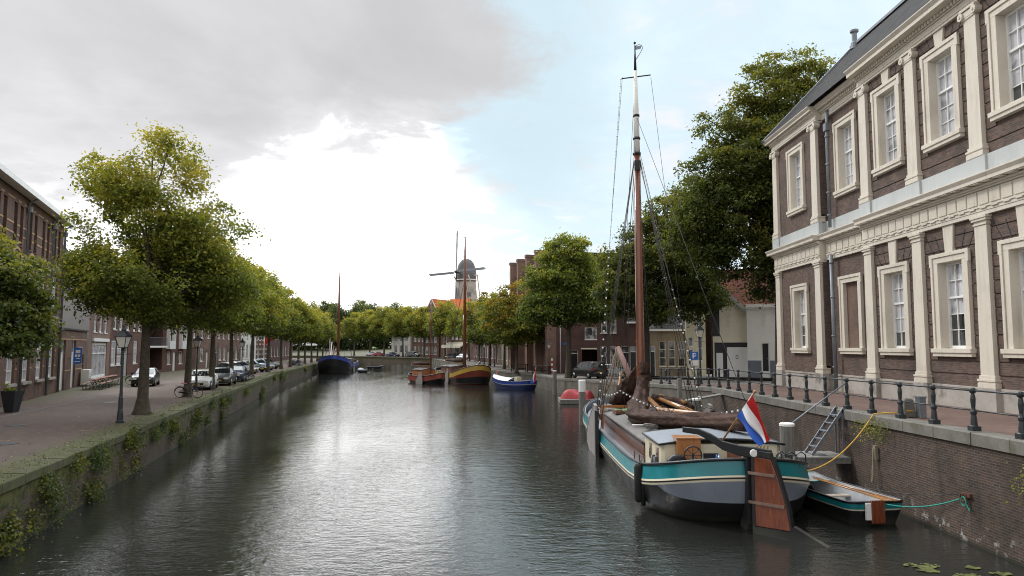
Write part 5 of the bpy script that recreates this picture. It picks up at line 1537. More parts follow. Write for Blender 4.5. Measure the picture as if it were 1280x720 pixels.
def car(label, loc, heading, kind, paint, plate='plate_yellow', group=None, detail=True):
    """heading = direction of the bonnet in the ground plane; local +y is forward"""
    rz = math.atan2(heading[1], heading[0]) - PI / 2
    root = T('parked_car', label, 'car', loc, rz, group)
    K = CARK[kind]; st = K['st']
    m = MB()
    rings = []
    for (y, w_, zb, zt, zr) in st:
        zr_ = zr or zt + .035
        wr = w_ * (.74 if zr else .80)
        if zr and abs(zr - zt) < .1:
            wr = w_ * .80
        zm = zb + (zt - zb) * .45
        ring = [(-w_ * .92, zb), (-w_, zb + .1), (-w_ * 1.005, zm), (-w_ * .985, zt - .04), (-w_ * .95, zt), (-wr - .02, zr_ - .05), (-wr * .86, zr_),
                (wr * .86, zr_), (wr + .02, zr_ - .05), (w_ * .95, zt), (w_ * .985, zt - .04), (w_ * 1.005, zm), (w_, zb + .1), (w_ * .92, zb)]
        rings.append([(x, y, z) for x, z in ring])
    n = len(rings[0])
    vs = [v for r_ in rings for v in r_]
    fs = []
    for i in range(len(rings) - 1):
        for k in range(n):
            fs.append((i * n + k, i * n + (k + 1) % n, (i + 1) * n + (k + 1) % n, (i + 1) * n + k))
    fs.append(tuple(range(n))); fs.append(tuple((len(rings) - 1) * n + k for k in reversed(range(n))))
    m.add(vs, fs, True)
    body = m.build('body', M[paint], root)
    es = body.modifiers.new('edges', 'EDGE_SPLIT'); es.split_angle = R(38)
    gi = [i for i, s in enumerate(st) if s[4]]
    # glass: side, front and rear
    def off(p, d, e=.012):
        return tuple(a + b * e for a, b in zip(p, d))
    for sgn, (k0, k1) in ((-1, (4, 5)), (1, (9, 8))):
        g_ = MB()
        seq = [gi[0] - 1] + gi
        rows = []
        for i in seq:
            b_ = Vector(rings[i][k0]); t_ = Vector(rings[i][k1])
            rows.append((b_.lerp(t_, .10), b_.lerp(t_, .93)))
        for i in range(len(rows) - 1):
            a0, a1 = rows[i]; b0, b1 = rows[i + 1]
            if i == len(rows) - 2 and st[seq[-1]][4] - st[seq[-1]][3] < .1:
                continue
            sh = .06 if i else .0
            q = [a0.lerp(b0, .08 if i else .35), b0.lerp(a0, .04), b1.lerp(a1, .04), a1.lerp(b1, .06)] if i else [a0.lerp(b0, .42), b0, b1, b1.lerp(b0, .02)]
            q = [off(p, (sgn, 0, .25)) for p in q]
            g_.add(q, [(0, 1, 2, 3)])
        g_.build('side_window', M['pane_car'], root)
    for nm, (ia, ib), sgy in (('windscreen', (gi[0] - 1, gi[0]), 1), ('rear_window', (gi[-1], gi[-2]), -1)):
        A, B_ = rings[ia], rings[ib]
        lo0 = Vector(A[6 if not st[ia][4] else 6]); lo1 = Vector(A[7]); hi0 = Vector(B_[6]); hi1 = Vector(B_[7])
        ex = .10
        q = [lo0.lerp(hi0, .1) + Vector((-ex, 0, 0)), lo1.lerp(hi1, .1) + Vector((ex, 0, 0)), hi1.lerp(lo1, .07) + Vector((ex * .4, 0, 0)), hi0.lerp(lo0, .07) - Vector((ex * .4, 0, 0))]
        g_ = MB().add([off(p, (0, sgy * .7, .9), .014) for p in q], [(0, 1, 2, 3)])
        g_.build(nm, M['pane_car'], root)
    L2 = st[0][0]; W = K['W'] / 2; zt = st[1][3]
    yb = -L2
    wr_ = .315 if kind != 'van' else .335
    for y in (L2 - .82, -L2 + .80):
        for s in (-1, 1):
            a = MB(); a.tube([(s * (W - .17), y, wr_ + .02), (s * (W + .008), y, wr_ + .02)], wr_ + .045, 20, smooth=False); a.build('wheel_arch', M['black'], root)
            wh = MB(); wh.tube([(s * (W - .2), y, wr_), (s * (W - .015), y, wr_), (s * (W + .02), y, wr_)], [wr_, wr_, wr_ - .03], 20)
            wo_ = wh.build('wheel', M['tyre'], root)
            rm = MB(); rm.tube([(s * (W + .012), y, wr_), (s * (W + .03), y, wr_)], wr_ * .64, 16); rm.build('rim', M['chrome'], wo_)
    for s in (-1, 1):
        h = MB(); h.obox((s * (W - .27), L2 - .10, zt - .06), (.19, -.05 * s, .0), (.02, .07, 0), (0, -.03, .065)); h.build('headlight', M['lamp_glass'], root)
        h = MB(); h.obox((s * (W - .13), yb + .12, st[-2][3] - .14), (.10, 0, 0), (0, .11, 0), (0, 0, .12)); h.build('tail_light', M['tail_red'], root)
        h = MB(); h.obox((s * (W + .08), st[gi[0] - 1][0] - .22, st[gi[0]][3] + .06), (.10, 0, 0), (0, .045, 0), (0, 0, .065)); h.build('mirror', M[paint], root)
    gr = MB(); gr.box(-.50, .50, L2 - .06, L2 + .006, .38, .54); gr.box(-.62, .62, L2 - .09, L2 - .02, .26, .34); gr.build('grille', M['black'], root)
    p = MB(); p.box(-.26, .26, L2 + .008, L2 + .018, .40, .50); p.build('number_plate', M[plate], root)
    p = MB(); p.box(-.26, .26, yb - .02, yb - .004, .62, .73); p.build('number_plate', M[plate], root)
    b_ = MB(); b_.box(-W * .9, W * .9, yb - .006, yb + .08, .34, .48); b_.build('bumper', M['black'], root)
    return root
def hd(px, py):
    return Vector((px, py, 0)).normalized()
qd = hd(.235, -.97)
car('glossy white parked car facing us on the left quay, behind the second lamp post', (-23.95, 56.0, ZL), qd, 'sedan', 'car_white')
car('dark grey parked car with a yellow number plate behind the white car', (-24.85, 62.2, ZL), qd, 'sedan', 'car_grey')
car('dark blue parked car third in the line behind the white and grey cars', (-26.0, 68.2, ZL), qd, 'hatch', 'car_blue')
car('black parked car half hidden by the tall tree trunk on the left quay', (-30.6, 60.6, ZL), hd(.33, -.94), 'hatch', 'car_black')
for y, k, p_, lb in [(81.0, 'hatch', 'car_black', 'black car behind the parked bicycles, nearest of the cars nosed to the canal'), (86.5, 'sedan', 'car_silver', 'silver car nosed to the canal beside the black one'), (92.5, 'sedan', 'car_black', 'black long-bonnet car in the middle of those nosed to the canal'), (99.5, 'sedan', 'car_pale', 'pale car nosed to the canal past the black long-bonnet one'), (106.0, 'hatch', 'car_grey', 'farthest dark car of those nosed to the canal')]:
    car(lb, (QLx(y) - 4.3, y, ZL), hd(.9, -.44), k, p_, group='cars parked nose to the canal')
car('black people carrier parked on the right quay beside the brick block', (7.9, 74.5, gR(74) - .005), hd(-.40, .92), 'van', 'car_black')
car('pale blue car parked on the square behind the climbing net', (10.4, 75.5, gR(75) - .005), hd(.97, -.2), 'hatch', 'car_pale')
for x, y, k, p_, lb, h_ in [(-44.2, 238.4, 'hatch', 'car_red', 'dark red car parked on the far quay', (-.9, .3)), (-46.8, 241.5, 'hatch', 'car_silver', 'silver car half behind the red one on the far quay', (-.9, .3)), (-38.0, 230.5, 'sedan', 'car_blue', 'dark blue car parked on the far quay right of the red one', (.85, -.5)), (-30.2, 220, 'van', 'car_grey', 'dark grey car parked on the far quay before the brick terrace', (.9, -.4)),
                            (-15.8, 188.0, 'hatch', 'car_black', 'black car parked beneath the cafe awning', (-.4, -.9)), (-12.4, 181.0, 'hatch', 'car_silver', 'silver car parked right of the cafe awning', (-.4, -.9)), (-84, 303, 'van', 'car_white', 'white van driving on the raised road in the far park', (1, 0)), (-93, 303.5, 'van', 'car_blue', 'dark blue van on the raised road in the far park', (1, 0))]:
    car(lb, (x, y, 1.73 if y < 270 else 4.98), hd(*h_), k, p_)

# ------------------------------------------------------------------ street furniture
def lamp(label, loc, group):
    root = T('street_lamp', label, 'street lamp', loc, 0, group)
    p = MB()
    p.lathe([(.17, -.05), (.17, .06), (.13, .09), (.12, .42), (.105, .46), (.12, .5), (.095, .54), (.085, 1.0), (.10, 1.03), (.07, 1.08), (.055, 1.6), (.05, 2.75), (.07, 2.78), (.05, 2.84), (.045, 3.05), (.08, 3.1), (.05, 3.16), (.06, 3.2)], 14, smooth=False)
    p.tube([(-.28, 0, 2.92), (.28, 0, 2.92)], .016, 6); p.ball((-.29, 0, 2.92), .028, 6); p.ball((.29, 0, 2.92), .028, 6)
    p.build('post', M['black_metal'], root)
    f = MB()
    b, t_ = .13, .235
    z0, z1 = 3.2, 3.68
    for sx in (-1, 1):
        for sy in (-1, 1):
            f.bar((sx * b, sy * b, z0), (sx * t_, sy * t_, z1), .022)
    for s in (-1, 1):
        f.bar((-t_, s * t_, z1), (t_, s * t_, z1), .03); f.bar((s * t_, -t_, z1), (s * t_, t_, z1), .03)
        f.bar((-b, s * b, z0), (b, s * b, z0), .03); f.bar((s * b, -b, z0), (s * b, b, z0), .03)
    f.add([(-.28, -.28, z1 + .01), (.28, -.28, z1 + .01), (.28, .28, z1 + .01), (-.28, .28, z1 + .01), (-.09, -.09, z1 + .22), (.09, -.09, z1 + .22), (.09, .09, z1 + .22), (-.09, .09, z1 + .22)],
          [(0, 1, 5, 4), (1, 2, 6, 5), (2, 3, 7, 6), (3, 0, 4, 7), (3, 2, 1, 0), (4, 5, 6, 7)])
    f.lathe([(.09, z1 + .22), (.10, z1 + .30), (.05, z1 + .36), (.03, z1 + .40), (.045, z1 + .44), (.01, z1 + .52)], 10)
    f.build('lantern', M['black_metal'], root)
    gl = MB(); e = .012
    gl.add([(-b + e, -b + e, z0), (b - e, -b + e, z0), (b - e, b - e, z0), (-b + e, b - e, z0), (-t_ + e, -t_ + e, z1), (t_ - e, -t_ + e, z1), (t_ - e, t_ - e, z1), (-t_ + e, t_ - e, z1)], [(0, 1, 5, 4), (1, 2, 6, 5), (2, 3, 7, 6), (3, 0, 4, 7)])
    gl.build('glass', M['lamp_glass'], root)
    return root
l0 = lamp('black cast iron lamp post nearest us, in front of the tallest left tree', (-16.85, 31.3, ZL), 'old-fashioned lamp posts')
for loc, lb in [((-22.9, 52.6, ZL), 'black lamp post standing in front of the white car'), ((-29.3, 78.5, ZL), 'black lamp post beyond the dark blue car on the left quay'), ((12.9, 49.6, gR(49.6)), 'black lamp post beside the blue parking sign on the right'),
                ((4.6, 90.0, 1.56), 'black lamp post on the right quay in front of the brick piers'), ((-3.0, 124, 1.57), 'small black lamp post behind the blue boat on the right quay'), ((-5.3, 138, 1.57), 'farthest small lamp post beside the yellow-banded barge mast')]:
    c_ = copy_tree(l0); c_.location = loc; c_['label'] = lb

# railing of the mansion quay
def railing():
    root = T('quay_railing', 'dark iron railing with baluster posts along the mansion quay', 'railing', (11.9, 17, 2.8))
    prof = [(.105, 0), (.105, .13), (.085, .15), (.075, .30), (.06, .42), (.08, .45), (.085, .50), (.06, .54), (.045, .58), (.058, .72), (.066, .82), (.05, .92), (.04, .96), (.07, .985), (.085, 1.02), (.085, 1.07), (.06, 1.10), (.02, 1.115)]
    ys = [17.0 + 1.76 * k for k in range(-6, 15)]
    path = [(11.9, y) for y in ys]
    y = ys[-1]
    for k in range(1, 7):
        yy = y + 1.45 * k
        path.append((QRx(yy) + .25, yy))
    pts = []
    for (x, y) in path:
        z = gR(y)
        m = MB(); m.lathe(prof, 8, (x, y, z - .01)); m.box(x - .11, x + .11, y - .11, y + .11, z - .02, z + .12)
        m.build('post', M['black_metal'], root, local=False)
        pts.append((x, y, z))
    for h, r_ in ((1.03, .024), (.52, .019)):
        m = MB()
        for a, b in zip(pts[:-1], pts[1:]):
            m.tube([(a[0], a[1], a[2] + h), (b[0], b[1], b[2] + h)], r_, 8)
        m.build('rail', M['black_metal'], root, local=False)
railing()

def bike(label, loc, rz, frame='black', group=None, lean=.14, saddle='black', tyre='tyre'):
    root = T('bicycle', label, 'bicycle', loc, rz, group)
    root.rotation_euler = (lean, 0, rz)
    for x in (-.55, .55):
        m = MB(); m.torus((x, 0, .34), .325, .019, (0, 1, 0), 26, 6)
        wq = m.build('wheel', M[tyre], root)
        s = MB()
        for k in range(14):
            a = 2 * PI * k / 14; s.tube([(x, .0, .34), (x + .32 * math.cos(a), 0, .34 + .32 * math.sin(a))], .0035, 4, cap=False)
        s.tube([(x, -.04, .34), (x, .04, .34)], .025, 8)
        s.build('spokes', M['chrome'], wq)
    f = MB()
    bb = (-.1, 0, .29); hd_ = (.38, 0, .82); st_ = (-.26, 0, .80)
    f.tube([bb, hd_], .018, 7); f.tube([bb, st_], .016, 7); f.tube([(-.24, 0, .72), (.37, 0, .76)], .015, 7)
    for s in (-1, 1):
        f.tube([(-.55, s * .05, .34), bb], .010, 6); f.tube([(-.55, s * .05, .34), (-.25, s * .02, .70)], .009, 6); f.tube([(.55, s * .05, .34), (.42, s * .03, .62)], .011, 6)
    f.tube([(.42, 0, .62), (.36, 0, .90)], .018, 7)
    f.build('frame', M[frame], root)
    h = MB(); h.tube([(.36, 0, .90), (.36, 0, .98), (.42, .0, 1.02)], .013, 6); h.tube([(.20, -.27, 1.0), (.36, -.24, 1.03), (.42, 0, 1.02), (.36, .24, 1.03), (.20, .27, 1.0)], .012, 6)
    h.build('handlebar', M['chrome'], root)
    sd = MB(); sd.tube([st_, (-.27, 0, .90)], .014, 6); sd.prism([(-.42, -.09), (-.42, .09), (-.25, .06), (-.12, .02), (-.12, -.02), (-.25, -.06)], 'z', .90, .95); sd.build('saddle', M[saddle], root)
    c = MB(); c.box(-.62, -.2, -.035, .035, .33, .40); c.tube([(-.1, -.06, .29), (-.1, .06, .29)], .08, 10); c.build('chain_case', M['black'], root)
    mg = MB(); pts = [(-.55 + .37 * math.cos(a), 0, .34 + .37 * math.sin(a)) for a in [R(20 + 16 * k) for k in range(10)]]
    mg.tube(pts, .022, 5); mg.box(-.82, -.3, -.06, .06, .755, .775); mg.build('mudguard', M['black'], root)
    return root
pinks = plain('pink_cover', (.50, .20, .20), .1)
M['pink'] = pinks
b0 = bike('bicycle with a pink saddle cover leaning on the tree trunk by the left quay edge', (-20.5, 46.1, ZL), .05, 'black', None, .15, 'pink')
prk = []
for i in range(6):
    y = 67.4 + i * .85
    c_ = copy_tree(b0); c_.location = (QLx(y) - 1.5, y, ZL); c_.rotation_euler = (.06 * (-1) ** i, 0, .25 + .12 * math.sin(i * 3)); c_['label'] = 'dark bicycle in the cluster parked at the foot of the fourth left tree'; c_['group'] = 'bicycles parked in a cluster'
    for ch in [k for k in C.objects if k.parent == c_ and k.name.startswith('saddle')]:
        ch.data = ch.data.copy(); ch.data.materials[0] = M['black']
    prk.append(c_)
for i in range(7):
    y = 118 + i * 1.3
    c_ = copy_tree(prk[0]); c_.location = (QLx(y) - 1.8, y, ZL); c_.rotation_euler = (.05, 0, .3 + .2 * math.sin(i * 2.1)); c_['label'] = 'far bicycle in the row parked on the quay before the blue barge'; c_['group'] = 'bicycles parked before the blue barge'
c_ = copy_tree(prk[0]); c_.location = (-31.9, 61.6, ZL); c_.rotation_euler = (.08, 0, .1); c_['label'] = 'bicycle standing behind the brown folding tables on the left street'; del c_['group']
c_ = copy_tree(prk[0]); c_.location = (4.0, 92.4, 1.56); c_.rotation_euler = (.06, 0, .2); c_['label'] = 'bicycle parked beside the lamp post before the brick piers'; del c_['group']

def folding_set(i, x, y, rz, label):
    root = T('folding_table', label, 'table', (x, y, ZL), rz, 'brown folding tables outside the annex')
    MB().box(-1.1, 1.1, -.27, .27, .74, .775).build('tabletop', M['table_brown'], root)
    for s in (-.8, .8):
        m = MB(); m.bar((s, -.24, 0), (s, .24, .74), .03); m.bar((s, .24, 0), (s, -.24, .74), .03); m.bar((s, -.3, .02), (s, .3, .02), .03); m.bar((s, 0, .37), (s * .45, 0, .73), .02); m.build('leg', M['black_metal'], root)
    for k in (-.55, .55):
        b = T('folding_bench', 'brown bench on the %s side of %s' % ('near' if k < 0 else 'far', label.split(' outside')[0]), 'bench', tuple(Vector((x, y, ZL)) + Matrix.Rotation(rz, 3, 'Z') @ Vector((0, k, 0))), rz, 'brown folding benches outside the annex')
        MB().box(-1.1, 1.1, -.13, .13, .44, .475).build('seat', M['table_brown'], b)
        for s in (-.8, .8):
            m = MB(); m.bar((s, -.11, 0), (s, -.08, .44), .025); m.bar((s, .11, 0), (s, .08, .44), .025); m.bar((s, -.14, .02), (s, .14, .02), .025); m.build('leg', M['black_metal'], b)
dt = math.atan2(dS.y, dS.x)
nrm_ = Vector((dS.y, -dS.x, 0))
for i, lb in enumerate(['the first brown folding table outside the annex, nearest the white cabinet', 'the second brown folding table outside the annex, behind the lamp post', 'the third brown folding table outside the shop window house', 'the fourth brown folding table, nearest the black car']):
    q = Vector((-33.6, 54.6, 0)) + dS.to_3d() * (i * 2.5) + nrm_ * (1.9 + .1 * i)
    folding_set(i, q.x, q.y, dt + .04 * (i % 2), lb)

pt = T('planter', 'tall dark tapered planter with a green plant at the left edge', 'planter', (-24.9, 36.2, ZL))
m = MB(); m.add([(-.22, -.22, 0), (.22, -.22, 0), (.22, .22, 0), (-.22, .22, 0), (-.36, -.36, 1.05), (.36, -.36, 1.05), (.36, .36, 1.05), (-.36, .36, 1.05), (-.32, -.32, 1.05), (.32, -.32, 1.05), (.32, .32, 1.05), (-.32, .32, 1.05), (-.3, -.3, .95), (.3, -.3, .95), (.3, .3, .95), (-.3, .3, .95)],
               [(3, 2, 1, 0), (0, 1, 5, 4), (1, 2, 6, 5), (2, 3, 7, 6), (3, 0, 4, 7), (4, 5, 9, 8), (5, 6, 10, 9), (6, 7, 11, 10), (7, 4, 8, 11), (8, 9, 13, 12), (9, 10, 14, 13), (10, 11, 15, 14), (11, 8, 12, 15), (12, 13, 14, 15)])
m.build('pot', plain('dark_planter', (.03, .032, .038), .2, 3, .6), pt)
build_crown(pt, [(0, 0, 1.25, .36, .36, .25)], 14, 40, .16, .10, 'green', 91, name='plant')

# red flag with a white mark on a wall staff
fp = Vector((-44.9, 129.0, 0))
rf = T('red_flag', 'small red flag with a white mark hanging from a house wall on the left', 'flag', (-39.0, 116, ZL))
m = MB(); m.tube([(-.9, .3, 4.4), (.9, -.2, 6.0)], .03, 6); m.tube([(-.9, .3, 0), (-.9, .3, 4.5)], .05, 6); m.build('staff', M['white'], rf)
m = MB(); nx = 8
vs = []; fs = []
for i in range(nx + 1):
    for j in range(5):
        a = i / nx; b = j / 4
        vs.append((-.75 + 1.65 * a, .12 - .3 * a + .08 * math.sin(a * 7 + b), 4.55 + 1.4 * a - b * (1.3 - .2 * math.sin(a * 5))))
for i in range(nx):
    for j in range(4):
        fs.append((i * 5 + j, (i + 1) * 5 + j, (i + 1) * 5 + j + 1, i * 5 + j + 1))
m.add(vs, fs, True)
m.build('cloth', M['flag_red'], rf, fix=False)
m = MB(); [m.add([tuple(Vector(vs[k]) + Vector((0, -.02, 0))) for k in q], [(0, 1, 2, 3)]) for q in ((3 * 5 + 1, 4 * 5 + 1, 4 * 5 + 2, 3 * 5 + 2), (4 * 5 + 2, 5 * 5 + 2, 5 * 5 + 3, 4 * 5 + 3), (3 * 5 + 2, 4 * 5 + 2, 4 * 5 + 3, 3 * 5 + 3), (4 * 5 + 1, 5 * 5 + 1, 5 * 5 + 2, 4 * 5 + 2))]
m.build('white_mark', M['flag_white'], rf, fix=False)

# parking sign
ps = T('parking_sign', 'blue parking sign with a white P on a grey post', 'sign', (11.75, 46.6, gR(46.6)))
MB().tube([(0, .04, 0), (0, .04, 2.2)], .03, 8).build('post', M['grey_metal'], ps)
pn = MB().box(-.24, .24, -.015, .01, 1.62, 2.14).build('panel', M['sign_blue'], ps, bevel=.004)
m = MB(); m.box(-.12, -.05, -.02, -.0155, 1.71, 2.05)
pts = [(.0 + .105 * math.cos(a), -.018, 1.945 + .085 * math.sin(a)) for a in [R(-90 + 18 * k) for k in range(11)]]
m.bar((-.05, -.018, 2.03), (.01, -.018, 2.03), .006, .06); m.bar((-.05, -.018, 1.86), (.01, -.018, 1.86), .006, .06)
for a, b in zip(pts[:-1], pts[1:]):
    m.bar(a, b, .005, .062)
m.build('letter_p', M['white'], pn)
MB().box(-.24, .24, -.015, .01, 1.26, 1.58).build('sub_panel', M['white'], ps)
p2 = MB().box(-.22, .22, -.018, -.0152, 1.18, 1.2); p2.build('edge', M['grey_metal'], ps)
bx = T('street_bollard', 'short black bollard standing before the beige cottage', 'bollard', (13.2, 62.0, gR(62)))
MB().lathe([(.12, 0), (.12, .1), (.09, .14), (.08, .75), (.11, .8), (.11, .86), (.05, .95)], 12).build('post', M['black_metal'], bx)
# red and white marker post
rw = T('marker_post', 'red and white striped post beside the drain pipe of the brick block', 'post', (5.05, 91.4, 1.58))
for k in range(7):
    pass
m = MB(); [m.box(-.12, .12, -.05, .05, k * .64, k * .64 + .34) for k in range(3)]; m.build('red_bands', M['red'], rw)
m = MB(); [m.box(-.12, .12, -.05, .05, k * .64 + .34, k * .64 + .64) for k in range(3)]; m.build('white_bands', M['white'], rw)
for x, y, lb in [(1.0, 97.6, 'dark wooden bench table at the quay edge behind the blue boat'), (3.6, 89.2, 'larger dark wooden bench table left of the lamp post on the right quay')]:
    bt = T('picnic_table', lb, 'table', (x, y, 1.56), -.4)
    MB().box(-1.2, 1.2, -.4, .4, 1.0, 1.07).build('tabletop', M['bark_dark'], bt)
    for s in (-1, 1):
        m = MB(); m.box(s * 1.05 - .05, s * 1.05 + .05, -.35, -.25, 0, 1.0); m.box(s * 1.05 - .05, s * 1.05 + .05, .25, .35, 0, 1.0); m.build('leg', M['bark_dark'], bt)
    MB().box(-1.0, 1.0, -.03, .03, .42, .55).build('rail', M['bark_dark'], bt)

# things on the mansion pavement
sb = T('stone_bollard', 'weathered stone bollard on the quay by the yellow rope', 'bollard', (12.35, 22.75, gR(22.7)))
MB().add([(-.19, -.19, 0), (.19, -.19, 0), (.19, .19, 0), (-.19, .19, 0), (-.15, -.15, .52), (.15, -.15, .52), (.15, .15, .52), (-.15, .15, .52), (-.1, -.1, .58), (.1, -.1, .58), (.1, .1, .58), (-.1, .1, .58)],
         [(3, 2, 1, 0), (0, 1, 5, 4), (1, 2, 6, 5), (2, 3, 7, 6), (3, 0, 4, 7), (4, 5, 9, 8), (5, 6, 10, 9), (6, 7, 11, 10), (7, 4, 8, 11), (8, 9, 10, 11)]).build('stone', M['coping'], sb, bevel=.02)
eb = T('power_box', 'grey metal power box standing beside the stone bollard', 'box', (12.62, 22.45, gR(22.5)))
MB().box(-.1, .1, -.13, .13, 0, .62).build('housing', M['grey_metal'], eb, bevel=.012); MB().box(-.12, .12, -.15, .15, .62, .66).build('lid', M['grey_metal'], eb)

# ------------------------------------------------------------------ boats (local frame: +y bow, +x starboard, z=0 waterline)
def outline(L, B, es, eb, ns, nb, sx=1.0, ins=0.0, insb=None, N=18):
    """closed plan outline from the sternpost round by starboard, bow and port"""
    insb = ins if insb is None else insb
    L0 = -L / 2 + ins; L1 = L / 2 - insb; b = B / 2 * sx
    pts = []
    for k in range(N):
        a = (PI / 2) * k / (N - 1)
        pts.append((b * max(math.sin(a), 0) ** (2 / ns), L0 + es * (1 - max(math.cos(a), 0) ** (2 / ns))))
    y0 = L0 + es; y1 = L1 - eb
    for k in range(1, 8):
        pts.append((b, lerp(y0, y1, k / 8)))
    for k in range(N):
        a = (PI / 2) * (1 - k / (N - 1))
        pts.append((b * max(math.sin(a), 0) ** (2 / nb), L1 - eb * (1 - max(math.cos(a), 0) ** (2 / nb))))
    port = [(-x, y) for x, y in pts[-2:0:-1]]
    return pts + port

def hull(root, L, B, es, eb, ns, nb, rows, bands, N=18, smooth=True):
    """rows: (zfun(y, L), sx, ins_stern, ins_bow); bands: (name, material, i, j)"""
    O = []
    for zf, sx, i0, i1 in rows:
        o = outline(L, B, es, eb, ns, nb, sx, i0, i1, N)
        O.append([(x, y, zf(2 * y / L)) for x, y in o])
    n = len(O[0])
    for nm, mt, i, j in bands:
        vs = []; fs = []
        for r_ in range(i, j + 1):
            vs += O[r_]
        for r_ in range(j - i):
            for k in range(n):
                k2 = (k + 1) % n
                fs.append((r_ * n + k, r_ * n + k2, (r_ + 1) * n + k2, (r_ + 1) * n + k))
        MB().add(vs, fs, smooth).build(nm, mt, root, fix=False)
    return O

def deck(root, O, zf, mat, L, name='deck', z_off=0.0, inset=.96):
    n = len(O)
    h = n // 2
    vs = []; fs = []
    for k in range(0, h + 1):
        x, y = O[k][0], O[k][1]
        vs += [(-abs(x) * inset, y * .995, zf(2 * y / L) + z_off), (abs(x) * inset, y * .995, zf(2 * y / L) + z_off)]
    for k in range(h):
        fs.append((2 * k, 2 * k + 1, 2 * k + 3, 2 * k + 2))
    return MB().add(vs, fs).build(name, mat, root)

def rim(root, O, mat, r=.05, name='rail', dz=0.0):
    m = MB(); pts = [(x, y, z + dz) for x, y, z in O]
    m.tube(pts + [pts[0]], r, 6, cap=False)
    return m.build(name, mat, root)

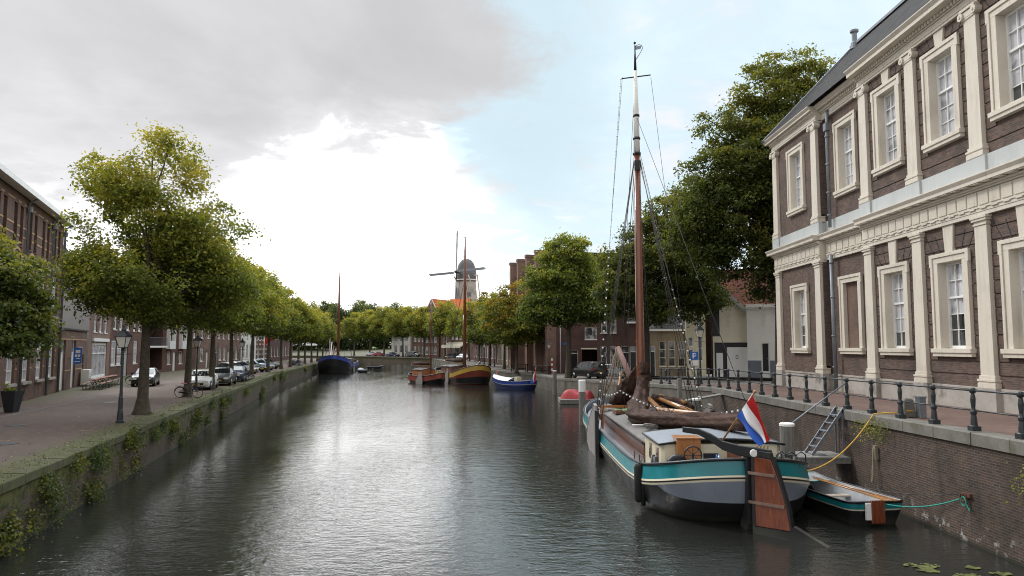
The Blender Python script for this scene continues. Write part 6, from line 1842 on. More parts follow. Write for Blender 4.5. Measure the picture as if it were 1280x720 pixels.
def barge():
    root = T('sailing_barge', 'big teal, white and black sailing barge with a brown furled sail moored below the mansion', 'boat', (6.48, 32.2, 0), 0)
    L, B = 24.2, 5.0
    Tz = lambda s: 1.14 + (.78 * abs(s) ** 5 if s < 0 else .85 * s ** 4)
    gdep = lambda s: .03 + .60 * max(0, min(1, (abs(s) - .885) / .115)) ** .7
    zs = [lambda s: -.55, lambda s: -.0, lambda s: .30, lambda s: Tz(s) - .60 - gdep(s), lambda s: Tz(s) - .60, lambda s: Tz(s) - .545, lambda s: Tz(s) - .495, lambda s: Tz(s) - .44, lambda s: Tz(s) - .04, lambda s: Tz(s)]
    sc = [(.84, 1.9, 2.6), (.935, .85, 1.2), (.97, .42, .7), (.99, .14, .3), (1.0, .04, .06), (1.004, .02, .02), (1.004, .02, .02), (1.0, .04, .05), (.975, .10, .14), (.978, .085, .12)]
    rows = [(z, *s) for z, s in zip(zs, sc)]
    O = hull(root, L, B, 2.9, 4.2, 2.35, 2.5, rows, [('hull', M['hull_black'], 0, 3), ('grey_topside', M['hull_grey'], 3, 4), ('white_strake', M['hull_cream'], 4, 5), ('black_strake', M['black'], 5, 6), ('white_strake', M['hull_cream'], 6, 7), ('bulwark', M['teal'], 7, 8), ('rail', M['black'], 8, 9)], 26)
    inner = [(x * .965, y * .992, z) for x, y, z in O[9]]
    n = len(inner)
    m = MB(); m.add(O[9] + inner + [(x, y, z - .75) for x, y, z in inner], [(k, (k + 1) % n, n + (k + 1) % n, n + k) for k in range(n)] + [(n + k, n + (k + 1) % n, 2 * n + (k + 1) % n, 2 * n + k) for k in range(n)])
    m.build('inner_bulwark', M['hull_grey'], root, fix=False)
    rim(root, O[9], M['black'], .045, 'rail_cap')
    dk = lambda s: Tz(s) - .30
    deck(root, inner, dk, M['cabin_roof'], L)
    p = MB()
    p.tube([(-.55, -L / 2 - .0, .98), (-.55, -L / 2 + .3, .98)], .09, 14) if False else p.lathe([(.001, 0), (.10, 0), (.10, .02)], 14)
    # deckhouse
    hx = 1.84
    y0, y1 = -9.55, -6.75
    z0, z1 = .78, 1.98
    c = MB()
    poly = [(-hx + .1, y0), (hx - .1, y0), (hx, y0 + .12), (hx, y1), (-hx, y1), (-hx, y0 + .12)]
    c.prism(poly, 'z', z0, z1)
    ca = c.build('deckhouse', M['cabin_cream'], root, bevel=.02)
    r_ = MB()
    nn = 10
    vs = []
    for yy in (y0 - .1, y1 + .02):
        for k in range(nn + 1):
            u = -1 + 2 * k / nn
            vs.append((u * (hx + .09), yy, z1 + .01 + .17 * (1 - u * u)))
    fs = [(k, k + 1, nn + 2 + k, nn + 1 + k) for k in range(nn)]
    r_.add(vs, fs)
    r_.build('roof', M['cabin_roof'], ca)
    e = MB()
    e.tube([(-hx - .09, y1, z1), (-hx - .09, y0 - .1, z1)] + [(lerp(-hx - .09, hx + .09, k / 10), y0 - .1, z1 + .17 * (1 - (2 * k / 10 - 1) ** 2) - .0) for k in range(1, 10)] + [(hx + .09, y0 - .1, z1), (hx + .09, y1, z1)], .035, 6)
    e.build('roof_edge', M['black'], ca)
    for yy in (-8.9, -7.75):
        w_ = MB(); w_.box(-hx - .03, -hx + .01, yy - .16, yy + .16, 1.30, 1.80); ww = w_.build('window', M['varnish'], ca)
        w_ = MB(); w_.box(-hx - .036, -hx - .031, yy - .10, yy + .10, 1.38, 1.74); w_.build('pane', M['pane_dark'], ww)
        w_ = MB(); w_.box(hx - .01, hx + .03, yy - .16, yy + .16, 1.30, 1.80); w_.build('window', M['varnish'], ca)
    # companionway doors and scuttle
    d = MB(); d.box(-1.42, -.70, y0 - .30, y0 + .3, 1.05, 2.16); d.box(-1.46, -.66, y0 - .34, y0 + .34, 2.16, 2.22)
    d.build('companionway', M['orange_wood'], root, bevel=.012)
    v = MB(); v.box(-.55, -.1, y0 - .03, y0 - .003, 1.2, 1.7); v.box(.7, 1.15, y0 - .03, y0 - .003, 1.25, 1.65); v.build('vent_panel', M['black'], root)
    st_ = MB()
    for k in range(4):
        st_.prism([(1.05 + k * .11, 1.74), (1.09 + k * .11, 1.74), (1.15 + k * .11, 1.92), (1.11 + k * .11, 1.92)], 'y', y0 - .012, y0 - .002)
    st_.build('warning_stripes', M['yellow_band'], root)
    # hatch
    h0, h1 = -6.7, 4.7
    ch = MB()
    for s in (-1, 1):
        ch.box(s * hx - .05, s * hx + .05, h0, h1, .75, 1.62)
        ch.box(s * (hx + .03) - .045, s * (hx + .03) + .045, h0, h1, 1.57, 1.66)
    ch.box(-hx, hx, h1 - .06, h1 + .06, .75, 1.72)
    ch.build('hatch_coaming', M['varnish_side'], root)
    vs = []; fs = []
    ny = 24
    rn = random.Random(4)
    for j in range(ny + 1):
        yy = lerp(h0, h1, j / ny)
        for k in range(nn + 1):
            u = -1 + 2 * k / nn
            vs.append((u * (hx + .08), yy, 1.63 + .30 * (1 - abs(u) ** 1.6) + (.018 if j % 3 == 0 else 0) + rn.uniform(-.006, .006)))
    for j in range(ny):
        for k in range(nn):
            a = j * (nn + 1) + k
            fs.append((a, a + 1, a + nn + 2, a + nn + 1))
    MB().add(vs, fs, True).build('hatch_cover', M['deck_grey'], root)
    b_ = MB()
    for s in (-1, 1):
        b_.box(s * (hx + .09) - .02, s * (hx + .09) + .02, h0, h1, 1.60, 1.69)
    b_.build('hatch_edge', M['black'], root)
    o_ = MB(); o_.box(-hx - .12, -hx + .02, h1 - .02, h1 + .16, .8, 2.0); o_.box(-hx, hx, h1 + .02, h1 + .14, 1.90, 2.02); o_.box(hx - .02, hx + .12, h1 - .02, h1 + .16, .8, 2.0); o_.build('hatch_beam', M['orange_wood'], root)
    f_ = MB(); f_.box(-1.5, 1.5, h1 + .9, h1 + 3.4, .85, 1.75); f_.build('fore_hatch', M['deck_grey'], root, bevel=.05)
    # mast in its case
    my = 4.25
    m = MB()
    mt = [(0, my, .9), (0, my, 3.0), (-.02, my, 8), (-.04, my, 14.9)]
    m.tube(mt, [.22, .215, .20, .165], 14); ma = m.build('mast', M['mast_wood'], root)
    m = MB(); m.tube([(-.04, my, 14.9), (-.05, my, 17.3), (-.06, my, 19.3)], [.165, .13, .085], 12); m.build('white_topmast', M['white_wall'], ma)
    m = MB(); m.tube([(-.06, my, 19.3), (-.07, my, 20.7)], [.075, .03], 8); m.ball((-.07, my, 20.8), .07, 6); m.build('pole_head', M['black'], ma)
    m = MB()
    for z in (14.9, 15.7, 16.9):
        m.tube([(-.045, my, z - .06), (-.045, my, z + .06)], .21 - (z - 14.9) * .02, 12)
    m.box(-.2, .1, my - .25, my - .1, 14.0, 14.5)
    m.build('mast_band', M['black'], ma)
    m = MB(); m.tube([(-.78, my + .05, 18.9), (.72, my - .05, 19.06)], .035, 8); m.build('crosstree', M['black'], ma)
    m = MB(); pts = [(-.07, my, 20.6), (.12, my - .03, 20.7), (.28, my - .05, 20.65), (.33, my - .06, 20.5), (.2, my - .05, 20.25), (-.02, my, 19.9)]
    m.tube(pts, .02, 6); m.add([(-.06, my - .01, 20.6), (.28, my - .06, 20.63), (.22, my - .05, 20.45), (-.05, my - .01, 20.42)], [(0, 1, 2, 3)]); m.build('vane', M['grey_metal'], ma)
    mc = MB(); mc.box(-.32, -.225, my - .35, my + .3, .8, 2.6); mc.box(.225, .32, my - .35, my + .3, .8, 2.6); mc.build('mast_case', M['varnish'], root, bevel=.015)
    # furled sail: hangs from the mast and lies along the boom
    rn = random.Random(2)
    def bundle(path, rads, nu, seed, fl=.8, flop=.16, rings=None):
        rings = rings or 46
        pth = [Vector(p) for p in path]
        def at(t):
            f = t * (len(pth) - 1); i = min(int(f), len(pth) - 2); s = f - i
            p0 = pth[max(i - 1, 0)]; p1 = pth[i]; p2 = pth[i + 1]; p3 = pth[min(i + 2, len(pth) - 1)]
            return .5 * ((2 * p1) + (p2 - p0) * s + (2 * p0 - 5 * p1 + 4 * p2 - p3) * s * s + (3 * p1 - p0 - 3 * p2 + p3) * s ** 3), rads[i] + (rads[i + 1] - rads[i]) * s
        vs = []; fs = []
        for j in range(rings + 1):
            t_ = j / rings
            p, r_ = at(t_)
            q, _ = at(min(t_ + .01, 1)); q0, _ = at(max(t_ - .01, 0))
            d = (q - q0).normalized()
            a = d.cross(Vector((0, 0, 1)))
            if a.length < .2:
                a = d.cross(Vector((0, 1, 0)))
            a.normalize(); b = a.cross(d)
            for k in range(nu):
                th = 2 * PI * k / nu
                w_ = 1 + flop * math.sin(3 * th + 9 * t_ + seed) + flop * .8 * math.sin(7 * th - 14 * t_ + seed * 2) + .06 * math.sin(40 * t_ + 4 * th) + .09 * abs(math.sin(11 * th + 5 * t_ + math.sin(17 * t_))) + .05 * math.sin(63 * t_ - 2 * th)
                vs.append(p + (a * math.cos(th) * r_ + b * math.sin(th) * r_ * fl) * w_)
        for j in range(rings):
            for k in range(nu):
                k2 = (k + 1) % nu
                fs.append((j * nu + k, j * nu + k2, (j + 1) * nu + k2, (j + 1) * nu + k))
        fs.append(tuple(range(nu))); fs.append(tuple(rings * nu + k for k in reversed(range(nu))))
        return vs, fs
    vs, fs = bundle([(.1, my - .4, 4.2), (.0, my - .55, 3.3), (-.25, my - 1.3, 2.6), (-.85, my - 3.6, 2.2), (-1.15, my - 5.6, 2.05), (-.5, my - 8.6, 2.18), (.7, my - 10.8, 2.32), (1.25, my - 12.4, 2.45)], [.20, .25, .36, .40, .38, .36, .34, .28], 26, 1.0)
    sa = MB().add(vs, fs, True).build('sail', M['sail'], root)
    vs, fs = bundle([(-.05, my + .3, 4.0), (-.3, my + .9, 3.2), (-.6, my + 1.8, 2.5), (-.75, my + 2.7, 1.95)], [.12, .36, .48, .42], 22, 3.0, rings=20)
    MB().add(vs, fs, True).build('foresail', M['sail'], root)
    vs, fs = bundle([(.4, my - .7, 2.4), (1.3, my - 1.3, 2.3), (2.1, my - 1.9, 2.05)], [.26, .32, .2], 16, 2.0, rings=16)
    MB().add(vs, fs, True).build('sail_end', M['sail'], sa)
    tp = MB()
    for t_ in (0.47, .6, .72, .85):
        y_ = my - lerp(1.4, 11.4, t_)
        x_ = np.interp(y_, [my - 11.4, my - 9.8, my - 7.6, my - 5, my - 3.4, my - 1.4], [1.15, .6, -.5, -1.1, -.8, -.3]); z_ = np.interp(y_, [my - 11.4, my - 9.8, my - 7.6, my - 5, my - 3.4], [2.5, 2.34, 2.24, 2.12, 2.22])
        tp.torus((x_, y_, z_), .42, .014, (.1, 1, 0), 16, 5)
    tp.build('sail_tie', M['rope_dark'], sa)
    # boom, gaff, booms on deck
    m = MB(); m.tube([(.2, my - .3, 2.55), (-.3, my - 6.2, 2.35), (1.35, my - 12.9, 2.62)], [.1, .12, .08], 10); m.build('boom', M['spar'], root)
    m = MB(); m.tube([(.6, my - .2, 2.5), (1.2, my - 5.4, 2.22)], [.09, .11], 10); m.tube([(1.1, my + .8, 2.5), (1.75, my - 1.9, 2.35)], [.06, .09], 10); m.build('spar', M['spar'], root)
    # bowsprit hauled up at the bow
    m = MB(); m.tube([(-.95, my + 2.4, 1.55), (-.1, my + 6.0, 3.5)], [.11, .08], 10); m.build('bowsprit', M['spar'], root)
    # tall climbing net of ropes at the bow
    nt = MB()
    ap = Vector((-.35, my + 5.8, 4.9))
    base = [Vector((-1.55, my + 5.2, 1.25)), Vector((.75, my + 4.6, 1.25))]
    for k in range(7):
        nt.tube([ap, base[0].lerp(base[1], k / 6)], .022 if 0 < k < 6 else .04, 5)
    for k in range(1, 14):
        f = k / 14
        nt.tube([ap.lerp(base[0], f), ap.lerp(base[1], f) - Vector((0, 0, .02))], .017, 4)
    nt.build('rope_net', M['rope'], root)
    m = MB(); m.tube([(-.3, my + 5.6, 4.95), (.1, my + 4.6, 3.6), (.9, my + 3.6, 2.0)], [.12, .16, .14], 10); m.tube([(-.35, my + 5.8, 4.95), (-.7, my + 5.9, 3.0), (-1.5, my + 6.1, 1.3)], .06, 8); m.build('rolled_jib', M['sail'] if False else plain('pink_brown_cloth', (.22, .13, .115), .2, 3, .9), root)
    # leeboards
    for s in (-1, 1):
        pr = [(1.0, -.15), (1.0, 2.0), (1.1, 2.28), (1.5, 2.34), (2.2, 2.05), (3.4, 1.55), (4.3, 1.0), (4.7, .6), (4.5, .3), (3.6, .05), (2.2, -.12)]
        m = MB(); m.prism([(a, b) for a, b in pr], 'x', s * 2.60, s * 2.69)
        lb = m.build('leeboard', M['leeboard'], root, bevel=.015)
        m = MB(); m.prism([(.72, -.2), (.72, 2.1), (.98, 2.1), (.98, -.2)], 'x', s * 2.56, s * 2.72); m.build('edge_band', M['hull_black'], lb)
        m = MB()
        for a, b in zip(pr[2:], pr[3:]):
            m.bar((s * 2.645, a[0], a[1]), (s * 2.645, b[0], b[1]), .12, .05)
        m.build('rim_band', M['leeboard'], lb)
    # stern: post, rudder, tiller
    sy = -L / 2
    m = MB(); m.prism([(sy + .3, -.5), (sy - .10, .2), (sy - .16, 2.12), (sy + .12, 2.12), (sy + .5, .2), (sy + .8, -.5)], 'x', -.075, .075); m.build('sternpost', M['hull_black'], root)
    rd = Vector((.70, -.715, 0)); rp = Vector((.02, sy - .20, 0)); rn_ = Vector((rd.y, -rd.x, 0))
    def R_(a, z, t_):
        p = rp + rd * a + rn_ * t_
        return (p.x, p.y, z)
    def plate(m, poly, th):
        n_ = len(poly)
        vs = [R_(a, z, th) for a, z in poly] + [R_(a, z, -th) for a, z in poly]
        m.add(vs, [tuple(range(n_)), tuple(reversed(range(n_, 2 * n_)))] + [(k, k + n_, (k + 1) % n_ + n_, (k + 1) % n_) for k in range(n_)])
    m = MB(); plate(m, [(.12, .20), (.12, 2.03), (.60, 2.0), (.78, 1.5), (1.0, .75), (1.09, .22)], .075); ru = m.build('rudder', M['varnish'], root, bevel=.015)
    m = MB(); plate(m, [(.04, 2.16), (.04, -.5), (.125, -.5), (.125, 2.16)], .082); plate(m, [(.12, 2.05), (.12, 2.2), (.58, 2.17), (.62, 2.02)], .09)
    plate(m, [(.61, 2.05), (.79, 1.5), (1.01, .75), (1.10, .2), (1.15, .2), (1.06, .77), (.84, 1.52), (.66, 2.07)], .085)
    plate(m, [(.1, .19), (1.08, .21), (1.16, .36), (1.3, .30), (1.8, .09), (2.02, .0), (2.02, -.3), (.1, -.3)], .085)
    m.build('rudder_irons', M['hull_black'], ru)
    m = MB()
    for z, a1 in ((1.55, .70), (.78, .94)):
        for s in (-1, 1):
            plate_pts = [(-.05, z), (a1, z - .0), (a1, z + .075), (-.05, z + .075)]
            n_ = 4
            vs = [R_(a, zz, s * .078) for a, zz in plate_pts] + [R_(a, zz, s * .105) for a, zz in plate_pts]
            m.add(vs, [(0, 1, 2, 3), (7, 6, 5, 4)] + [(k, (k + 1) % 4, 4 + (k + 1) % 4, 4 + k) for k in range(4)])
    m.build('hinge_strap', plain('rusty_strap', (.20, .13, .10), .3, 6, .7), ru)
    # tiller curving forward over the cockpit
    pts = []
    for (a, z, hgt) in ((.55, 2.12, .12), (.1, 2.13, .15), (-.3, 2.16, .15), (-.75, 2.26, .13), (-1.1, 2.46, .11), (-1.45, 2.60, .09), (-1.9, 2.63, .08)):
        pts.append((a, z, hgt))
    vs = []; fs = []
    tdir = Vector((.84, -.54, 0)); tn = Vector((tdir.y, -tdir.x, 0))
    for (a, z, hg) in pts:
        for (o, dz) in ((-.06, -hg), (.06, -hg), (.06, hg * .9), (-.06, hg * .9)):
            p = rp + tdir * a + tn * o
            vs.append((p.x, p.y, z + dz))
    for k in range(len(pts) - 1):
        for q in range(4):
            fs.append((k * 4 + q, k * 4 + (q + 1) % 4, (k + 1) * 4 + (q + 1) % 4, (k + 1) * 4 + q))
    fs += [(3, 2, 1, 0), tuple(4 * (len(pts) - 1) + q for q in range(4))]
    m = MB().add(vs, fs); m.build('tiller', M['black'], root, bevel=.02)
    cb = MB()
    c0 = rp + tdir * .02
    cb.lathe([(.001, 0), (.10, 0), (.10, .05), (.07, .06), (.001, .06)], 16)
    cb.v = [(c0.x + x_, c0.y - .16 - z_, 2.13 + y_) for (x_, y_, z_) in cb.v]
    cb.build('tiller_boss', M['white'], root)
    h = MB(); h.lathe([(.001, 0), (.10, 0), (.10, .03), (.001, .03)], 16); h.v = [(-.56 + x_, sy + .24 - z_, .98 + y_) for (x_, y_, z_) in h.v]; h.build('hawse_hole', M['black'], root)
    # side rails, bollards, winch
    m = MB()
    for s in (-1, 1):
        for yy in (-9.2, -8.3, -7.4):
            m.tube([(s * 2.32, yy, 1.1), (s * 2.32, yy, 1.5)], .018, 6)
        m.tube([(s * 2.32, -9.2, 1.5), (s * 2.32, -7.4, 1.5)], .018, 6)
    m.build('side_rail', M['black_metal'], root)
    m = MB()
    for s in (-1, 1):
        for yy in (-10.0, -9.6, 8.6, 9.0):
            m.tube([(s * (2.12 if yy < 0 else 1.4), yy, .9), (s * (2.12 if yy < 0 else 1.4), yy, 1.66 if yy < 0 else 2.0)], .07, 10)
    m.build('bollard', M['black_metal'], root)
    m = MB(); m.box(-.9, .9, 6.9, 7.5, 1.0, 1.35); m.tube([(-.85, 7.2, 1.6), (.85, 7.2, 1.6)], .18, 12); m.tube([(-1.0, 7.2, 1.6), (-.85, 7.2, 1.6)], .32, 14); m.tube([(.85, 7.2, 1.6), (1.0, 7.2, 1.6)], .32, 14); m.build('windlass', M['black_metal'], root)
    # clutter on the hatch
    m = MB(); m.tube([(-1.6, -2.6, 1.82), (1.0, -4.6, 2.02)], .025, 6); m.build('boat_hook', M['white'], root)
    m = MB(); m.box(-1.55, -.75, 2.4, 3.9, 1.80, 1.90); m.build('loose_hatch_board', M['varnish_side'], root)
    # rigging
    rg = MB()
    top = Vector((-.05, my, 15.7)); mid = Vector((-.04, my, 14.8))
    for s in (-1, 1):
        for k, yy in enumerate((my - .5, my - 1.3, my - 2.1)):
            rg.tube([mid + Vector((s * .12, 0, -.1 * k)), (s * 2.42, yy, 1.2)], .016, 5)
        rg.tube([top, (s * 2.42, my - 3.0, 1.2)], .014, 5)
        rg.tube([(s * .74, my, 18.97), (s * 2.40, my - 1.0, 1.25)], .011, 5)
    rg.tube([top, (0, L / 2 - .2, 2.1)], .02, 5); rg.tube([(-.06, my, 19.2), (0, L / 2 - .1, 2.15)], .012, 5)
    rg.tube([(-.05, my, 16.9), (1.5, my - 12.0, 2.8)], .013, 5); rg.tube([mid, (1.1, my - 7.5, 2.85)], .012, 5); rg.tube([mid, (.5, my - .4, 3.6)], .014, 5)
    rg.tube([(-.05, my, 16.9), (.35, my - .5, 2.9)], .012, 5); rg.tube([mid, (-.35, my - .4, 2.9)], .012, 5); rg.tube([top, (-.9, my - .2, 1.6)], .012, 5)
    rg.build('rigging', M['rope_dark'], root)
    for s in (-1, 1):
        b_ = MB()
        for k in range(4):
            b_.obox((s * 2.38, my - .4 - k * .8, 1.75), (.035, 0, 0), (0, .07, 0), (0, 0, .13))
        b_.build('deadeye', M['mast_wood'], root)
    return root
bargeo = barge()

# things on and around the big barge
def fender(label, x, y, z0, z1, r=.14):
    f = T('fender', label, 'fender', (x, y, 0))
    m = MB(); m.tube([(0, 0, z0), (0, -.02, z0 + .1), (.0, 0, z1 - .1), (0, 0, z1)], [r * .7, r, r, r * .7], 10)
    m.tube([(.12, -.1, z0 - .1), (.14, -.1, z1 - .1)], r * .5, 8)
    m.build('rubber', M['tyre'], f)
    rp = MB(); rp.tube([(0, 0, z1 - .02), (.12 if x < 6 else -.12, .05, z1 + .12)], .02, 6); rp.build('cord', M['rope_dark'], f)
fender('black rubber fender hanging on the left quarter of the big barge', 3.93, 22.75, .22, 1.36)
fender('black rubber fender hanging on the right quarter of the big barge', 8.93, 22.75, .5, 1.36, .10)
rl = T('hose_reel', 'black hose reel on the afterdeck of the big barge, left of the wooden door', 'hose reel', (4.98, 22.05, .98))
m = MB(); m.torus((0, 0, .42), .26, .10, (0, 1, 0), 20, 8); m.build('coil', M['black'], rl)
m = MB(); m.tube([(0, -.17, .42), (0, .17, .42)], .12, 12); m.bar((-.2, .12, 0), (0, .12, .42), .03); m.bar((.2, .12, 0), (0, .12, .42), .03); m.bar((-.2, -.14, 0), (0, -.14, .42), .03); m.bar((.2, -.14, 0), (0, -.14, .42), .03); m.build('stand', M['white'], rl)
wl = T('steering_wheel', 'dark steering wheel before the wooden companionway of the big barge', 'wheel', (5.42, 21.9, 1.0))
m = MB(); m.torus((0, 0, .75), .26, .022, (0, 1, 0), 24, 6); [m.tube([(0, 0, .75), (.26 * math.cos(a), 0, .75 + .26 * math.sin(a))], .012, 5) for a in [R(45 * k) for k in range(8)]]; m.build('rim', M['black'], wl)
MB().tube([(0, .06, 0), (0, .06, .78)], .04, 8).build('pedestal', M['black_metal'], wl)
for x, y, mt, lb, h in [(6.08, 21.7, 'sign_blue', 'blue bottle standing on the afterdeck of the big barge', .36), (6.2, 21.9, 'chrome', 'pale bottle beside the blue one on the barge afterdeck', .30)]:
    o = MB().lathe([(.075, 0), (.08, .02), (.08, h * .6), (.03, h * .8), (.03, h)], 10, smooth=True).build('bottle', M[mt], None); o.location = (x, y, 1.44); tag(o, lb, 'bottle')
ch = T('deck_chair', 'dark red folded deck chair on the afterdeck under the tiller', 'chair', (6.75, 22.0, 1.05))
MB().box(-.22, .22, -.22, .22, .42, .46).build('seat', plain('maroon', (.12, .025, .03), .2), ch); MB().box(-.22, .22, .19, .23, .48, .88).build('backrest', M['table_brown'], ch)
for sx in (-1, 1):
    for sy_ in (-1, 1):
        MB().bar((sx * .2, sy_ * .19, 0), (sx * .2, sy_ * .19, .42), .03).build('leg', M['black_metal'], ch)
rb = T('rail_frame', 'dark tubular rack with ropes on the right side of the barge afterdeck', 'rack', (8.35, 22.5, 1.05))
m = MB()
for k in range(3):
    m.tube([(-.2 + .3 * k, 0, 0), (-.2 + .3 * k, 0, .62), (-.05 + .3 * k, .0, .72), (.08 + .3 * k, 0, .62), (.08 + .3 * k, 0, 0)], .022, 6)
m.build('frame', M['black_metal'], rb)
m = MB(); m.torus((.1, -.03, .35), .16, .035, (0, 1, 0), 16, 6); m.torus((.36, -.03, .35), .14, .035, (0, 1, 0), 16, 6); m.build('coiled_rope', M['rope'], rb)

for k, (x, y, z, lb) in enumerate([(5.35, 27.9, 1.87, 'loose grey coil of rope lying on the hatch cover beside the sail'), (6.9, 41.2, 1.95, 'pale coil of rope on the foredeck of the big barge')]):
    rc = T('rope_coil', lb, 'rope', (x, y, z))
    m = MB(); rn = random.Random(k)
    for q in range(7):
        m.torus((rn.uniform(-.06, .06), rn.uniform(-.06, .06), .02 + q * .022), .24 + rn.uniform(-.05, .05), .018, (rn.uniform(-.2, .2), rn.uniform(-.2, .2), 1), 18, 5)
    m.tube([(.2, 0, .05), (.5, .2, .03), (.8, .1, .02), (.95, -.25, .02)], .018, 5)
    m.build('line', M['rope'] if k else M['grey_wood'], rc)
tc_ = T('folded_cover', 'small folded teal cover lying on the cabin edge of the hatch', 'cover', (6.3, 25.7, 1.98))
m = MB(); m.box(-.36, .36, -.2, .2, 0, .045); m.box(-.32, .34, -.17, .19, .045, .085); m.build('cloth', M['teal'], tc_, bevel=.015)
gb_ = T('green_cloth', 'crumpled green cloth lying on the hatch board at the fore end', 'cloth', (5.25, 35.0, 1.93))
m = MB(); vs = [((i - 3) * .1, (j - 2) * .1, .03 + .05 * math.sin(i * 1.9 + j) * math.cos(j * 2.3 + i)) for i in range(7) for j in range(5)]
m.add(vs, [(i * 5 + j, (i + 1) * 5 + j, (i + 1) * 5 + j + 1, i * 5 + j + 1) for i in range(6) for j in range(4)], True); m.build('fabric', plain('green_cloth', (.10, .28, .05), .2), gb_, fix=False)

# string lights along the furled sail and up the shrouds
sg = T('string_lights', 'string of small white bulbs strung along the furled sail and up the mast', 'string lights', (6.4, 31, 0))
wire = MB(); bulbs = []
paths = [sag((5.0, 33.5, 3.0), (7.9, 24.2, 3.0), .55, 30), sag((5.0, 33.5, 3.0), (4.7, 37.0, 2.6), .1, 6), [Vector((3.95, 33.6, 1.4)).lerp(Vector((5.66, 36.45, 18.9)), k / 44) for k in range(45)], [Vector((8.8, 33.0, 1.5)).lerp(Vector((6.36, 36.45, 15.7)), k / 34) for k in range(35)]]
for p in paths:
    wire.tube(p, .007, 4)
    bulbs += [q for q in p]
wire.build('wire', M['black'], sg, local=False)
bm_ = None
for i, q in enumerate(bulbs[::1][:99]):
    if bm_ is None:
        o = MB().ball((0, 0, 0), .040, 6).build('bulb', M['white'], sg); bm_ = o
    else:
        o = bm_.copy(); C.objects.link(o); o.parent = sg
    o.location = Vector(q) - Vector((6.4, 31, .05))

# flags
def flag(label, staff, A, Bp, Cc, Dd, seed, hang=0.0, scale=1.0, group=None, nx=18, ny=12):
    """tricolour: hoist A (red end) to Bp (blue end); fly Cc (red end), Dd (blue end)"""
    root = T('flag', label, 'flag', staff[0], 0, group)
    m = MB(); m.tube(staff, .028 * scale, 8); m.ball(staff[-1], .05 * scale, 6); m.build('staff', M['spar'], root, local=False)
    A, Bp, Cc, Dd = map(Vector, (A, Bp, Cc, Dd))
    n = (Bp - A).cross(Cc - A).normalized()
    g_ = []
    for i in range(nx + 1):
        s = i / nx
        row = []
        for j in range(ny + 1):
            t_ = j / ny
            p = A.lerp(Cc, s).lerp(Bp.lerp(Dd, s), t_)
            p += n * (.085 * scale * math.sin(t_ * 11 + s * 2.5 + seed) * min(1, s * 2) + .05 * scale * math.sin(t_ * 5 - s * 6 + seed)) - Vector((0, 0, hang * math.sin(PI * t_) * s))
            row.append(p)
        g_.append(row)
    k3 = ny // 3
    for q, mt in enumerate(('flag_red', 'flag_white', 'flag_blue')):
        vs = []; fs = []
        for i in range(nx + 1):
            for j in range(q * k3, (q + 1) * k3 + 1):
                vs.append(g_[i][j])
        w_ = k3 + 1
        for i in range(nx):
            for j in range(k3):
                fs.append((i * w_ + j, (i + 1) * w_ + j, (i + 1) * w_ + j + 1, i * w_ + j + 1))
        MB().add(vs, fs, True).build(('red_stripe', 'white_stripe', 'blue_stripe')[q], M[mt], root, local=False, fix=False)
    return root
flag('red, white and blue flag drooping from a slanted staff on the big barge', [(6.32, 21.9, 2.2), (6.84, 20.45, 3.72)], (6.80, 20.5, 3.62), (6.45, 21.0, 2.98), (7.20, 20.3, 2.42), (6.92, 20.35, 2.24), .5)

# tender with oars
def open_boat(label, loc, rz, L, B, bands, inner, name='rowing_boat', cat='boat', H=.52):
    root = T(name, label, cat, loc, rz)
    Tz = lambda s: H + .30 * max(s, 0) ** 2.2 + .05 * s * s
    zs = [lambda s: -.25, lambda s: 0.02, lambda s: Tz(s) - .24, lambda s: Tz(s) - .20, lambda s: Tz(s) - .055, lambda s: Tz(s)]
    sc = [(.62, .3, .9), (.84, .16, .5), (.97, .03, .1), (.99, .02, .06), (1.0, 0, .0), (1.0, 0, 0)]
    O = hull(root, L, B, .9, L * .56, 6.0, 1.75, [(z, *s) for z, s in zip(zs, sc)], [('hull', bands[0], 0, 2), ('white_line', bands[1], 2, 3), ('coloured_band', bands[2], 3, 4), ('gunwale_band', bands[3], 4, 5)], 16)
    inn = [(x * .93, y * .975, z) for x, y, z in O[5]]
    n = len(inn)
    low = [(x * .72, y * .88, .05) for x, y, z in O[5]]
    m = MB(); m.add(O[5] + inn + low, [(k, (k + 1) % n, n + (k + 1) % n, n + k) for k in range(n)] + [(n + k, n + (k + 1) % n, 2 * n + (k + 1) % n, 2 * n + k) for k in range(n)])
    m.build('inner_hull', inner, root, fix=False)
    deck(root, low, lambda s: .05, inner, L, 'floor', inset=1.0)
    rim(root, O[5], bands[3], .03, 'gunwale')
    m = MB()
    for y, w_ in ((-L * .33, .80), (L * .02, .86)):
        m.box(-B / 2 * w_, B / 2 * w_, y - .14, y + .14, .30, .34)
    m.build('thwart', M['grey_wood'] if inner is M['cabin_roof'] else plain('pale_thwart', (.42, .36, .29), .15), root)
    fd = [(x * .9, y, z - .03) for x, y, z in O[5] if y > L * .16]
    fd.sort(key=lambda p: (p[0] >= 0, p[1] if p[0] >= 0 else -p[1]))
    m = MB(); vs = []; fs = []
    ring = [p for p in inn if p[1] > L * .18]
    st = [p for p in ring if p[0] >= 0]; pr = [p for p in ring if p[0] < 0]
    st.sort(key=lambda p: p[1]); pr.sort(key=lambda p: -p[1])
    allp = [(x, y, z - .04) for x, y, z in st + pr]
    m.add(allp, [tuple(range(len(allp)))]); m.build('foredeck', inner, root)
    return root, O
pale_in = plain('pale_inside', (.36, .375, .39), .12, 2, .6, dirt=(.3, .3, .3))
tn, On = open_boat('small open tender with a pale inside and teal band beside the mansion quay wall', (9.92, 23.0, 0), R(7.5), 5.0, 1.75, [M['hull_black'], M['hull_cream'], M['teal'], M['black']], pale_in, H=.62)
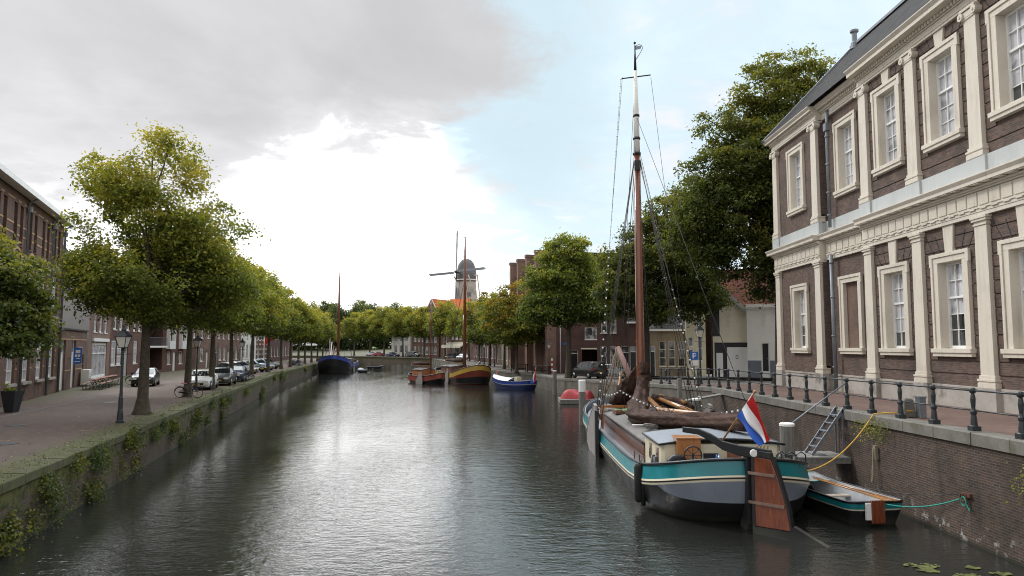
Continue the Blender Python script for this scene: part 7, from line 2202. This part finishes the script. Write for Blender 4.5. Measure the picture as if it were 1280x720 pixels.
m = MB(); m.box(-.28, .12, -2.59, -2.50, .1, .72); m.build('rudder', M['varnish'], tn, bevel=.01)
m = MB(); m.box(-.44, -.29, -2.58, -2.52, .2, .66); m.build('rudder_cheek', M['white'], tn)
for k, (a, b) in enumerate([((.25, 1.3, .68), (.52, -2.55, .70)), ((.05, .9, .72), (.38, -2.35, .66))]):
    oa = T('oar', ['wooden oar lying along the right side of the tender', 'second wooden oar lying inside the tender, left of the other'][k], 'oar', (9.92, 23.0, 0), R(7.5), 'oars lying in the tender')
    a = Vector(a); b = Vector(b); d = (b - a).normalized()
    m = MB(); m.tube([a, b - d * .8], .025, 8); m.build('shaft', M['spar'], oa)
    m = MB(); m.bar(b - d * .85, b, .14, .025); m.build('blade', M['spar'], oa)

# jetty, ladder, posts, ropes by the mansion quay
jt = T('jetty', 'weathered grey plank jetty at the quay wall under the ladder', 'jetty', (10.4, 25.6, 0))
m = MB()
for k in range(9):
    x = 8.75 + k * .315
    m.box(x, x + .29, 25.0, 26.5, 1.16, 1.22)
m.build('planks', M['grey_wood'], jt, local=False)
m = MB(); m.box(8.8, 11.6, 25.02, 25.14, 1.0, 1.155); m.box(8.8, 11.6, 26.3, 26.42, 1.0, 1.155); m.build('beam', M['grey_wood'], jt, local=False)
m = MB(); m.tube([(8.95, 25.3, -1.5), (8.95, 25.3, 1.15)], .09, 8); m.tube([(8.95, 26.2, -1.5), (8.95, 26.2, 1.15)], .09, 8); m.build('pile', M['grey_wood'], jt, local=False)
ld = T('ladder', 'grey metal step ladder leading from the jetty up to the quay', 'ladder', (11.2, 25.6, 1.23))
a0, a1 = Vector((10.45, 25.45, 1.23)), Vector((11.62, 25.45, 2.85))
dl = a1 - a0
for off in (0, .58):
    m = MB(); m.bar(a0 + Vector((0, off, 0)), a1 + Vector((0, off, 0)), .05, .10); m.build('rail', M['grey_metal'], ld, local=False)
for k in range(1, 6):
    p = a0 + dl * (k / 6)
    m = MB(); m.box(p.x - .12, p.x + .12, 25.48, 26.0, p.z - .015, p.z + .015); m.build('tread', M['grey_metal'], ld, local=False)
m = MB(); m.bar((11.55, 25.45, 1.23), (11.55, 25.45, 2.8), .05); m.bar((11.55, 26.03, 1.23), (11.55, 26.03, 2.8), .05); m.build('upright', M['grey_metal'], ld, local=False)
def post(label, loc, h, r, white, z0=-2.0, capm='white'):
    p = T('mooring_post', label, 'mooring post', loc, 0, 'timber mooring posts')
    m = MB(); m.lathe([(r * 1.02, z0), (r, h - (.75 if white else .08)), (r, h - .05)], 12); m.build('timber', M['grey_wood'], p, smooth=False)
    m = MB(); m.lathe([(r * 1.05, h - (.75 if white else .10)), (r * 1.05, h - .03), (r * .9, h)], 12); m.build('cap', M[capm], p)
post('thick grey mooring post with a pale cap right of the flag, by the jetty', (9.3, 25.2 - .55, 0), 2.42, .24, False, capm='white_wall')
post('white-topped mooring post at the bow of the big barge, in front of the red tarpaulin', (4.5, 46.6, 0), 2.85, .22, True)
post('tall grey mooring post at the corner of the low quay by the red tarpaulin', (4.45, 75.6, 0), 2.5, .21, False)
post('grey mooring post with a white cap behind the furled sail', (9.55, 37.6, 0), 2.32, .24, False)
post('dark leaning mooring pile behind the mast of the big barge', (8.9, 38.5, 0), 3.3, .12, False, capm='grey_wood')
hr = T('gangway_rail', 'thin grey handrail slanting from the mooring post up to the quay railing', 'handrail', (9.4, 24.7, 2.4))
MB().tube([(9.45, 24.7, 2.38), (11.86, 25.75, 3.72)], .025, 8).build('bar', M['grey_metal'], hr, local=False)
gp = T('gangplank', 'dark narrow gangplank lying from the barge towards the bend of the quay', 'gangplank', (9.6, 38.2, 2.3))
MB().bar((8.5, 38.9, 1.95), (11.7, 40.3, 2.35), .45, .09).build('plank', M['grey_wood'], gp, local=False)
def rope(label, pts, r, mt, name='mooring_rope', extra=None):
    o = T(name, label, 'rope', tuple(pts[0]))
    m = MB(); m.tube(pts, r, 6)
    if extra: extra(m)
    m.build('line', M[mt], o, local=False)
rope('yellow mooring rope hanging from the quay bollard down to the barge stern', [(12.3, 22.7, 2.95), (11.9, 22.9, 2.92), (11.62, 23.2, 2.86)] + sag((11.58, 23.3, 2.84), (9.0, 22.6, 1.15), .38, 14), .022, 'rope_yellow', extra=lambda m: m.torus((12.35, 22.75, 3.0), .2, .022, (0, 0, 1), 16, 5))
rope('turquoise rope sagging from the tender stern to the ring in the wall', sag((10.35, 20.6, .62), (11.55, 18.85, 1.12), .16, 14), .018, 'rope_green', extra=lambda m: (m.torus((11.55, 18.8, 1.05), .11, .018, (1, 0, 0), 14, 5), m.tube(sag((11.56, 18.75, 1.12), (11.56, 18.55, .85), .05, 6), .016, 5)))
rope('turquoise rope tangled at the bow of the tender', sag((9.15, 25.0, 1.25), (9.55, 25.35, .9), .1, 8) + sag((9.55, 25.3, .88), (9.9, 23.6, .7), .2, 8), .018, 'rope_green')
rope('black slack line running along the wall from the tender to the ring', sag((10.2, 24.4, .8), (11.55, 19.0, 1.2), .25, 14), .012, 'rope_dark')
rope('pale rope loop hanging on the quay wall behind the tender', [(11.52, 23.3, 1.75), (11.5, 23.3, 1.4), (11.45, 23.22, .95), (11.42, 23.2, .72), (11.46, 23.34, .72), (11.5, 23.36, 1.1), (11.54, 23.33, 1.45)], .026, 'rope', extra=lambda m: m.box(11.53, 11.63, 23.2, 23.36, 1.42, 1.85))
rg = T('mooring_ring', 'rusty iron mooring ring fixed in the quay wall', 'ring', (11.6, 18.8, 1.15))
m = MB(); m.torus((-.06, 0, 0), .10, .022, (1, .2, 0), 16, 6); m.box(-.03, .05, -.22, .1, .02, .12); m.build('iron', plain('rust', (.10, .045, .03), .4, 8, .9), rg)

# red tarpaulin boat on a low pontoon
po = T('pontoon', 'low grey pontoon floating at the bend of the right quay under the red tarpaulin', 'pontoon', (5.75, 64.2, 0))
m = MB(); m.box(-1.6, 1.3, -1.6, 1.6, .05, .42); m.build('float', M['grey_wood'], po)
tr_ = T('covered_dinghy', 'dinghy under a bright red tarpaulin on the pontoon by the mooring posts', 'boat', (5.75, 64.2, .42), R(68))
tr_.scale = (.8, .8, .9)
vs = []; fs = []
nx, ny = 16, 22
rn = random.Random(6)
for j in range(ny + 1):
    v = -1 + 2 * j / ny
    for k in range(nx + 1):
        u = -1 + 2 * k / nx
        w_ = 1 - .35 * max(v, 0) ** 3
        hgt = .78 * (1 - abs(u) ** 5) * (1 - abs(v) ** 8) * (.72 + .38 * abs(math.sin(2.1 * v + .6))) + .06 * math.sin(7 * v + 3 * u) * (1 - abs(u) ** 3) - .10 * (abs(u) > .9)
        vs.append((u * 1.25 * w_, v * 1.75, max(hgt, .01)))
for j in range(ny):
    for k in range(nx):
        a = j * (nx + 1) + k
        fs.append((a, a + 1, a + nx + 2, a + nx + 1))
MB().add(vs, fs, True).build('tarpaulin', M['tarp_red'], tr_, fix=False)
m = MB(); [m.tube([(u, -1.6, .75), (u * 1.0, 1.6, .75)], .02, 5) for u in (0,)]; m.build('lashing', M['rope_dark'], tr_)

# other boats ------------------------------------------------------
def tjalk(label, loc, heading, L, B, bandm, topm, hullm, mast_h, mastr, wl=None, extra=None, sheer=(.55, 1.1), H=1.0, mast_y=.08, cabin='varnish_side'):
    rz = math.atan2(heading[1], heading[0]) - PI / 2
    root = T('sailing_barge' if L > 10 else 'sailing_boat', label, 'boat', loc, rz)
    Tz = lambda s: H + (sheer[0] * abs(s) ** 3 if s < 0 else sheer[1] * s ** 2.6)
    zs = [lambda s: -.4, lambda s: .05, lambda s: .12, lambda s: Tz(s) * .42, lambda s: Tz(s) - .74, lambda s: Tz(s) - .69, lambda s: Tz(s) - .05, lambda s: Tz(s)]
    sc = [(.86, 1.3, 1.5), (.94, .6, .7), (.95, .55, .62), (.985, .2, .25), (1.0, .03, .03), (1.0, .02, .02), (.97, .10, .08), (.975, .09, .07)]
    O = hull(root, L, B, 2.2, 3.4, 2.3, 1.9, [(z, *s) for z, s in zip(zs, sc)], [('hull_bottom', wl or hullm, 0, 2), ('hull', hullm, 2, 3), ('topside', topm, 3, 4), ('strake', M['hull_black'], 4, 5), ('bulwark', bandm, 5, 6), ('rail', M['hull_black'], 6, 7)], 16)
    inner = [(x * .95, y * .985, z) for x, y, z in O[7]]
    n = len(inner)
    MB().add(O[7] + inner + [(x, y, z - .6) for x, y, z in inner], [(k, (k + 1) % n, n + (k + 1) % n, n + k) for k in range(n)] + [(n + k, n + (k + 1) % n, 2 * n + (k + 1) % n, 2 * n + k) for k in range(n)]).build('inner_bulwark', hullm, root, fix=False)
    rim(root, O[7], M['hull_black'], .05, 'rail_cap')
    deck(root, inner, lambda s: Tz(s) - .35, M['deck_grey'], L)
    m = MB(); m.prism([(-B * .36, H - .3), (B * .36, H - .3), (B * .34, H + .75), (0, H + .95), (-B * .34, H + .75)], 'y', -L * .30, L * .04); m.build('cabin', M[cabin], root)
    m = MB(); m.prism([(-B * .37, H + .76), (0, H + .97), (B * .37, H + .76), (B * .37, H + .83), (0, H + 1.04), (-B * .37, H + .83)], 'y', -L * .305, L * .045); m.build('cabin_roof', M['deck_grey'], root)
    y = L * mast_y
    m = MB(); m.tube([(0, y, .6), (0, y, mast_h * .75), (0, y, mast_h)], [mastr, mastr * .8, mastr * .4], 10); ma = m.build('mast', M['mast_wood'], root)
    m = MB(); m.tube([(-.7, y, mast_h * .86), (.7, y, mast_h * .86)], .03, 6); m.tube([(0, y, mast_h), (.5, y - .2, mast_h - .3)], .03, 5); m.build('crosstree', M['black'], ma)
    rg_ = MB()
    for s in (-1, 1):
        for k in range(3):
            rg_.tube([(0, y, mast_h * .72), (s * B * .48, y - .4 - .7 * k, H)], .016, 4)
    rg_.tube([(0, y, mast_h * .8), (0, L / 2 - .2, Tz(1))], .018, 4); rg_.tube([(0, y, mast_h * .95), (0, -L * .45, H + 1.0)], .015, 4)
    rg_.build('rigging', M['rope_dark'], root)
    m = MB(); m.tube([(.2, y - .3, H + 1.3), (.7, -L * .42, H + 1.5)], [.1, .08], 8); m.build('boom', M['spar'], root)
    m = MB(); m.tube([(.15, y - .4, H + 1.6), (.4, y - 2.5, H + 1.65), (.7, -L * .38, H + 1.65)], [.2, .26, .16], 10); m.build('sail', M['sail'], root)
    for s in (-1, 1):
        pr = [(y + .2, H + .6), (y + .6, H + .6), (y + 1.0, .3), (y + .6, -.4), (y - 1.1, -.3), (y - 1.2, .3)]
        m = MB().prism(pr, 'x', s * (B / 2 + .06), s * (B / 2 + .13)); m.build('leeboard', M['leeboard'], root)
    if extra: extra(root, Tz, y)
    return root
def br_extra(root, Tz, y):
    m = MB(); m.tube([(-.35, 5.0, 2.0), (.1, 9.5, 3.0)], [.09, .07], 8); m.build('bowsprit', M['white'], root)
    m = MB(); m.tube([(.5, 5.0, 2.2), (1.2, 8.0, 3.3)], [.07, .05], 8); m.build('spar', M['white'], root)
    a = MB(); a.tube([(.55, 8.05, 1.25), (.75, 8.35, 1.0)], .05, 6); a.tube([(.45, 8.3, .85), (.75, 8.4, .75), (1.05, 8.2, .95)], .05, 6); a.build('anchor', M['white'], root)
    m = MB(); m.tube([(0, y - .5, 3.0), (0, y - .55, 9.5)], .12, 8); m.build('furled_sail', M['spar'], root)
tjalk('ochre-banded red and black sailing barge with the tallest far mast, moored bow towards us', (-7.15, 103.2, 0), (.32, -.95), 18.5, 4.9, M['yellow_band'], M['rust_red'], M['hull_black'], 20.6, .24, wl=M['rust_red'], extra=br_extra, sheer=(.5, 1.25), H=1.35)
tjalk('small sailing boat with an orange side and thin mast left of the ochre-banded barge', (-11.6, 99.2, 0), (.52, -.85), 9.0, 3.1, M['rust_red'], M['hull_grey'] if False else M['black'], M['hull_black'], 11.3, .11, sheer=(.3, .5), H=1.0, mast_y=.12, cabin='orange_hull')
def blue_extra(root, Tz, y):
    rn = random.Random(8)
    for k in range(4):
        m = MB(); m.bar((2.2, -3 - k * .4, 2.0), (3.0 - k * .3, -9 - k, 6.6 - .7 * k), .16, .16); m.build('spar', M['varnish'], root)
    m = MB()
    for k in range(16):
        u = rn.uniform(-1.6, 1.8); v = rn.uniform(-7, 4); z = rn.uniform(1.6, 2.2)
        m.box(u - .3, u + .3, v - .4, v + .4, z - .5, z + .45)
    m.build('deck_gear', M['leeboard'], root)
    m = MB(); m.box(-.2, .2, -2.3, -1.9, 2.2, 3.5); m.build('white_locker', M['white'], root)
tjalk('blue-banded black barge with a tall mast moored bow towards us on the left quay', (-34.3, 143.5, 0), (.12, -1), 22, 6.0, M['blue_hull'], M['hull_black'], M['hull_black'], 19.6, .26, extra=blue_extra, sheer=(.5, 1.7), H=1.7)
# small blue boat with white cover
def small_blue():
    hdg = Vector((-.68, .73, 0)); rz = math.atan2(hdg.y, hdg.x) - PI / 2
    root = T('motor_boat', 'small blue open boat with a white cover and a flag at its stern', 'boat', (.1, 85.3, 0), rz)
    L, B = 6.9, 2.3
    Tz = lambda s: .95 + .35 * max(s, 0) ** 2 + .12 * s * s
    zs = [lambda s: -.3, lambda s: .03, lambda s: Tz(s) - .42, lambda s: Tz(s) - .36, lambda s: Tz(s) - .05, lambda s: Tz(s)]
    sc = [(.7, .6, 1.0), (.88, .3, .5), (.98, .05, .1), (1, .03, .05), (1, 0, 0), (1, 0, 0)]
    O = hull(root, L, B, 1.4, 3.4, 3.0, 1.8, [(z, *s) for z, s in zip(zs, sc)], [('hull', M['navy'], 0, 2), ('strake', M['hull_cream'], 2, 3), ('blue_band', M['blue_hull'], 3, 4), ('gunwale', M['navy'], 4, 5)], 14)
    rim(root, O[5], M['navy'], .05, 'fender_rail')
    deck(root, O[5], lambda s: Tz(s) - .25, M['deck_grey'], L)
    vs = []; fs = []
    for j in range(9):
        v = j / 8
        y = lerp(-.3, L / 2 - .15, v)
        hw = np.interp(y, [-.3, 1.2, 2.6, L / 2], [1.08, 1.0, .7, .08])
        for k in range(9):
            u = -1 + k / 4
            vs.append((u * hw, y, Tz(2 * y / L) + .05 + .34 * (1 - u * u) * (1 - .3 * v)))
    for j in range(8):
        for k in range(8):
            a = j * 9 + k
            fs.append((a, a + 1, a + 10, a + 9))
    MB().add(vs, fs, True).build('cover', M['white'], root, fix=False)
    m = MB(); m.box(-.35, .35, -1.1, -.6, .8, 1.45); m.build('engine_box', M['hull_cream'], root, bevel=.03)
    m = MB(); m.box(-.9, .9, -2.5, -2.1, .85, 1.0); m.build('thwart', M['spar'], root)
    return root
small_blue()
flag('red, white and blue flag hanging at the stern of the small blue boat', [(2.35, 82.75, 1.1), (2.75, 82.1, 2.65)], (2.72, 82.15, 2.55), (2.45, 82.5, 1.75), (2.6, 82.0, 1.0), (2.15, 82.1, .75), 1.5)
flag('tiny flag on a short staff at the bow of the small blue boat', [(-1.85, 87.6, 1.4), (-1.65, 87.4, 2.4)], (-1.66, 87.4, 2.35), (-1.72, 87.45, 1.95), (-1.85, 87.3, 1.75), (-2.0, 87.4, 1.55), 2.5, scale=.5)
open_boat('dark dinghy tied beside the blue-banded barge', (-29.0, 140, 0), R(20), 4.2, 1.7, [M['hull_black'], M['hull_grey'], M['hull_grey'], M['hull_black']], M['cabin_roof'], 'dinghy')
open_boat('black dinghy farther along behind the blue-banded barge', (-30.5, 162, 0), R(-70), 4.0, 1.6, [M['hull_black'], M['hull_black'], M['hull_black'], M['hull_black']], M['hull_grey'], 'dinghy')

# floating plants and a white float
def floating(label, x, y, n, r, seed):
    o = T('water_plant', label, 'plant', (x, y, 0), 0, 'floating water plants')
    rn = random.Random(seed); m = MB()
    for k in range(n):
        a = rn.uniform(0, 6.28); q = r * rn.random() ** .6; cx = q * math.cos(a) * 1.5; cy = q * math.sin(a) * .8; s = rn.uniform(.03, .08); t0 = rn.uniform(0, 6)
        m.add([(cx + s * math.cos(t0 + i * 1.05) * rn.uniform(.6, 1.2), cy + s * math.sin(t0 + i * 1.05) * rn.uniform(.6, 1.2), .012 + rn.uniform(0, .012)) for i in range(6)], [(0, 1, 2, 3, 4, 5)])
    m.build('leaves', M['algae'], o, fix=True)
M['algae'] = plain('algae', (.085, .095, .02), .6, 6, .8)
for i, (x, y, n, r, lb) in enumerate([(9.35, 16.9, 46, .26, 'largest floating green plant patch near the lower right corner'), (9.3, 16.55, 30, .16, 'small green plant patch just below the largest one'), (9.95, 16.2, 30, .18, 'green plant patch furthest down, in the middle of the floating row'), (10.4, 16.75, 24, .14, 'small green plant patch near the quay wall'), (10.75, 16.3, 24, .14, 'floating green plant patch closest to the right edge')]):
    floating(lb, x, y, n, r, i)
o = MB().ball((0, 0, 0), .15, 8, .7).build('float', M['white'], None); o.location = (-13.9, 24.3, .05); tag(o, 'small white float on the water by the left quay wall', 'float')

# ------------------------------------------------------------------ the windmill
def mill():
    root = T('windmill', 'tall stone-coloured tower windmill with a dark cap and four sails on the horizon', 'windmill', (-15.0, 236, 1.8))
    prof = [(5.3, 0), (4.9, 6), (4.3, 12), (3.6, 19), (3.05, 25.0)]
    m = MB(); m.lathe(prof, 28); m.build('tower', M['brick_mill'], root)
    m = MB()
    for z, a in ((20, -1.2), (15, -1.7), (20, -2.4)):
        rr_ = np.interp(z, [12, 19, 25], [4.3, 3.6, 3.05])
        m.obox((rr_ * math.cos(a), rr_ * math.sin(a), z), (.05 * math.cos(a), .05 * math.sin(a), 0), (-.5 * math.sin(a), .5 * math.cos(a), 0), (0, 0, .8))
    m.build('window', M['pane_dark'], root)
    m = MB(); m.torus((0, 0, 13.2), 5.2, .2, (0, 0, 1), 28, 6); m.build('stage', M['white_wall'], root)
    m = MB(); m.lathe([(3.1, 24.2), (3.3, 25.2), (3.3, 26.6), (3.15, 28.2), (2.6, 30.2), (1.8, 31.4), (.7, 32.0), (.1, 32.1)], 24, smooth=True); m.build('cap', plain('thatch_dark', (.15, .145, .15), .25, .5, .9), root)  # cap colour lightened for the haze as well
    m = MB(); m.torus((0, 0, 24.9), 3.25, .22, (0, 0, 1), 28, 6); m.build('cap_ring', M['white_wall'], root)
    # sails on a shaft pointing front left
    ax = Vector((-.67, -.74, .03)).normalized()
    hub = Vector((0, 0, 27.2)) + ax * 4.6
    u = Vector((.74, -.67, 0)).normalized(); v = ax.cross(u).normalized()
    if v.z < 0: v = -v
    m = MB(); m.tube([Vector((0, 0, 27.2)), hub + ax * .5], .45, 10); m.build('shaft', M['black'], root)
    for k, (d, e) in enumerate(((v, u), (-u, v), (-v, -u), (u, -v))):
        m = MB()
        m.bar(hub, hub + d * 13.4, .30, .30)
        for q in range(2, 27):
            p = hub + d * (q * .48)
            m.bar(p - e * .15, p + e * .8, .05, .05)
        for w_ in (.4, .8):
            m.bar(hub + d * 1.2 + e * w_, hub + d * 12.8 + e * w_, .06, .06)
        m.bar(hub + d * 1.2 - e * .38, hub + d * 12.8 - e * .38, .10, .5)
        m.build('sail', M['lead'] if k != 2 else M['black'], root)
    t_ = MB()
    bk = -Vector((ax.x, ax.y, 0)).normalized()
    sd = Vector((-bk.y, bk.x, 0))
    top = Vector((0, 0, 27.0)) + bk * 5.0
    foot = Vector((0, 0, 13.4)) + bk * 7.4
    t_.bar(top, foot, .4)
    for s in (-1, 1):
        t_.bar(Vector((0, 0, 26.4)) + sd * s * 4.6 + bk * .5, foot, .3); t_.bar(Vector((0, 0, 26.2)) + sd * s * 3.4 - bk * 2.5, foot, .3)
    t_.bar(Vector((0, 0, 26.4)) - sd * 4.8 + bk * .5, Vector((0, 0, 26.4)) + sd * 4.8 + bk * .5, .35)
    t_.build('tail_beams', M['cream_wall'], root)
mill()
